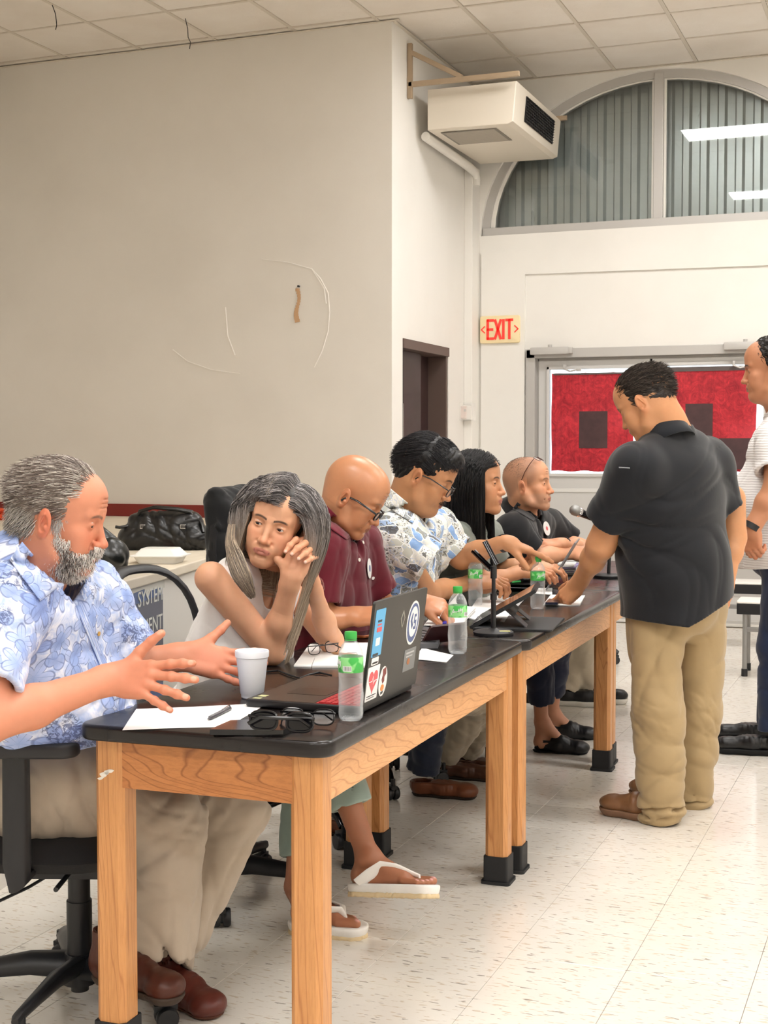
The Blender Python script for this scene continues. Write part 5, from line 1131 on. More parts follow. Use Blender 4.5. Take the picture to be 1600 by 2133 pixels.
def longhair(name, H, parent, n, part, cols, length, colliders, seed=1, r=.0011, steps=18, guard=.045, wave=.03, roots=None, out=.35, tipcol=None, back=-.35, cap=None, xmin=-.12, fpush=(0, 0)):
    """roots on the scalp, combed off a parting, falling under gravity over ellipsoid colliders (centre, rotation 3x3 cols, radii) in world space"""
    rg = np.random.default_rng(seed); ax = np.array((.1055, .080, .0905)); cen = np.array((-.012, 0, .047)); P = []
    while len(P) < n:
        d = rg.normal(size=(n, 3)); d /= vlen(d)[:, None]; p = cen+d*ax; x, y, z = p.T
        ok = ((z > .064) & (x < .088)) | ((z > .035) & (x < .045) & (np.abs(y) > .03)) | ((z > -.02) & (x < -.02)) | ((z > -.05) & (x < -.05)); P += list(p[ok])
    P = np.array(P[:n]); ne = n//9; xe = rg.uniform(-.075, .080, ne); ye = part+rg.choice([-1, 1], ne)*rg.uniform(.0005, .007, ne); ze = cen[2]+ax[2]*np.sqrt(np.maximum(1-((xe-cen[0])/ax[0])**2-(ye/ax[1])**2, .02)); P[:ne] = np.stack([xe, ye, ze], 1)
    side = np.where(P[:, 1] > part, 1.0, -1.0); Hs = np.linalg.norm(H[:3, 0]); Rm = H[:3, :3]/Hs; Hi = np.linalg.inv(H)
    down = Rm.T @ np.array([0, 0, -1.]); cur = P.copy(); out_ = [P.copy()]; L_ = length*rg.uniform(.8, 1.08, n); st = L_/(steps-1); ph = rg.uniform(0, 6.3, n); lay = rg.uniform(.002, .014, n); jit = rg.normal(size=(n, 3))*.10
    clump = np.round(ph*3)/3
    v = np.stack([np.full(n, back), side*1.0, np.full(n, .15)], 1); v /= vlen(v)[:, None]
    for i in range(steps-1):
        t = i/(steps-1); w = float(smoothstep(.0, .22, np.array(t))); g = down*(.3+1.6*w); inw = np.zeros_like(cur); inw[:, 1] = -np.sign(cur[:, 1])*smoothstep(.105, .15, np.abs(cur[:, 1]))*.7; v = v*.60+g*.45+inw*.5*w+np.stack([wave*np.sin(clump*2+i*.8), side*out*(1-w)*.25+wave*np.cos(clump*3+i*.6), 0*ph], 1)+jit*.10
        v[:, 0] += fpush[1]*(side == fpush[0])*smoothstep(.0, -.06, cur[:, 2]); v /= vlen(v)[:, None]; cur = cur+v*st[:, None]
        q = (cur-cen)/(ax+lay[:, None]); k = vlen(q); ins = k < 1; cur = np.where(ins[:, None], cen+q/np.maximum(k, 1e-6)[:, None]*(ax+lay[:, None]), cur)
        x, y, z = cur.T; lim = np.full(len(x), guard); bad = (z < .075) & (x > lim) & (np.abs(y) < .14); cur[bad, 0] = lim[bad]; bad2 = (z < .05) & (x > .0) & (np.abs(y) < .068+lay*.5); cur[bad2, 1] = (side*(.068+lay*.5))[bad2]
        wld = cur @ H[:3, :3].T+H[:3, 3]
        for (c, R, rr) in colliders:
            q = (wld-A3(c)) @ R; rr_ = A3(rr)+lay[:, None]*.8; k = vlen(q/rr_); ins = k < 1; q2 = q/np.maximum(k, 1e-6)[:, None]; wld = np.where(ins[:, None], A3(c)+q2 @ R.T, wld)
        cur = (wld-H[:3, 3]) @ Hi[:3, :3].T; out_.append(cur.copy())
    PP = np.stack(out_, 1) @ H[:3, :3].T+H[:3, 3]; tap = np.concatenate([np.linspace(.7, 1, 4), np.linspace(1, .45, steps-4)]); V, F = tubes(PP, np.tile(tap, (n, 1))*r*rg.uniform(.7, 1.5, n)[:, None], 4)
    root = np.array(cols)[rg.integers(0, len(cols), n)]*rg.uniform(.7, 1.25, (n, 1)); C = np.repeat(root[:, None], steps, 1)
    if tipcol is not None:
        tc = np.array(tipcol)[rg.integers(0, len(tipcol), n)]*rg.uniform(.75, 1.2, (n, 1)); w = np.linspace(0, 1, steps)[None, :, None]**.9; w = smoothstep(.15, .75, w); C = C*(1-w)+tc[:, None]*w
    C = np.repeat(C.reshape(-1, 3), 4, 0)
    cv = cap_hair(H, (-.135, -.11, -.12), (.10, .11, .155), .003, cap or (lambda v: (v.ell((-.016, 0, .047), (.102, .079, .087), 0), v.ell((.028, 0, .052), (.0646, .065, .0658), .03), v.ell((-.045, 0, .0), (.066, .073, .08), .02), v.plane((.050, 0, .075), (1, 0, -.55), k=.01), v.ell((.075, 0, -.02), (.075, .15, .105), .01, op='cut'))), '#000000', (.001, 80), 3)
    V2, F2, _ = cv; C2 = np.tile(np.array(cols).mean(0)*.30, (len(V2), 1))
    return npmesh(name, [V, V2], [F, F2], m_hair, parent, [C, C2])
def spect(H, parent, name, w=.050, h=.030, r=.0018, mat=None, tl=.118, dx=.101, dz=.004, tilt=0, lens=None):
    e = parent; T = Matrix(H.tolist()) @ TR(dx, 0, dz) @ RY(tilt) @ RZ(-90); q = empty(name, T.translation); q.parent = parent; q.matrix_parent_inverse = WM(parent).inverted(); glasses_geo(T, mat or m_gf, 'x', q, w, h, r, tl, lens=lens); return q
def disc(parent, name, c, n_, r, mat, upv=(0, 0, 1), k=1.0, th=.0015, inner=None):
    T = frame(c, n_, upv); b = B(); P = [(0, r*math.cos(2*math.pi*i/28), r*k*math.sin(2*math.pi*i/28)) for i in range(28)]; b.add(P+[(th, p[1], p[2]) for p in P], [tuple(range(28))[::-1], tuple(range(28, 56))]+[(i, (i+1) % 28, 28+(i+1) % 28, 28+i) for i in range(28)], T); o = b.build(name, mat, parent, world=True)
    if inner:
        for (kk, m_, t2) in inner: disc(parent, name+'_print', Vector(c)+Vector(T.col[0][:3])*t2, n_, r*kk, m_, upv, k, .0006)
    return o
def surf(o, px, py, off=.002):
    """front surface point of mesh object o along the view ray through a photo pixel, with its normal"""
    from mathutils.bvhtree import BVHTree
    me = o.data; M_ = WM(o); bv = BVHTree.FromPolygons([M_ @ v.co for v in me.vertices], [tuple(p.vertices) for p in me.polygons]); org = Vector((0, 0, CAMZ)); d = (at(px, py, 1)-org).normalized(); h = bv.ray_cast(org, d)
    if h[0] is None: return None
    n_ = h[1] if h[1].dot(d) < 0 else -h[1]; return h[0]+n_*off, n_

def lock(name, parent, pts, rad, n, cols, seed=1, r=.0009, steps=20):
    """a loose bundle of strands along a path"""
    rg = np.random.default_rng(seed); P = np.array([A3(p) for p in pts]); t = np.linspace(0, len(P)-1, steps); C_ = []
    for x in t:
        i = min(int(x), len(P)-2); f = x-i; p0, p1, p2, p3 = P[max(i-1, 0)], P[i], P[i+1], P[min(i+2, len(P)-1)]; C_.append(.5*(2*p1+(p2-p0)*f+(2*p0-5*p1+4*p2-p3)*f*f+(3*p1-p0-3*p2+p3)*f**3))
    C_ = np.array(C_); rr = np.interp(t, np.arange(len(P)), rad); T_ = np.gradient(C_, axis=0); T_ /= vlen(T_)[:, None]; U = np.cross(T_, [0, 1., .2]); U /= vlen(U)[:, None]; V_ = np.cross(T_, U)
    a = rg.uniform(0, 6.28, n); q = rg.uniform(0, 1, n)**.5; ph = rg.uniform(0, 6, n); end = rg.uniform(.86, 1, n)
    sw = .0025*np.sin(np.arange(steps)[None]*.5+ph[:, None]); X = C_[None]+U[None]*((q*np.cos(a))[:, None]*rr[None]+sw)[..., None]+V_[None]*((q*np.sin(a)*.45)[:, None]*rr[None])[..., None]
    idx = np.linspace(0, 1, steps)[None]*end[:, None]*(steps-1); i0 = np.clip(idx.astype(int), 0, steps-2); f = (idx-i0)[..., None]; X = np.take_along_axis(X, i0[..., None], 1)*(1-f)+np.take_along_axis(X, (i0+1)[..., None], 1)*f
    V, F = tubes(X, np.tile(np.linspace(1, .5, steps), (n, 1))*r*rg.uniform(.7, 1.4, n)[:, None], 4); c = np.array(cols)[rg.integers(0, len(cols), n)]*rg.uniform(.75, 1.2, (n, 1)); return npmesh(name, V, F, m_hair, parent, np.repeat(c, steps*4, 0))

def leaf(parent, name, objs, quad_px, mat, col, off=.007, n=12, th=.002, pats=True):
    """a flap of cloth (collar leaf, pocket) lying over the surface of objs"""
    from mathutils.bvhtree import BVHTree
    V = []; Fc = []; o_ = Vector((0, 0, CAMZ))
    bvs = []
    for o in objs: M_ = WM(o); bvs.append(BVHTree.FromPolygons([M_ @ v.co for v in o.data.vertices], [tuple(p.vertices) for p in o.data.polygons]))
    a, b, c, d = [Vector(q) for q in quad_px]; pts = []
    for i in range(n+1):
        for j in range(n+1):
            u, w = i/n, j/n; q = a.lerp(b, u).lerp(d.lerp(c, u), w); dr = (at(q.x, q.y, 1)-o_).normalized(); best = None
            for bv in bvs:
                h = bv.ray_cast(o_, dr)
                if h[0] is not None and (best is None or h[3] < best[0]): best = (h[3], h[0], dr)
            pts.append(best)
    ds = np.array([p[0] if p else np.nan for p in pts]); ds[np.isnan(ds)] = np.nanmedian(ds); ds = ds.reshape(n+1, n+1)
    for _ in range(3): p_ = np.pad(ds, 1, mode='edge'); ds = np.minimum(ds, (p_[:-2, 1:-1]+p_[2:, 1:-1]+p_[1:-1, :-2]+p_[1:-1, 2:]+4*ds)/8)
    k = 0
    for i in range(n+1):
        for j in range(n+1):
            u, w = i/n, j/n; q = a.lerp(b, u).lerp(d.lerp(c, u), w); dr = (at(q.x, q.y, 1)-o_).normalized(); V.append(tuple(o_+dr*(ds[i, j]-off)))
    F = np.array([(i*(n+1)+j, (i+1)*(n+1)+j, (i+1)*(n+1)+j+1, i*(n+1)+j+1) for i in range(n) for j in range(n)]); V = np.array(V)
    o = npmesh(name, V, F, mat, parent, np.tile(np.array(lin(col)[:3]), (len(V), 1)), np.stack([(np.arange(len(V))//(n+1))*.011, (np.arange(len(V)) % (n+1))*.006+.3, np.zeros(len(V))], 1))
    md = o.modifiers.new('thick', 'SOLIDIFY'); md.thickness = th; md.offset = 0; return o
# ================================================================ persons
def pm(loc, label): return empty('person', loc, label, 'person')
def az(deg, z=0.0): return np.array([math.cos(math.radians(deg)), math.sin(math.radians(deg)), z])
def body(parent, parts, mat=None):
    return npmesh('body', [p[0] for p in parts], [p[1] for p in parts], mat or m_skin, parent, [p[2] for p in parts])
def core(B_, col, legs=(), h=.012, inf=-.03):
    """plain torso and legs of the body under the clothes"""
    pts = [B_['pc'], B_['nb'], B_['sr'], B_['sl']]+[p for l in legs for p in l]; lo, hi = bbox(*pts, m=.22); v = Vox(lo, hi, h); torso_prims(v, B_, inf-.015, hips=False)
    for l in legs:
        v.cone(B_['pc'], l[0], .06, .055, .04); v.cone(l[0], l[1], .055, .05, .04); v.cone(l[1], l[2], .048, .034, .03)
    V, F, L = v.mesh(); return V, F, np.tile(np.array(lin(col)[:3]), (len(V), 1))
def limb(a, b, ra, rb, col, h=.006, extra=None, m=.09):
    lo, hi = bbox(a, b, m=m); v = Vox(lo, hi, h); v.cone(a, b, ra, rb, 0)
    if extra: extra(v)
    V, F, L = v.mesh(); return V, F, np.tile(np.array(lin(col)[:3]), (len(V), 1))
def shirt(parent, name, B_, sleeves, col, mat, inf=.012, h=.0065, hem=None, amp=.004, f=30, seed=1, segs=True, extra=None, neck=None, shade=None, dirs=None, k=.07, sleeve_k=.05, hips=True):
    """sleeves: list of (shoulder, elbow_end, r0, r1) ; hem: (point, normal)"""
    pts = [B_['pc'], B_['nb'], B_['sr'], B_['sl']]+[s_[1] for s_ in sleeves]; lo, hi = bbox(*pts, m=.24); v = Vox(lo, hi, h)
    u, s_, fw = torso_prims(v, B_, inf, k, hips)
    for (a, b, r0, r1) in sleeves: v.cone(a, b, r0, r1, sleeve_k, cut=(b, A3(b)-A3(a)))
    if extra: extra(v, u, s_, fw)
    v.wrinkle(amp, f, seed, dirs, 1.4)
    for (a, b, r0, r1) in sleeves: a_, b_ = A3(a), A3(b); n = unit(b_-a_); v.cone(b_-n*.035, b_+n*.04, r1-.018, r1-.010, 0, op='cut')
    if hem is not None:
        for hh in (hem if isinstance(hem, list) else [hem]): v.plane(hh[0], hh[1])
    if neck is not None: v.cone(A3(B_['nb'])-u*.03+fw*neck.get('f', .02), A3(B_['nb'])+u*.12+fw*neck.get('f2', -.01), neck['r'], neck['r']*1.15, .006, op='cut')
    if neck is not None and 'vd' in neck:
        c0 = A3(B_['nb'])+fw*(B_.get('cd', .115)+.0); v.cone(A3(B_['nb'])+fw*.07+u*.02, A3(B_['nb'])+fw*(B_.get('cd', .115)+.03)-u*neck['vd'], .035, .004, .01, op='cut')
    sg = None
    if segs:
        pc, nb = A3(B_['pc']), A3(B_['nb']); sg = [(pc-u*.1, nb, .16, -fw)]+[(a, b, r0, u) for (a, b, r0, r1) in sleeves]
    o = finish(name, v, col, mat, parent, sg, shade); return o, u, s_, fw
def placket(parent, v0, v1, fw, mat, col, w=.03, n=5, btn='#e8e4da', side=None):
    """button strip along surface from v0 to v1 (world), lying on direction fw"""
    v0, v1 = Vector(v0), Vector(v1); out = []
    b = B(); 
    for k in range(n):
        p = v0.lerp(v1, (k+.5)/n); T = frame(p, fw, v1-v0); b.cyl(T @ Vector((0, 0, 0)), T @ Vector((.003, 0, 0)), .0055, n=12)
    return b.build('button', M('button_'+btn, btn, .4), parent, True, True)

# ---- pattern shirts
def aloha_blue():
    t = NT('blue_aloha_print'); at_ = t.n('ShaderNodeAttribute'); at_.attribute_name = 'pat'; v = at_.outputs['Vector']
    def mp(sc, off=(0, 0, 0)): m = t.n('ShaderNodeMapping'); t.link(v, m.inputs[0]); m.inputs['Scale'].default_value = (sc, sc, 1); m.inputs['Location'].default_value = off; return m.outputs[0]
    wn_ = t.n('ShaderNodeTexNoise'); t.link(mp(9), wn_.inputs['Vector']); wn_.inputs['Scale'].default_value = 1; 
    wash = t.noise(mp(26), 1, 4, .6, 1.5); base = t.mix(t.ramp(wash, [(.38, 0.), (.62, 1.)]), lin('#a9bde6'), lin('#e3e6f4'))
    def flower(sc, off, petals, col, edge, thr, size=.42, rot=0):
        n = t.n('ShaderNodeTexVoronoi', feature='F1', voronoi_dimensions='2D'); t.link(mp(sc, off), n.inputs['Vector']); n.inputs['Scale'].default_value = 1; n.inputs['Randomness'].default_value = .75
        sb = t.n('ShaderNodeVectorMath', operation='SUBTRACT'); t.link(mp(sc, off), sb.inputs[0]); t.link(n.outputs['Position'], sb.inputs[1]); sx = t.n('ShaderNodeSeparateXYZ'); t.link(sb.outputs[0], sx.inputs[0])
        ang = t.math('ARCTAN2', sx.outputs[1], sx.outputs[0]); sc_ = t.n('ShaderNodeSeparateColor'); t.link(n.outputs['Color'], sc_.inputs[0]); a = t.math('MULTIPLY', t.math('ADD', ang, t.math('MULTIPLY', sc_.outputs[0], 6.28)), petals)
        pr = t.math('MULTIPLY', t.math('ADD', t.math('MULTIPLY', t.math('ABSOLUTE', t.math('COSINE', t.math('MULTIPLY', a, .5))), .62), .38), size)
        d = t.math('SUBTRACT', pr, n.outputs['Distance']); on = t.math('GREATER_THAN', sc_.outputs[1], thr)
        body_ = t.math('MULTIPLY', t.ramp(d, [(0., 0.), (.02, 1.)]), on); line = t.math('MULTIPLY', t.ramp(t.math('ABSOLUTE', d), [(0., 1.), (.022, .8), (.035, 0.)]), on)
        vein = t.math('MULTIPLY', t.math('MULTIPLY', t.ramp(t.math('ABSOLUTE', t.math('SINE', t.math('MULTIPLY', a, .5))), [(0., 1.), (.10, 0.)]), body_), .7)
        shade = t.mix(t.ramp(n.outputs['Distance'], [(0., 0.), (size, 1.)]), lin(col), lin(edge)); return body_, line, vein, shade
    c = base
    for (sc, off, pt, col, edge, thr, sz) in ((13, (0, 0, 0), 5, '#8ba3d8', '#b9c8ee', .35, .52), (19, (3.3, 1.7, 0), 2, '#7c93cb', '#9fb4e4', .35, .5), (9.5, (7.1, 4.2, 0), 5, '#6f86c4', '#90a7de', .6, .42)):
        bd, ln, vn, sh = flower(sc, off, pt, col, edge, thr, sz); c = t.mix(t.math('MULTIPLY', bd, .8), c, sh); c = t.mix(t.math('MULTIPLY', ln, .7), c, lin('#56659c')); c = t.mix(vn, c, lin('#6476b0'))
    # dark tapa bands
    fine = t.noise(mp(70), 1, 3, .7, 2.); bn = t.noise(mp(5, (2, 9, 0)), 1, 2, .5, .6); band_ = t.math('MULTIPLY', t.ramp(bn, [(.60, 0.), (.62, 1.)]), t.ramp(fine, [(.48, 0.), (.52, 1.)])); c = t.mix(t.math('MULTIPLY', band_, .75), c, lin('#3d4672'))
    p = t.coord('Object'); t.set(Base_Color=c, Roughness=.75); t.bump(t.noise(p, 500, 3), .15, .0006); return t.m
def aloha_block():
    t = NT('block_aloha_print'); at_ = t.n('ShaderNodeAttribute'); at_.attribute_name = 'pat'; v = at_.outputs['Vector']
    def mp(sx, sy, off=(0, 0, 0), rz=0): m = t.n('ShaderNodeMapping'); t.link(v, m.inputs[0]); m.inputs['Scale'].default_value = (sx, sy, 1); m.inputs['Location'].default_value = off; m.inputs['Rotation'].default_value = (0, 0, rz); return m.outputs[0]
    n = t.n('ShaderNodeTexVoronoi', feature='F1', distance='CHEBYCHEV', voronoi_dimensions='2D'); t.link(mp(34, 20), n.inputs['Vector']); n.inputs['Scale'].default_value = 1; n.inputs['Randomness'].default_value = .8
    e2 = t.n('ShaderNodeTexVoronoi', feature='F2', distance='CHEBYCHEV', voronoi_dimensions='2D'); t.link(mp(34, 20), e2.inputs['Vector']); e2.inputs['Scale'].default_value = 1; e2.inputs['Randomness'].default_value = .8; edg = t.math('SUBTRACT', e2.outputs['Distance'], n.outputs['Distance'])
    sc = t.n('ShaderNodeSeparateColor'); t.link(n.outputs['Color'], sc.inputs[0])
    c = t.ramp(sc.outputs[0], [(0., '#d8dad2'), (.2, '#d8dad2'), (.21, '#87abdc'), (.42, '#a9c3e6'), (.43, '#e9eae4'), (.6, '#e4e6df'), (.61, '#8b8c86'), (.74, '#7d7e7a'), (.75, '#c7cac0'), (.9, '#d0d2c8'), (.91, '#5f6063')], 'CONSTANT')
    fine = t.noise(mp(60, 45), 1, 2, .5, 3.0); c = t.mix(t.math('MULTIPLY', t.ramp(fine, [(.55, 0.), (.58, 1.)]), t.math('GREATER_THAN', sc.outputs[1], .5)), c, lin('#6d6e6c'))
    c = t.mix(t.ramp(edg, [(.05, 1.), (.10, 0.)]), c, lin('#f3f5f2')); c = t.mix(t.math('MULTIPLY', t.ramp(fine, [(.40, 1.), (.42, 0.)]), .6), c, lin('#a9bfe0'))
    t.set(Base_Color=c, Roughness=.75); t.bump(t.noise(t.coord('Object'), 500, 3), .15, .0006); return t.m
m_aloha1 = aloha_blue(); m_aloha2 = aloha_block()

# ================= person 1 : bearded man, near left
SK1 = '#cf8a6c'
P1 = pm(at(85, 1700, 3.2).xy.to_3d(), 'grey bearded man in blue floral shirt gesturing with both hands at table end')
H1 = head_frame(at(127, 1082, 3.14), az(17, -.27), (.05, 0, 1), 1.01)
B1 = dict(pc=at(80, 1625, 3.38), nb=at(84, 1196, 3.16), sr=at(8, 1262, 2.99), sl=at(188, 1250, 3.36), cd=.125, cw=.185, bd=.165, bw=.185, bo=.05, pd=.15, pw=.19, sh=.06)
parts = [build_head(H1, B1['nb'], SK1, h=.0019, lid=.42, mouth=.001, brow=.8, browc=(.11, .08, .065), nose=1.16, nosew=1.15, wrk=1.0, blush=.5, neck_r=.064, cheek=1.0, lipc='#b06a60')]
e_r, w_r, e_l, w_l = at(-45, 1512, 2.80), at(238, 1411, 3.0), at(215, 1392, 3.46), at(388, 1366, 3.47)
toc = lambda px, py: (at(px, py, 2)-Vector((0, 0, CAMZ))).normalized()*-1      # towards the camera
parts += [arm(e_r, w_r, (at(320, 1410, 2.955)-at(240, 1407, 3.0)), toc(300, 1400)+up*.25, -1, SK1, h=.0021, re=.047, rw=.029, s=1.04, curl=((.10, .15, .12), (.12, .18, .12), (.18, .2, .15), (.25, .22, .15)), spread=(.16, 0, -.20, -.42), thumb=(1.05, .05, .15), redden=.35, shoulder=at(-10, 1350, 2.9), nail='#dda58c'),
          arm(e_l, w_l, (at(480, 1384, 3.12)-at(386, 1366, 3.12)), toc(430, 1370)*-1-up*.45, 1, SK1, h=.0021, re=.047, rw=.031, s=1.06, curl=((.1, .12, .1), (.12, .15, .1), (.15, .2, .1), (.15, .15, .1)), spread=(.16, .02, -.14, -.30), thumb=(.95, -.15, -.1), redden=.4, shoulder=at(200, 1300, 3.38), nail='#dda58c')]
hipR, kneR, ankR = at(60, 1665, 3.36), at(358, 1716, 3.38), at(337, 1982, 3.36); hipL, kneL, ankL = at(115, 1640, 3.55), at(492, 1690, 3.57), at(342, 1985, 3.47)
parts += [core(B1, SK1, ((hipR, kneR, kneR.lerp(ankR, .7)), (hipL, kneL, kneL.lerp(ankL, .7))), inf=-.085)]
body(P1, parts); eyes(H1, P1, '#3a3a34', (1, -.45, -.35))
# beard and hair
def p1mask(p):
    x, y, z = p.T; return (((z > .068-.0*x) & (x < .055)) | ((z > .02) & (x < .030)) | ((z > -.078+.4*(x+.1)) & (x < -.028)))*1.0*(1-((np.abs(y) > .05) & (x > -.035) & (x < .006) & (z < .022)))
def p1flow(c, t): 
    f = np.zeros_like(c); f[:, 0] = -1.0; f[:, 2] = -.35-.9*smoothstep(.06, -.04, c[:, 2]); f[:, 1] = c[:, 1]*2; return f
def p1col(P, rg):
    x, y, z = P.T; k = smoothstep(.02, .075, x+.5*z*0); g = np.where(rg.random(len(P)) < .22+.5*k+.25*smoothstep(.01, -.05, z), 1, 0)[:, None]; a = np.array(lin('#7d7068')[:3]); b = np.array(lin('#dcd4ca')[:3]); return (a*(1-g)+b*g)*rg.uniform(.75, 1.2, (len(P), 1))
hb = cap_hair(H1, (-.13, -.1, -.09), (.085, .1, .15), .0028, lambda v: (v.ell((-.016, 0, .048), (.1035, .0805, .0875), 0), v.ell((-.045, 0, .0), (.066, .073, .07), .02), v.plane((.045, 0, .06), (1, 0, -.55), k=.01), v.plane((-.03, 0, .02), (1, 0, -.85), k=.01) if False else None, v.ell((.06, 0, -.02), (.085, .12, .082), .008, op='cut'), v.cone((-.012, -.1, -.008), (-.012, .1, -.008), .026, .026, .006, op='cut')), '#857a70', (.0015, 120), 3, [(0, 0, 1), (0, 1, .5)])
hs = strands(H1, 6500, p1mask, p1flow, lambda P: .028+.012*(P[:, 2] > .05), r=.0008, lift=(.0048, .0075), colf=p1col, jitter=.12, rings=6, seed=4)
hs2 = strands(H1, 1500, lambda p: ((p[:, 2] < -.01) & (p[:, 0] < -.04))*1.0, lambda c, t: np.stack([-np.ones(len(c))*.8, c[:, 1]*0, -np.ones(len(c))*1.0+1.2*t], 1), .028, r=.0008, lift=(.004, .009), cols=((.42, .38, .34), (.55, .52, .48), (.25, .22, .2)), jitter=.3, seed=6)
hs3 = strands(H1, 1700, lambda p: ((p[:, 2] < .015) & (p[:, 2] > -.062) & (p[:, 0] < -.040) | ((p[:, 0] < -.028) & (p[:, 2] < .0) & (p[:, 2] > -.05)))*1.0, lambda c, t: np.stack([-.5+0*c[:, 0], c[:, 1]*0, -1.0+0*c[:, 0]], 1), .024, r=.0008, lift=(.001, .005), axes=(.0675, .0735, .071), cen=(-.045, 0, .0), cols=((.42, .38, .34), (.58, .54, .50), (.28, .25, .22)), jitter=.18, seed=17)
npmesh('hair', [hb[0], hs[0], hs2[0], hs3[0]], [hb[1], hs[1], hs2[1], hs3[1]], m_hair, P1, [hb[2], hs[2], hs2[2], hs3[2]])
def jawm(p):
    x, y, z = p.T; return ((z < -.030-.5*(x-.02)*(x < .02)*-1*0) & (x > -.015) & (x < .125) & (z > -.2) & ~((z > -.075) & (z < -.047) & (np.abs(y) < .0175) & (x > .06)) & ~((z > -.052) & (x > .05) & (np.abs(y) > .026+.012*0) & (z > -.058)))*1.0
def bflow(c, t): f = np.zeros_like(c); f[:, 0] = .25; f[:, 2] = -1; f[:, 1] = c[:, 1]*3; return f
def bcol(P, rg):
    x, y, z = P.T; dk = np.exp(-(((x-.050)/.022)**2+((z+.073)/.026)**2))*(np.abs(y) > .022); w = (rg.random(len(P)) < .85-.8*dk)[:, None]; return np.where(w, np.array(lin('#ebe5df')[:3]), np.array(lin('#766e69')[:3]))*rg.uniform(.75, 1.1, (len(P), 1))
bs = strands(H1, 5200, jawm, bflow, lambda P: .014+.010*smoothstep(-.06, -.1, P[:, 2]), r=.00075, lift=(.000, .005), axes=(.076, .063, .078), cen=(.026, 0, -.040), colf=bcol, jitter=.35, rings=5, seed=9)
def mou(p): return ((p[:, 2] > -.0555) & (p[:, 2] < -.043) & (np.abs(p[:, 1]) < .030))*1.0
bs2 = strands(H1, 650, mou, lambda c, t: np.stack([.2+0*c[:, 0], np.sign(c[:, 1])*.8, -.75-0*c[:, 0]], 1), .013, r=.00075, lift=(.001, .004), axes=(.074, .058, .075), cen=(.026, 0, -.040), cols=((.30, .28, .26), (.5, .48, .46), (.18, .16, .15)), jitter=.3, rings=4, seed=10)
sb_ = strands(H1, 420, lambda p: ((p[:, 2] < .02) & (p[:, 2] > -.06) & (p[:, 0] > .0) & (p[:, 0] < .022))*1.0, lambda c, t: np.stack([.3+0*c[:, 0], c[:, 1]*0, -1+0*c[:, 0]], 1), .02, r=.0009, lift=(.0, .004), axes=(.085, .0665, .09), cen=(.0, 0, -.01), cols=((.6, .58, .55), (.45, .42, .4)), jitter=.3, rings=4, seed=12)
npmesh('beard', [bs[0], bs2[0], sb_[0]], [bs[1], bs2[1], sb_[1]], m_hair, P1, [bs[2], bs2[2], sb_[2]])
slR, slL = at(-30, 1438, 2.84), at(278, 1352, 3.40)
sh1, u1, s1, f1 = shirt(P1, 'shirt', B1, [(B1['sr'], slR, .078, .073), (B1['sl'], slL, .074, .066)], '#ffffff', m_aloha1, inf=.014, amp=.006, f=26, seed=11, hem=(at(160, 1568, 3.1), (.1, 0, -1)), neck=dict(r=.084, f=-.005, f2=.07, vd=.11), h=.006)
collar(sh1, 'collar', A3(B1['nb'])+u1*.040+f1*.010, u1+f1*.70, f1-u1*.70, .080, m_aloha1, '#ffffff', hgt=.026, drop=.080, open_=.42, flare=.050, tip=.055, tilt=0)
trousers(P1, hipR, kneR, ankR, hipL, kneL, ankL, B1['pc'], '#b3a594', rt=.105, rk=.080, ra=.078, seed=21, amp=.008, f=22, waist=(at(100, 1520, 3.1), (0, 0, 1)), rp=.17, belt=(at(125, 1605, 3.40), (.20, .19, .11)))
hl = at(200, 2000, 3.36); hl.z = .085; tt = at(376, 2050, 3.20); tt.z = .085
shoe(P1, 'boot', hl, tt, '#4f271b', '#453830', hgt=.135, w=.047)
h2 = ankL.copy(); h2.z = 0; d2_ = Vector(az(-22)); shoe(P1, 'boot', h2-d2_*.045, h2+d2_*.215, '#5a261c', '#4d2718', hgt=.12, w=.05, solh=.012)
B().tube([A3(at(461, 1389, 3.52))+A3((0, 0, .011))*math.cos(a)+A3(cF)*.011*math.sin(a) for a in np.linspace(0, 2*math.pi, 17)[:-1]], .0014, 6, closed=True).build('ring', M('gold', '#d9a95a', .25, 1.0), P1, True, True)
CH1 = chair(-1.93, 2.885, 20, -12, 'black office chair with padded arms under the bearded man', seat=.45, back='cushion', bw=.48, ah=.225)

GB = lambda hx: lin(hx)[:3]
# ================= person 2 : woman in white top, chin on her clasped hands
SK2 = '#dea886'
P2 = pm(at(440, 1600, 4.1).xy.to_3d(), 'woman with long ash grey hair in white sleeveless top leaning on clasped hands')
imr = az(25.7); up2 = np.array([0, 0, 1])*math.cos(.31)+imr*math.sin(.31)
H2 = head_frame(at(575, 1094, 3.88), az(281, -.10), up2, 1.0)
B2 = dict(pc=at(430, 1530, 4.12), nb=at(548, 1208, 3.99), sr=at(440, 1200, 3.84), sl=at(606, 1222, 4.15), cd=.095, cw=.135, bd=.10, bw=.125, bo=.0, pd=.13, pw=.17, sh=.040, bust=.058)
pt = [build_head(H2, B2['nb'], SK2, h=.0017, lid=.62, brow=1.0, browc=(.055, .035, .028), nose=.93, nosew=.92, fem=1, jaw=.95, fw=1.0, chin=.9, neck_r=.044, lipc='#d0857a', lipfull=1.0, blush=.45, cheek=1.0)]
e2r, w2r, e2l, w2l = at(566, 1357, 3.90), at(607, 1203, 3.80), at(690, 1335, 4.14), at(650, 1218, 3.93)
vw = lambda a, b, c: A3(cR)*a+A3(cU)*b-A3(cF)*c      # image right, image up, towards camera
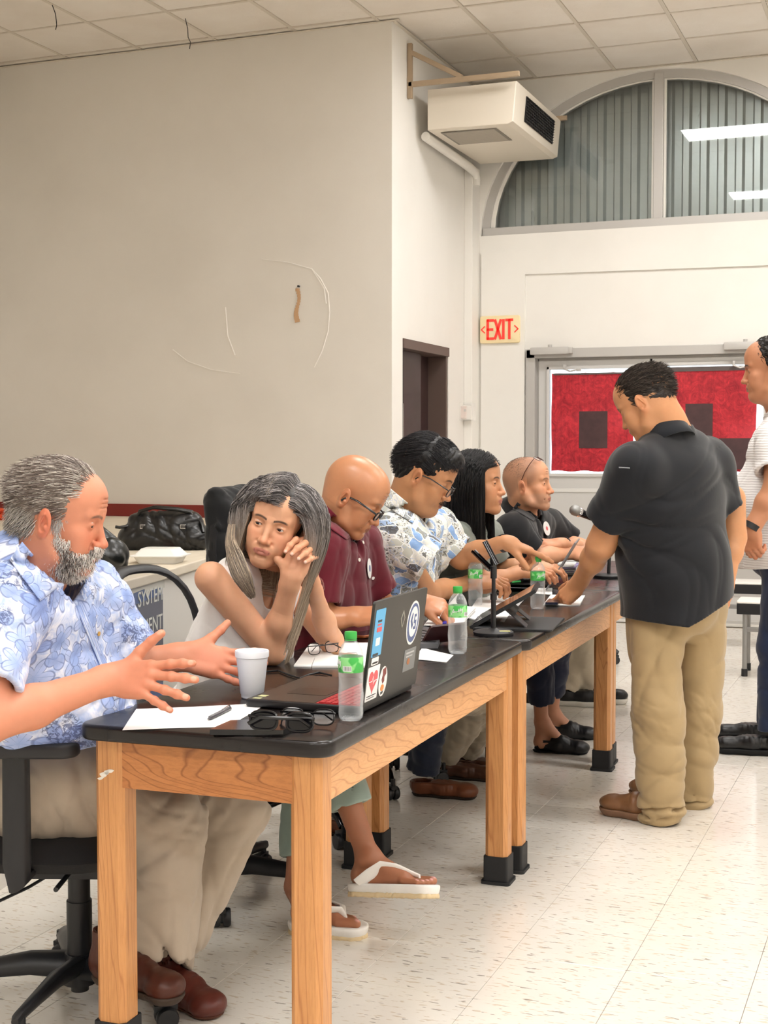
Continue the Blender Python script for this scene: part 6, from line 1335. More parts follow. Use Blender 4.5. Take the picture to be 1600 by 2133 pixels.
pt += [arm(e2r, w2r, vw(.30, .95, -.05), vw(-.15, .10, 1), -1, SK2, h=.0019, re=.037, rw=.024, s=.87, curl=((.75, 1.25, .7), (.8, 1.25, .7), (.8, 1.25, .7), (.85, 1.2, .7)), spread=(.06, .0, -.05, -.1), thumb=(1.15, .05, .2), shoulder=at(440, 1204, 3.84), ru=.046, nail='#f0d2c4', redden=.2),
       arm(e2l, w2l, vw(-.32, .94, .10), vw(.62, .35, -.60), 1, SK2, h=.0017, re=.036, rw=.024, s=.87, thumb=(.7, .3, .3), shoulder=at(606, 1225, 4.15), ru=.043, nail='#eec6b6', redden=.25,
           world=[[at(625, 1146, 3.88), at(616, 1125, 3.81), at(604, 1136, 3.772), at(595, 1149, 3.764)], [at(638, 1154, 3.88), at(637, 1131, 3.81), at(620, 1142, 3.768), at(608, 1154, 3.758)], [at(648, 1166, 3.89), at(650, 1142, 3.82), at(635, 1153, 3.772), at(622, 1164, 3.758)], [at(652, 1180, 3.90), at(657, 1160, 3.83), at(647, 1164, 3.785), at(636, 1171, 3.768)]])]
leg2 = dict(hR=at(420, 1530, 4.0), kR=at(668, 1500, 4.02), aR=at(764, 1785, 3.92), hL=at(470, 1520, 4.2), kL=at(640, 1545, 4.22), aL=at(616, 1850, 4.06))
pt += [core(B2, SK2, ((leg2['hR'], leg2['kR'], leg2['kR']), (leg2['hL'], leg2['kL'], leg2['kL'])), inf=-.035)]
def foot(H_, a, heel, toe, rk, col=SK2, th=1, up_=(0, 0, 1), h=.003, nail='#eeb3b0'):
    heel, toe = A3(heel), A3(toe); x = unit(toe-heel); y = unit(np.cross(up_, x)); z = np.cross(x, y); M_ = np.eye(4); M_[:3, 0] = x; M_[:3, 1] = y; M_[:3, 2] = z; M_[:3, 3] = heel; L_ = np.linalg.norm(toe-heel); Mi = np.linalg.inv(M_); l = lambda p: (Mi @ np.append(A3(p), 1))[:3]
    A_, K_ = l(a), l(H_); P_ = np.array([A_, K_, [0, 0, 0], [L_, 0, 0]]); v = Vox(P_.min(0)-.06, P_.max(0)+.06, h, M_)
    v.cone(K_, A_*.5+K_*.5, rk, rk*.92, 0); v.cone(A_*.5+K_*.5, A_+[0, 0, .01], rk*.92, .031, .02); v.ell((.026, 0, .026), (.032, .027, .03), .02); v.cone(A_, (.028, 0, .03), .030, .027, .02)
    v.cone(A_+[.02, 0, -.01], (L_*.62, 0, .024), .026, .020, .03, fl=((0, 1, 0), 1.35)); v.cone((.03, 0, .018), (L_*.68, 0, .014), .024, .014, .02, fl=((0, 1, 0), 1.5))
    tp = []
    for i in range(5):
        yy = th*(.026-.0135*i-.002*(i == 0)); x1 = L_*(.985-.018*i*i**.35); r = (.0125, .009, .0085, .008, .0085)[i]; v.cone((L_*.66, yy*.95, .014), (x1-r, yy, r+.001), r*1.15, r, .006); tp.append(np.array([x1-r*.8, yy, r*1.8]))
    for s_ in (-1, 1): v.ell(A_+[0, s_*.028, -.005], (.012, .009, .013), .012)
    V, F, L = v.mesh(); C = np.tile(np.array(lin(col)[:3]), (len(V), 1)); nc = np.array(lin(nail)[:3])
    for i, q in enumerate(tp): m = smoothstep((.010, .0065, .006, .006, .006)[i], .004, vlen(L-q)); C = C*(1-m[:, None])+nc*m[:, None]
    return V, F, C
SKf = '#a86f52'
fR = (at(738, 1842, 3.93), at(905, 1846, 3.82)); fL = (Vector((atZ(612, 1908, .045).x, atZ(612, 1908, .045).y, .030)), Vector((atZ(758, 1918, .045).x, atZ(758, 1918, .045).y, .030)))
upR = np.array([0, 0, 1.])+A3(cF)*.30
pt += [foot(leg2['kR'], leg2['aR'], fR[0], fR[1], .042, SKf, 1, upR), foot(leg2['kL'], leg2['aL'], fL[0], fL[1], .041, SKf, -1)]
body(P2, pt); eyes(H2, P2, '#2a1810', (1, -.22, -.05))
R2 = np.stack([unit(f_) for f_ in (az(-20), az(70), (0, 0, 1))], 1)
tors2 = [(A3(B2['pc'])*.42+A3(B2['nb'])*.58, R2, (.115, .13, .21)), (A3(B2['sl']), np.eye(3), (.062,)*3), (A3(B2['nb'])+A3((0, 0, .03)), np.eye(3), (.058,)*3)]
longhair('hair', H2, P2, 8500, .028, [GB('#54504f'), GB('#77716f'), GB('#a29c9b'), GB('#3c3837'), GB('#5f5a5a')], .40, tors2, seed=5, r=.0008, tipcol=[GB('#b3a08c'), GB('#c9b8a2'), GB('#94836f')], guard=.062, wave=.02, out=.2, back=-.05, fpush=(-1, .45))
lock('hair_lock', P2, [at(484, 1085, 3.86), at(480, 1125, 3.80), at(490, 1165, 3.73), at(506, 1205, 3.71), at(527, 1246, 3.73)], [.008, .020, .028, .026, .008], 1300, [GB('#8d7f72'), GB('#b3a08c'), GB('#c9b8a2'), GB('#6f6762')], 5, .0008)
B2s = dict(B2); B2s['sr'] = A3(B2['nb'])*.45+A3(B2['sr'])*.55; B2s['sl'] = A3(B2['nb'])*.45+A3(B2['sl'])*.55; B2s['sh'] = .036
o2, u2, s2, f2 = shirt(P2, 'top', B2s, [], '#f6f4f4', m_cloth, inf=.010, amp=.003, f=30, seed=31, segs=False, h=.0045, neck=dict(r=.062, f=.02, f2=.03, vd=.09),
    extra=lambda v, u, s_, f: (v.ell(A3(B2['sr'])+f*.01-u*.075-s_*.03, (.065, .050, .095), .01, np.stack([f, s_, u], 1), op='cut'), v.ell(A3(B2['sl'])+f*.01-u*.075+s_*.03, (.065, .050, .095), .01, np.stack([f, s_, u], 1), op='cut')), hem=(at(430, 1560, 4.1), (0, 0, -1)))
band(P2, 'bracelet', at(653, 1219, 3.955), A3(w2l)-A3(e2l), .027, .006, M('rose_beads', '#8a5a58', .4), .003); band(P2, 'bracelet', at(655, 1226, 3.965), A3(w2l)-A3(e2l), .0275, .004, M('brown_cord', '#6b4640', .6), .002)
def cropped(parent, L_, col):
    lo, hi = bbox(*[L_[k] for k in ('hR', 'kR', 'hL', 'kL')], L_['hemR'], L_['hemL'], m=.15); v = Vox(lo, hi, .006); v.ell(A3(B2['pc']), (.15, .15, .12), 0)
    for (a, b, c) in ((L_['hR'], L_['kR'], L_['hemR']), (L_['hL'], L_['kL'], L_['hemL'])):
        a, b, c = A3(a), A3(b), A3(c); n = unit(c-b); v.cone(a, b, .085, .068, .05); v.cone(b, c+n*.04, .068, .062, .02, cut=(c, n)); v.cone(c-n*.03, c+n*.05, .050, .053, 0, op='cut')
    v.wrinkle(.004, 28, 8, [(0, 0, 1), (1, 0, .3)]); return finish('trousers', v, col, m_cloth, parent)
leg2['hemR'] = at(730, 1678, 3.96); leg2['hemL'] = at(626, 1785, 4.11); cropped(P2, leg2, '#93a399')
def sandal(parent, heel, toe, up_=(0, 0, 1), th=1):
    heel, toe = A3(heel), A3(toe); x = unit(toe-heel); y = unit(np.cross(up_, x)); z = np.cross(x, y); M_ = np.eye(4); M_[:3, 0] = x; M_[:3, 1] = y; M_[:3, 2] = z; M_[:3, 3] = heel-x*.012; L_ = np.linalg.norm(toe-heel)+.026
    v = Vox((-.02, -.07, -.05), (L_+.02, .07, .08), .0032, M_); v.cone((.035, 0, 0), (L_-.048, 0, 0), .040, .047, 0); v.plane((0, 0, .004), (0, 0, 1), k=.006); v.plane((0, 0, -.022), (0, 0, -1)); v.ell((L_*.5, 0, .022), (L_*.46, .034, .021), .004, op='cut')
    s_ = finish('sandal', v, '#efece8', m_solem, parent)
    v = Vox((-.02, -.07, -.05), (L_+.02, .07, .0), .0032, M_); v.cone((.035, 0, -.03), (L_-.048, 0, -.03), .038, .044, 0); v.plane((0, 0, -.020), (0, 0, 1)); v.plane((0, 0, -.032), (0, 0, -1)); v.wrinkle(.002, 160, 2, [(1, .6, 0), (1, -.6, 0)]); finish('sole', v, '#d9c39c', m_solem, s_)
    b = B(); T = Matrix(M_.tolist())
    for q in (-1, 1): b.tube([(.045, q*.040, .004), (.085, q*.043, .030), (.115, q*.034, .052), (.150, q*.018, .048), (L_-.065, th*.010, .026), (L_-.062, th*.010, .006)], [(.006, .018), (.005, .020), (.004, .018), (.004, .014), (.004, .006), (.003, .004)], 12, T=T)
    b.build('strap', M('white_eva', '#efece8', .55), s_, True, True)
sandal(P2, fR[0]-Vector(tuple(unit(upR)))*.0, fR[1], upR, 1); sandal(P2, fL[0], fL[1], (0, 0, 1), -1)
c2 = at(448, 1900, 4.27); CH2 = chair(c2.x, c2.y, -8, 14, 'mesh backed office chair of the woman in white', seat=.47, back='mesh', zb=.99, arms=False, cas=20)

for (px, py) in ((205, 1320), (214, 1372), (224, 1418)):
    q = surf(sh1, px, py, .001)
    if q: disc(P1, 'button', q[0], q[1], .0055, M('amber_button', '#c9a05a', .35))

leaf(sh1, 'collar_leaf', [sh1], [(46, 1128), (124, 1220), (84, 1252), (20, 1166)], m_aloha1, '#ffffff', off=.010)
leaf(sh1, 'collar_leaf', [sh1], [(166, 1232), (182, 1208), (190, 1236), (176, 1252)], m_aloha1, '#ffffff', off=.008)
leaf(sh1, 'placket', [sh1], [(158, 1262), (172, 1258), (252, 1452), (238, 1458)], m_aloha1, '#ffffff', off=.0045, n=16)
# ================= person 3 : bald man with glasses in maroon polo
def earN(x): return x
SK3 = '#bf8560'
P3 = pm(at(650, 1560, 4.7).xy.to_3d(), 'bald man with black glasses in maroon polo shirt looking down at his hands')
H3 = head_frame(at(737, 1036, 4.55), az(10, -.66), (0, 0, 1), 1.02)
B3 = dict(pc=at(660, 1480, 4.80), nb=at(693, 1110, 4.62), sr=at(664, 1150, 4.44), sl=at(742, 1135, 4.86), cd=.12, cw=.175, bd=.145, bw=.175, bo=.03, pd=.14, pw=.18, sh=.058)
e3r, w3r, e3l, w3l = at(668, 1296, 4.42), at(732, 1284, 4.40), at(815, 1290, 4.95), at(872, 1252, 4.70)
pt = [build_head(H3, B3['nb'], SK3, h=.0021, lid=.22, brow=.55, browc=(.16, .09, .06), nose=1.08, nosew=1.2, neck_r=.063, wrk=.8, cheek=1.05, jaw=1.02, lipc='#8f5446', blush=.25),
      arm(e3r, w3r, vw(.95, .12, .35), vw(-.1, .85, .55), -1, SK3, h=.0023, re=.045, rw=.031, s=1.02, curl=((.7, 1.1, .6), (.8, 1.1, .6), (.8, 1.1, .6), (.8, 1.1, .6)), spread=(.05, 0, -.05, -.08), thumb=(.5, .25, .3), shoulder=at(655, 1200, 4.44), redden=.25),
      arm(e3l, w3l, vw(.9, -.25, .2), vw(-.1, .8, .5), 1, SK3, h=.0025, re=.043, rw=.03, s=1.0, curl=((.8, 1.2, .7),)*4, thumb=(.5, .2, .3), shoulder=at(760, 1200, 4.86), redden=.4)]
l3 = (at(690, 1500, 4.75), at(905, 1450, 5.35), at(882, 1600, 5.50)); l3b = (at(640, 1500, 4.75), at(740, 1500, 4.8), at(672, 1640, 4.95))
pt += [core(B3, SK3, (l3, l3b))]; body(P3, pt, m_skin_shiny); eyes(H3, P3, '#2a1810', (1, -.4, -.4))
g3 = spect(H3, P3, 'glasses', .049, .028, .0026, m_gf, dx=.104, dz=-.004, tilt=2)
o3, u3, s3, f3 = shirt(P3, 'polo_shirt', B3, [(B3['sr'], at(664, 1258, 4.42), .076, .074), (B3['sl'], at(790, 1235, 4.90), .072, .068)], '#5f1222', m_cloth, inf=.014, amp=.005, f=26, seed=41, segs=False, h=.0055, hem=(at(690, 1560, 4.8), (0, 0, -1)), neck=dict(r=.080, f=-.005, f2=.05, vd=.10))
collar(o3, 'collar', A3(B3['nb'])+u3*.036+f3*.010, u3+f3*.70, f3-u3*.70, .076, m_cloth, '#65142a', hgt=.026, drop=.070, open_=.38, flare=.042, tip=.04, tilt=0)
band(P3, 'undershirt_collar', A3(B3['nb'])+u3*.020+f3*.02, u3+f3*.70, .066, .018, M('black_cotton', '#0e0d10', .85), .003)
for (px, py) in ((756, 1130), (748, 1166)):
    q = surf(o3, px, py, .001)
    if q: disc(P3, 'button', q[0], q[1], .006, M('pearl_button', '#e8e2da', .3))
q = surf(o3, 768, 1184, .002)
if q: disc(P3, 'chest_emblem', q[0], q[1], .027, m_sw, k=1.25, inner=[(.82, m_sn, .0008), (.6, m_sw, .0014), (.35, m_sn, .002)])
q = surf(o3, 776, 1204, .002)
if q: disc(P3, 'emblem_tail', q[0], q[1], .009, m_sw, k=.6)
trousers(P3, l3b[0], l3b[1], l3b[2], l3[0], l3[1], l3[2], B3['pc'], '#1d2538', rt=.085, rk=.066, ra=.062, seed=22, amp=.006, h=.008)
def lowshoe(P, ank, dirz, Ls=.27, col='#6b3a20', sole='#2a1c14', back=.05, z=0.0, w=.046, hgt=.06, name='loafer', solh=.014, **k):
    h_ = Vector((ank[0], ank[1], z)); d = Vector(az(dirz)); return shoe(P, name, h_-d*back, h_+d*(Ls-back), col, sole, hgt=hgt, w=w, solh=solh, **k)
lowshoe(P3, l3[2], 5); lowshoe(P3, l3b[2], 5)
CH4 = chair(-2.08, 4.50, -4, 38, 'high backed black chair draped with a dark jacket, under the bald man', seat=.47, back='cushion', zb=1.20, gloss=True, arms=False, bw=.44, lean=4)

leaf(o3, 'collar_leaf', [o3], [(674, 1046), (738, 1112), (722, 1124), (662, 1082)], m_cloth, '#6a1629', off=.009)
# ================= person 4 : black haired man in block print aloha shirt, pointing
SK4 = '#c08a62'
P4 = pm(at(820, 1500, 4.95).xy.to_3d(), 'black haired man with glasses in grey blue block print shirt pointing across table')
H4 = head_frame(at(886, 993, 5.15), az(8, -.55), (0, 0, 1), 1.08)
B4 = dict(pc=at(800, 1440, 5.30), nb=at(838, 1075, 5.22), sr=at(822, 1122, 5.04), sl=at(902, 1105, 5.46), cd=.125, cw=.18, bd=.15, bw=.18, bo=.03, pd=.15, pw=.19, sh=.062)
e4r, w4r, e4l, w4l = at(888, 1236, 5.22), at(986, 1212, 5.50), at(962, 1160, 5.44), at(1054, 1130, 5.32)
pt = [build_head(H4, B4['nb'], SK4, h=.0021, lid=.25, brow=1.0, browc=(.02, .015, .012), nose=1.02, nosew=1.2, neck_r=.066, jaw=1.08, cheek=1.15, double=1, mouth=.0012, lipc='#9c5d50', blush=.25, stubble='#4a3426', stub_a=.12),
      arm(e4r, w4r, vw(.95, .06, .15), vw(-.05, .9, .4), -1, SK4, h=.0025, re=.046, rw=.032, s=1.02, curl=((.5, .9, .5), (.6, .9, .5), (.6, .9, .5), (.6, .9, .5)), spread=(.08, 0, -.05, -.1), thumb=(.5, .2, .3), shoulder=at(850, 1180, 5.06), ru=.052, redden=.25),
      arm(e4l, w4l, vw(.95, -.30, .1), vw(.30, .92, .10), 1, SK4, h=.0023, re=.050, rw=.034, s=1.08, curl=((.12, .08, .05), (.9, 1.2, .7), (1.0, 1.2, .7), (1.0, 1.2, .7)), spread=(-.05, 0, -.04, -.08), thumb=(.45, .60, .05), shoulder=at(915, 1120, 5.46), ru=.056, redden=.2)]
l4 = (at(790, 1460, 5.0), at(1010, 1440, 5.55), at(930, 1572, 5.80)); l4b = (at(790, 1460, 5.2), at(1040, 1440, 5.6), at(975, 1560, 5.9))
pt += [core(B4, SK4, (l4, l4b))]; body(P4, pt); eyes(H4, P4, '#1a0f0a', (1, -.4, -.4))
spect(H4, P4, 'glasses', .050, .032, .0018, m_gf, dx=.107, dz=-.004, tilt=4)
hk = cap_hair(H4, (-.14, -.105, -.09), (.115, .105, .18), .0026, lambda v: (v.ell((-.012, 0, .052), (.106, .080, .093), 0), v.ell((.045, 0, .098), (.052, .060, .032), .03), v.ell((-.045, 0, .0), (.066, .072, .07), .02), v.plane((.050, 0, .075), (1, 0, -.20), k=.012) if False else None, v.ell((.098, 0, .000), (.060, .13, .082), .010, op='cut'), v.ell((.05, 0, -.05), (.075, .13, .085), .01, op='cut'), v.cone((-.012, -.1, -.008), (-.012, .1, -.008), .030, .030, .006, op='cut')), '#0b0a0c', (.003, 85), 3, [(1, .1, -.3), (.8, 0, .4)])
def m4(p): x, y, z = p.T; return (((z > .075) & (x < .075)) | ((z > .03) & (x < -.0)) | ((z > -.04) & (x < -.045)))*1.0
hs = strands(H4, 4200, m4, lambda c, t: np.stack([.9-2.2*(c[:, 0] < -.02), c[:, 1]*1.5, -.2-.9*(c[:, 0] < -.03)-.5*t*(c[:, 0] > .05)], 1), .036, r=.0009, lift=(.003, .009), axes=(.104, .079, .090), cen=(-.012, 0, .052), cols=((.008, .007, .009), (.02, .018, .022), (.004, .004, .005)), jitter=.07, rings=6, seed=44)
npmesh('hair', [hk[0], hs[0]], [hk[1], hs[1]], m_hair, P4, [hk[2], hs[2]])
bs4 = strands(H4, 160, mou, lambda c, t: np.stack([.1+0*c[:, 0], np.sign(c[:, 1])*.9, -.5-0*c[:, 0]], 1), .009, r=.0007, lift=(.000, .002), axes=(.074, .058, .075), cen=(.028, 0, -.040), cols=((.02, .015, .012),), jitter=.3, rings=4, seed=10)
npmesh('moustache', bs4[0], bs4[1], m_hair, P4, bs4[2])
o4, u4, s4, f4 = shirt(P4, 'aloha_shirt', B4, [(B4['sr'], at(893, 1172, 5.04), .090, .088), (B4['sl'], at(950, 1150, 5.46), .084, .078)], '#ffffff', m_aloha2, inf=.015, amp=.006, f=26, seed=51, h=.0055, hem=(at(800, 1560, 5.0), (0, 0, -1)), neck=dict(r=.084, f=-.005, f2=.06, vd=.09))
collar(o4, 'collar', A3(B4['nb'])+u4*.036+f4*.010, u4+f4*.75, f4-u4*.75, .080, m_aloha2, '#ffffff', hgt=.026, drop=.078, open_=.38, flare=.048, tip=.045, tilt=0)
wd4 = A3(w4l)-A3(e4l); band(P4, 'watch_strap', A3(w4l)-unit(wd4)*.012, wd4, .031, .017, M('watch_black', '#141417', .5), .004)
trousers(P4, l4[0], l4[1], l4[2], l4b[0], l4b[1], l4b[2], B4['pc'], '#a79b88', rt=.088, rk=.068, ra=.056, seed=24, amp=.006, h=.008)
lowshoe(P4, (l4[2].x, l4[2].y), 5, col='#4a2b1c'); lowshoe(P4, (l4b[2].x, l4b[2].y), 5, col='#4a2b1c')
CH5 = chair(-2.10, 5.25, 0, 20, 'black leather office chair under the man in block print shirt', seat=.47, back='leather', zb=1.16, lean=3, arms=False, gloss=True)

leaf(o4, 'collar_leaf', [o4], [(812, 1016), (872, 1066), (860, 1090), (800, 1052)], m_aloha2, '#ffffff', off=.010)
# ================= person 5 : long black haired woman in grey green shirt
SK5 = '#c58e68'
P5 = pm(at(930, 1430, 5.8).xy.to_3d(), 'woman with long black hair in grey green shirt looking to the right')
H5 = head_frame(at(993, 1012, 5.66), az(4, .02), (-.06, 0, 1), 1.04)
B5 = dict(pc=at(925, 1360, 5.9), nb=at(975, 1100, 5.72), sr=at(945, 1128, 5.56), sl=at(1010, 1115, 5.98), cd=.11, cw=.15, bd=.12, bw=.15, bo=.02, pd=.13, pw=.17, sh=.048, bust=.06)
pt = [build_head(H5, B5['nb'], SK5, h=.0024, lid=.55, brow=1, browc=(.03, .02, .02), nose=.98, nosew=1.1, fem=1, jaw=.95, neck_r=.050, lipc='#a8645a', lipfull=.95, blush=.3),
      arm(at(1010, 1215, 5.55), at(1085, 1190, 5.60), vw(.95, .05, .1), vw(0, .9, .4), -1, SK5, h=.003, re=.040, rw=.027, s=.92, curl=((.4, .6, .3),)*4, shoulder=at(950, 1160, 5.56), ru=.045),
      arm(at(1050, 1180, 6.0), at(1110, 1180, 5.95), vw(.95, 0, .1), vw(0, .9, .4), 1, SK5, h=.003, re=.038, rw=.026, s=.92, curl=((.4, .6, .3),)*4)]
l5 = (at(930, 1380, 5.8), at(1120, 1350, 6.2), at(1128, 1505, 6.30)); l5b = (at(930, 1380, 6.0), at(1160, 1350, 6.5), at(1150, 1485, 6.62))
pt += [core(B5, SK5, ((l5[0], l5[1], l5[1].lerp(l5[2], .6)), (l5b[0], l5b[1], l5b[1].lerp(l5b[2], .6)))), foot(l5[1], l5[2], (l5[2].x-.03, l5[2].y, .02), (l5[2].x+.175, l5[2].y+.03, .012), .038, '#b98468', 1, h=.004), foot(l5b[1], l5b[2], (l5b[2].x-.03, l5b[2].y, .02), (l5b[2].x+.175, l5b[2].y+.03, .012), .038, '#b98468', -1, h=.004)]
body(P5, pt); eyes(H5, P5, '#1a0f0a', (1, -.3, .05))
R5 = np.eye(3); tors5 = [(A3(B5['pc'])*.40+A3(B5['nb'])*.60, R5, (.135, .18, .21)), (A3(B5['sr']), R5, (.07,)*3), (A3(B5['sl']), R5, (.07,)*3)]
longhair('hair', H5, P5, 5500, .0, [GB('#0f0d0e'), GB('#1c1819'), GB('#080707')], .47, tors5, seed=8, r=.0010, guard=.050, wave=.03, out=.2, back=-.5)
o5, u5, s5, f5 = shirt(P5, 'shirt', B5, [(B5['sr'], at(985, 1195, 5.55), .064, .062), (B5['sl'], at(1035, 1170, 6.0), .06, .058)], '#7b8078', m_cloth, inf=.012, amp=.005, f=30, seed=61, segs=False, h=.006, hem=(at(930, 1450, 5.8), (0, 0, -1)), neck=dict(r=.060, f=0, f2=.04, vd=.10))
collar(o5, 'collar', A3(B5['nb'])+u5*.01+f5*.01, u5+f5*.6, f5-u5*.6, .066, m_cloth, '#878c84', hgt=.024, drop=.05, open_=.4, flare=.022, tip=.035, tilt=0)
trousers(P5, l5[0], l5[1], l5[2]+Vector((0, 0, .10)), l5b[0], l5b[1], l5b[2]+Vector((0, 0, .10)), B5['pc'], '#161d33', rt=.085, rk=.064, ra=.060, seed=25, amp=.0025, h=.006)
for L_ in (l5, l5b): shoe(P5, 'flat_shoe', (L_[2].x-.045, L_[2].y-.005, 0), (L_[2].x+.215, L_[2].y+.035, 0), '#0e0d10', '#0e0d10', hgt=.052, w=.052, low=True, solh=.010)
CH6 = chair(-2.05, 6.05, 0, 50, 'black office chair under the long haired woman', seat=.46, back='cushion', zb=.92, arms=False)

# ================= person 6 : shaven man in black polo, arms folded, glasses on his head
SK6 = '#cf9673'
P6 = pm(at(1050, 1400, 6.8).xy.to_3d(), 'shaven headed man in black polo with folded arms at far table end')
H6 = head_frame(at(1101, 1012, 6.52), az(2, .03), (0, 0, 1), 1.04)
B6 = dict(pc=at(1045, 1300, 6.7), nb=at(1090, 1072, 6.6), sr=at(1068, 1112, 6.40), sl=at(1140, 1098, 6.84), cd=.12, cw=.18, bd=.14, bw=.18, bo=.02, pd=.14, pw=.18, sh=.060)
e6r, w6r, e6l, w6l = at(1118, 1162, 6.38), at(1190, 1150, 6.55), at(1212, 1142, 6.80), at(1172, 1132, 6.52)
pt = [build_head(H6, B6['nb'], SK6, h=.0026, lid=.5, brow=.8, browc=(.10, .06, .04), nose=1.05, nosew=1.15, neck_r=.064, jaw=1.03, cheek=1.0, lipc='#a2685a', blush=.35, stubble='#9a8578', stub_a=.35, wrk=.6, scalp='#6b5246', scalp_a=.6),
      arm(e6r, w6r, vw(.9, -.1, .2), vw(.1, .6, .8), -1, SK6, h=.003, re=.047, rw=.031, s=1.0, curl=((.5, .6, .3),)*4, shoulder=at(1085, 1140, 6.40), ru=.05),
      arm(e6l, w6l, vw(-.95, .02, .12), vw(.05, .95, .35), 1, SK6, h=.003, re=.045, rw=.030, s=1.02, curl=((.3, .5, .3),)*4, shoulder=at(1160, 1120, 6.85), ru=.05, spread=(.12, .02, -.08, -.16))]
l6 = (at(1060, 1310, 6.7), at(1215, 1290, 7.3), at(1215, 1425, 7.55)); l6b = (at(1060, 1310, 6.9), at(1235, 1280, 7.5), at(1180, 1425, 7.45))
pt += [core(B6, SK6, (l6, l6b))]; body(P6, pt); eyes(H6, P6, '#3a2a1a', (1, -.35, -.05))
def m6(p): x, y, z = p.T; return (((z > .07) & (x < .02)) | ((z > .02) & (x < .0)) | ((z > -.06) & (x < -.04)))*1.0
hs = strands(H6, 2600, m6, lambda c, t: np.stack([-.5+0*c[:, 0], c[:, 1]*1.0, -.6+0*c[:, 0]], 1), .004, r=.0006, lift=(.000, .001), cols=((.10, .075, .06), (.15, .12, .10), (.05, .04, .03)), jitter=.5, rings=3, seed=66)
npmesh('stubble_hair', hs[0], hs[1], m_hair, P6, hs[2])
g6 = empty('glasses', H6[:3, 3]); g6.parent = P6; g6.matrix_parent_inverse = WM(P6).inverted()
Tg = Matrix(H6.tolist()) @ TR(.052, 0, .122) @ RY(-58) @ RZ(-90)
m_wire = M('brown_wire_frame', '#4a2a20', .3, .4)
glasses_geo(Tg, m_wire, 'x', g6, .048, .032, .0014, .13)
o6, u6, s6, f6 = shirt(P6, 'polo_shirt', B6, [(B6['sr'], at(1108, 1150, 6.40), .078, .074), (B6['sl'], at(1190, 1128, 6.86), .074, .068)], '#131316', m_cloth, inf=.014, amp=.005, f=28, seed=71, segs=False, h=.006, hem=(at(1050, 1400, 6.7), (0, 0, -1)), neck=dict(r=.080, f=-.005, f2=.05, vd=.11))
collar(o6, 'collar', A3(B6['nb'])+u6*.036+f6*.010, u6+f6*.6, f6-u6*.6, .076, m_cloth, '#1b1b1f', hgt=.026, drop=.070, open_=.38, flare=.042, tip=.04, tilt=0)
q = surf(o6, 1138, 1101, .002)
if q: disc(P6, 'chest_emblem', q[0], q[1], .034, m_sw, inner=[(.86, m_sk, .0006), (.74, m_sw, .0012), (.3, m_sr, .0016)])
wd = A3(w6l)-A3(e6l); band(P6, 'watch_strap', A3(w6l)-unit(wd)*.02, wd, .030, .018, M('watch_black', '#141417', .5), .004)
trousers(P6, l6[0], l6[1], l6[2]-up*.03, l6b[0], l6b[1], l6b[2]-up*.03, B6['pc'], '#c3b7a2', rt=.088, rk=.07, ra=.06, seed=26, amp=.006, h=.009)
for L_ in (l6, l6b): lowshoe(P6, (L_[2].x, L_[2].y), 8, Ls=.29, col='#1b1b1e', sole='#e4e1da', solh=.03, hgt=.085, name='sneaker')
CH7 = chair(-2.05, 6.85, 0, 10, 'black office chair under the man with folded arms', seat=.46, back='cushion', zb=.9, arms=False)
CH8 = chair(-2.12, 8.75, 0, 8, 'spare black office chair beyond the far table end', seat=.46, back='cushion', zb=.75, arms=False)

leaf(o6, 'collar_leaf', [o6], [(1078, 1046), (1118, 1074), (1112, 1086), (1068, 1060)], m_cloth, '#1e1e22', off=.009)
# ================= person 7 : standing man in black polo
SK7 = '#cb9268'
P7 = pm(at(1370, 1700, 5.1).xy.to_3d(), 'standing man in black polo and khaki trousers leaning a hand on the table')
H7 = head_frame(at(1345, 842, 5.22), az(172, -.62), (0, 0, 1), 1.06)
B7 = dict(pc=at(1400, 1208, 5.25), nb=at(1402, 905, 5.24), sr=at(1472, 968, 5.38), sl=at(1322, 985, 5.10), cd=.135, cw=.20, bd=.165, bw=.205, bo=.02, pd=.155, pw=.20, sh=.066)
e7l, w7l, e7r, w7r = at(1252, 1135, 5.22), at(1208, 1212, 5.42), at(1528, 1120, 5.46), at(1512, 1200, 5.40)
pt = [build_head(H7, B7['nb'], SK7, h=.0022, lid=.25, brow=.9, browc=(.04, .03, .02), nose=.98, neck_r=.070, jaw=1.12, cheek=1.15, double=1, lipc='#a2685a', blush=.25),
      arm(e7l, w7l, vw(-.55, -.62, -.30), vw(-.55, .45, .60), 1, SK7, h=.0023, re=.056, rw=.034, s=1.05, curl=((.15, .3, .1), (.5, .8, .3), (.7, 1.0, .4), (.8, 1.0, .4)), spread=(.10, .02, -.06, -.12), thumb=(.8, .3, .2), shoulder=at(1298, 1030, 5.15), ru=.058, redden=.3),
      arm(e7r, w7r, vw(-.2, -.95, 0), vw(.5, .0, -.8), -1, SK7, h=.0028, re=.050, rw=.032, s=1.0, curl=((.4, .5, .3),)*4, shoulder=at(1520, 1040, 5.46), ru=.062)]
l7 = (at(1458, 1270, 5.36), at(1452, 1480, 5.34), at(1436, 1652, 5.36)); l7b = (at(1364, 1275, 5.23), at(1372, 1485, 5.12), at(1378, 1670, 5.10))
pt += [core(B7, SK7, (l7, l7b))]; body(P7, pt)
def m7(p): x, y, z = p.T; return (((z > .06) & (x < .060)) | ((z > .015) & (x < .028)) | ((z > -.055) & (x < -.02)))*1.0*(1-((np.abs(y) > .05) & (x > -.032) & (x < .006) & (z < .020)))
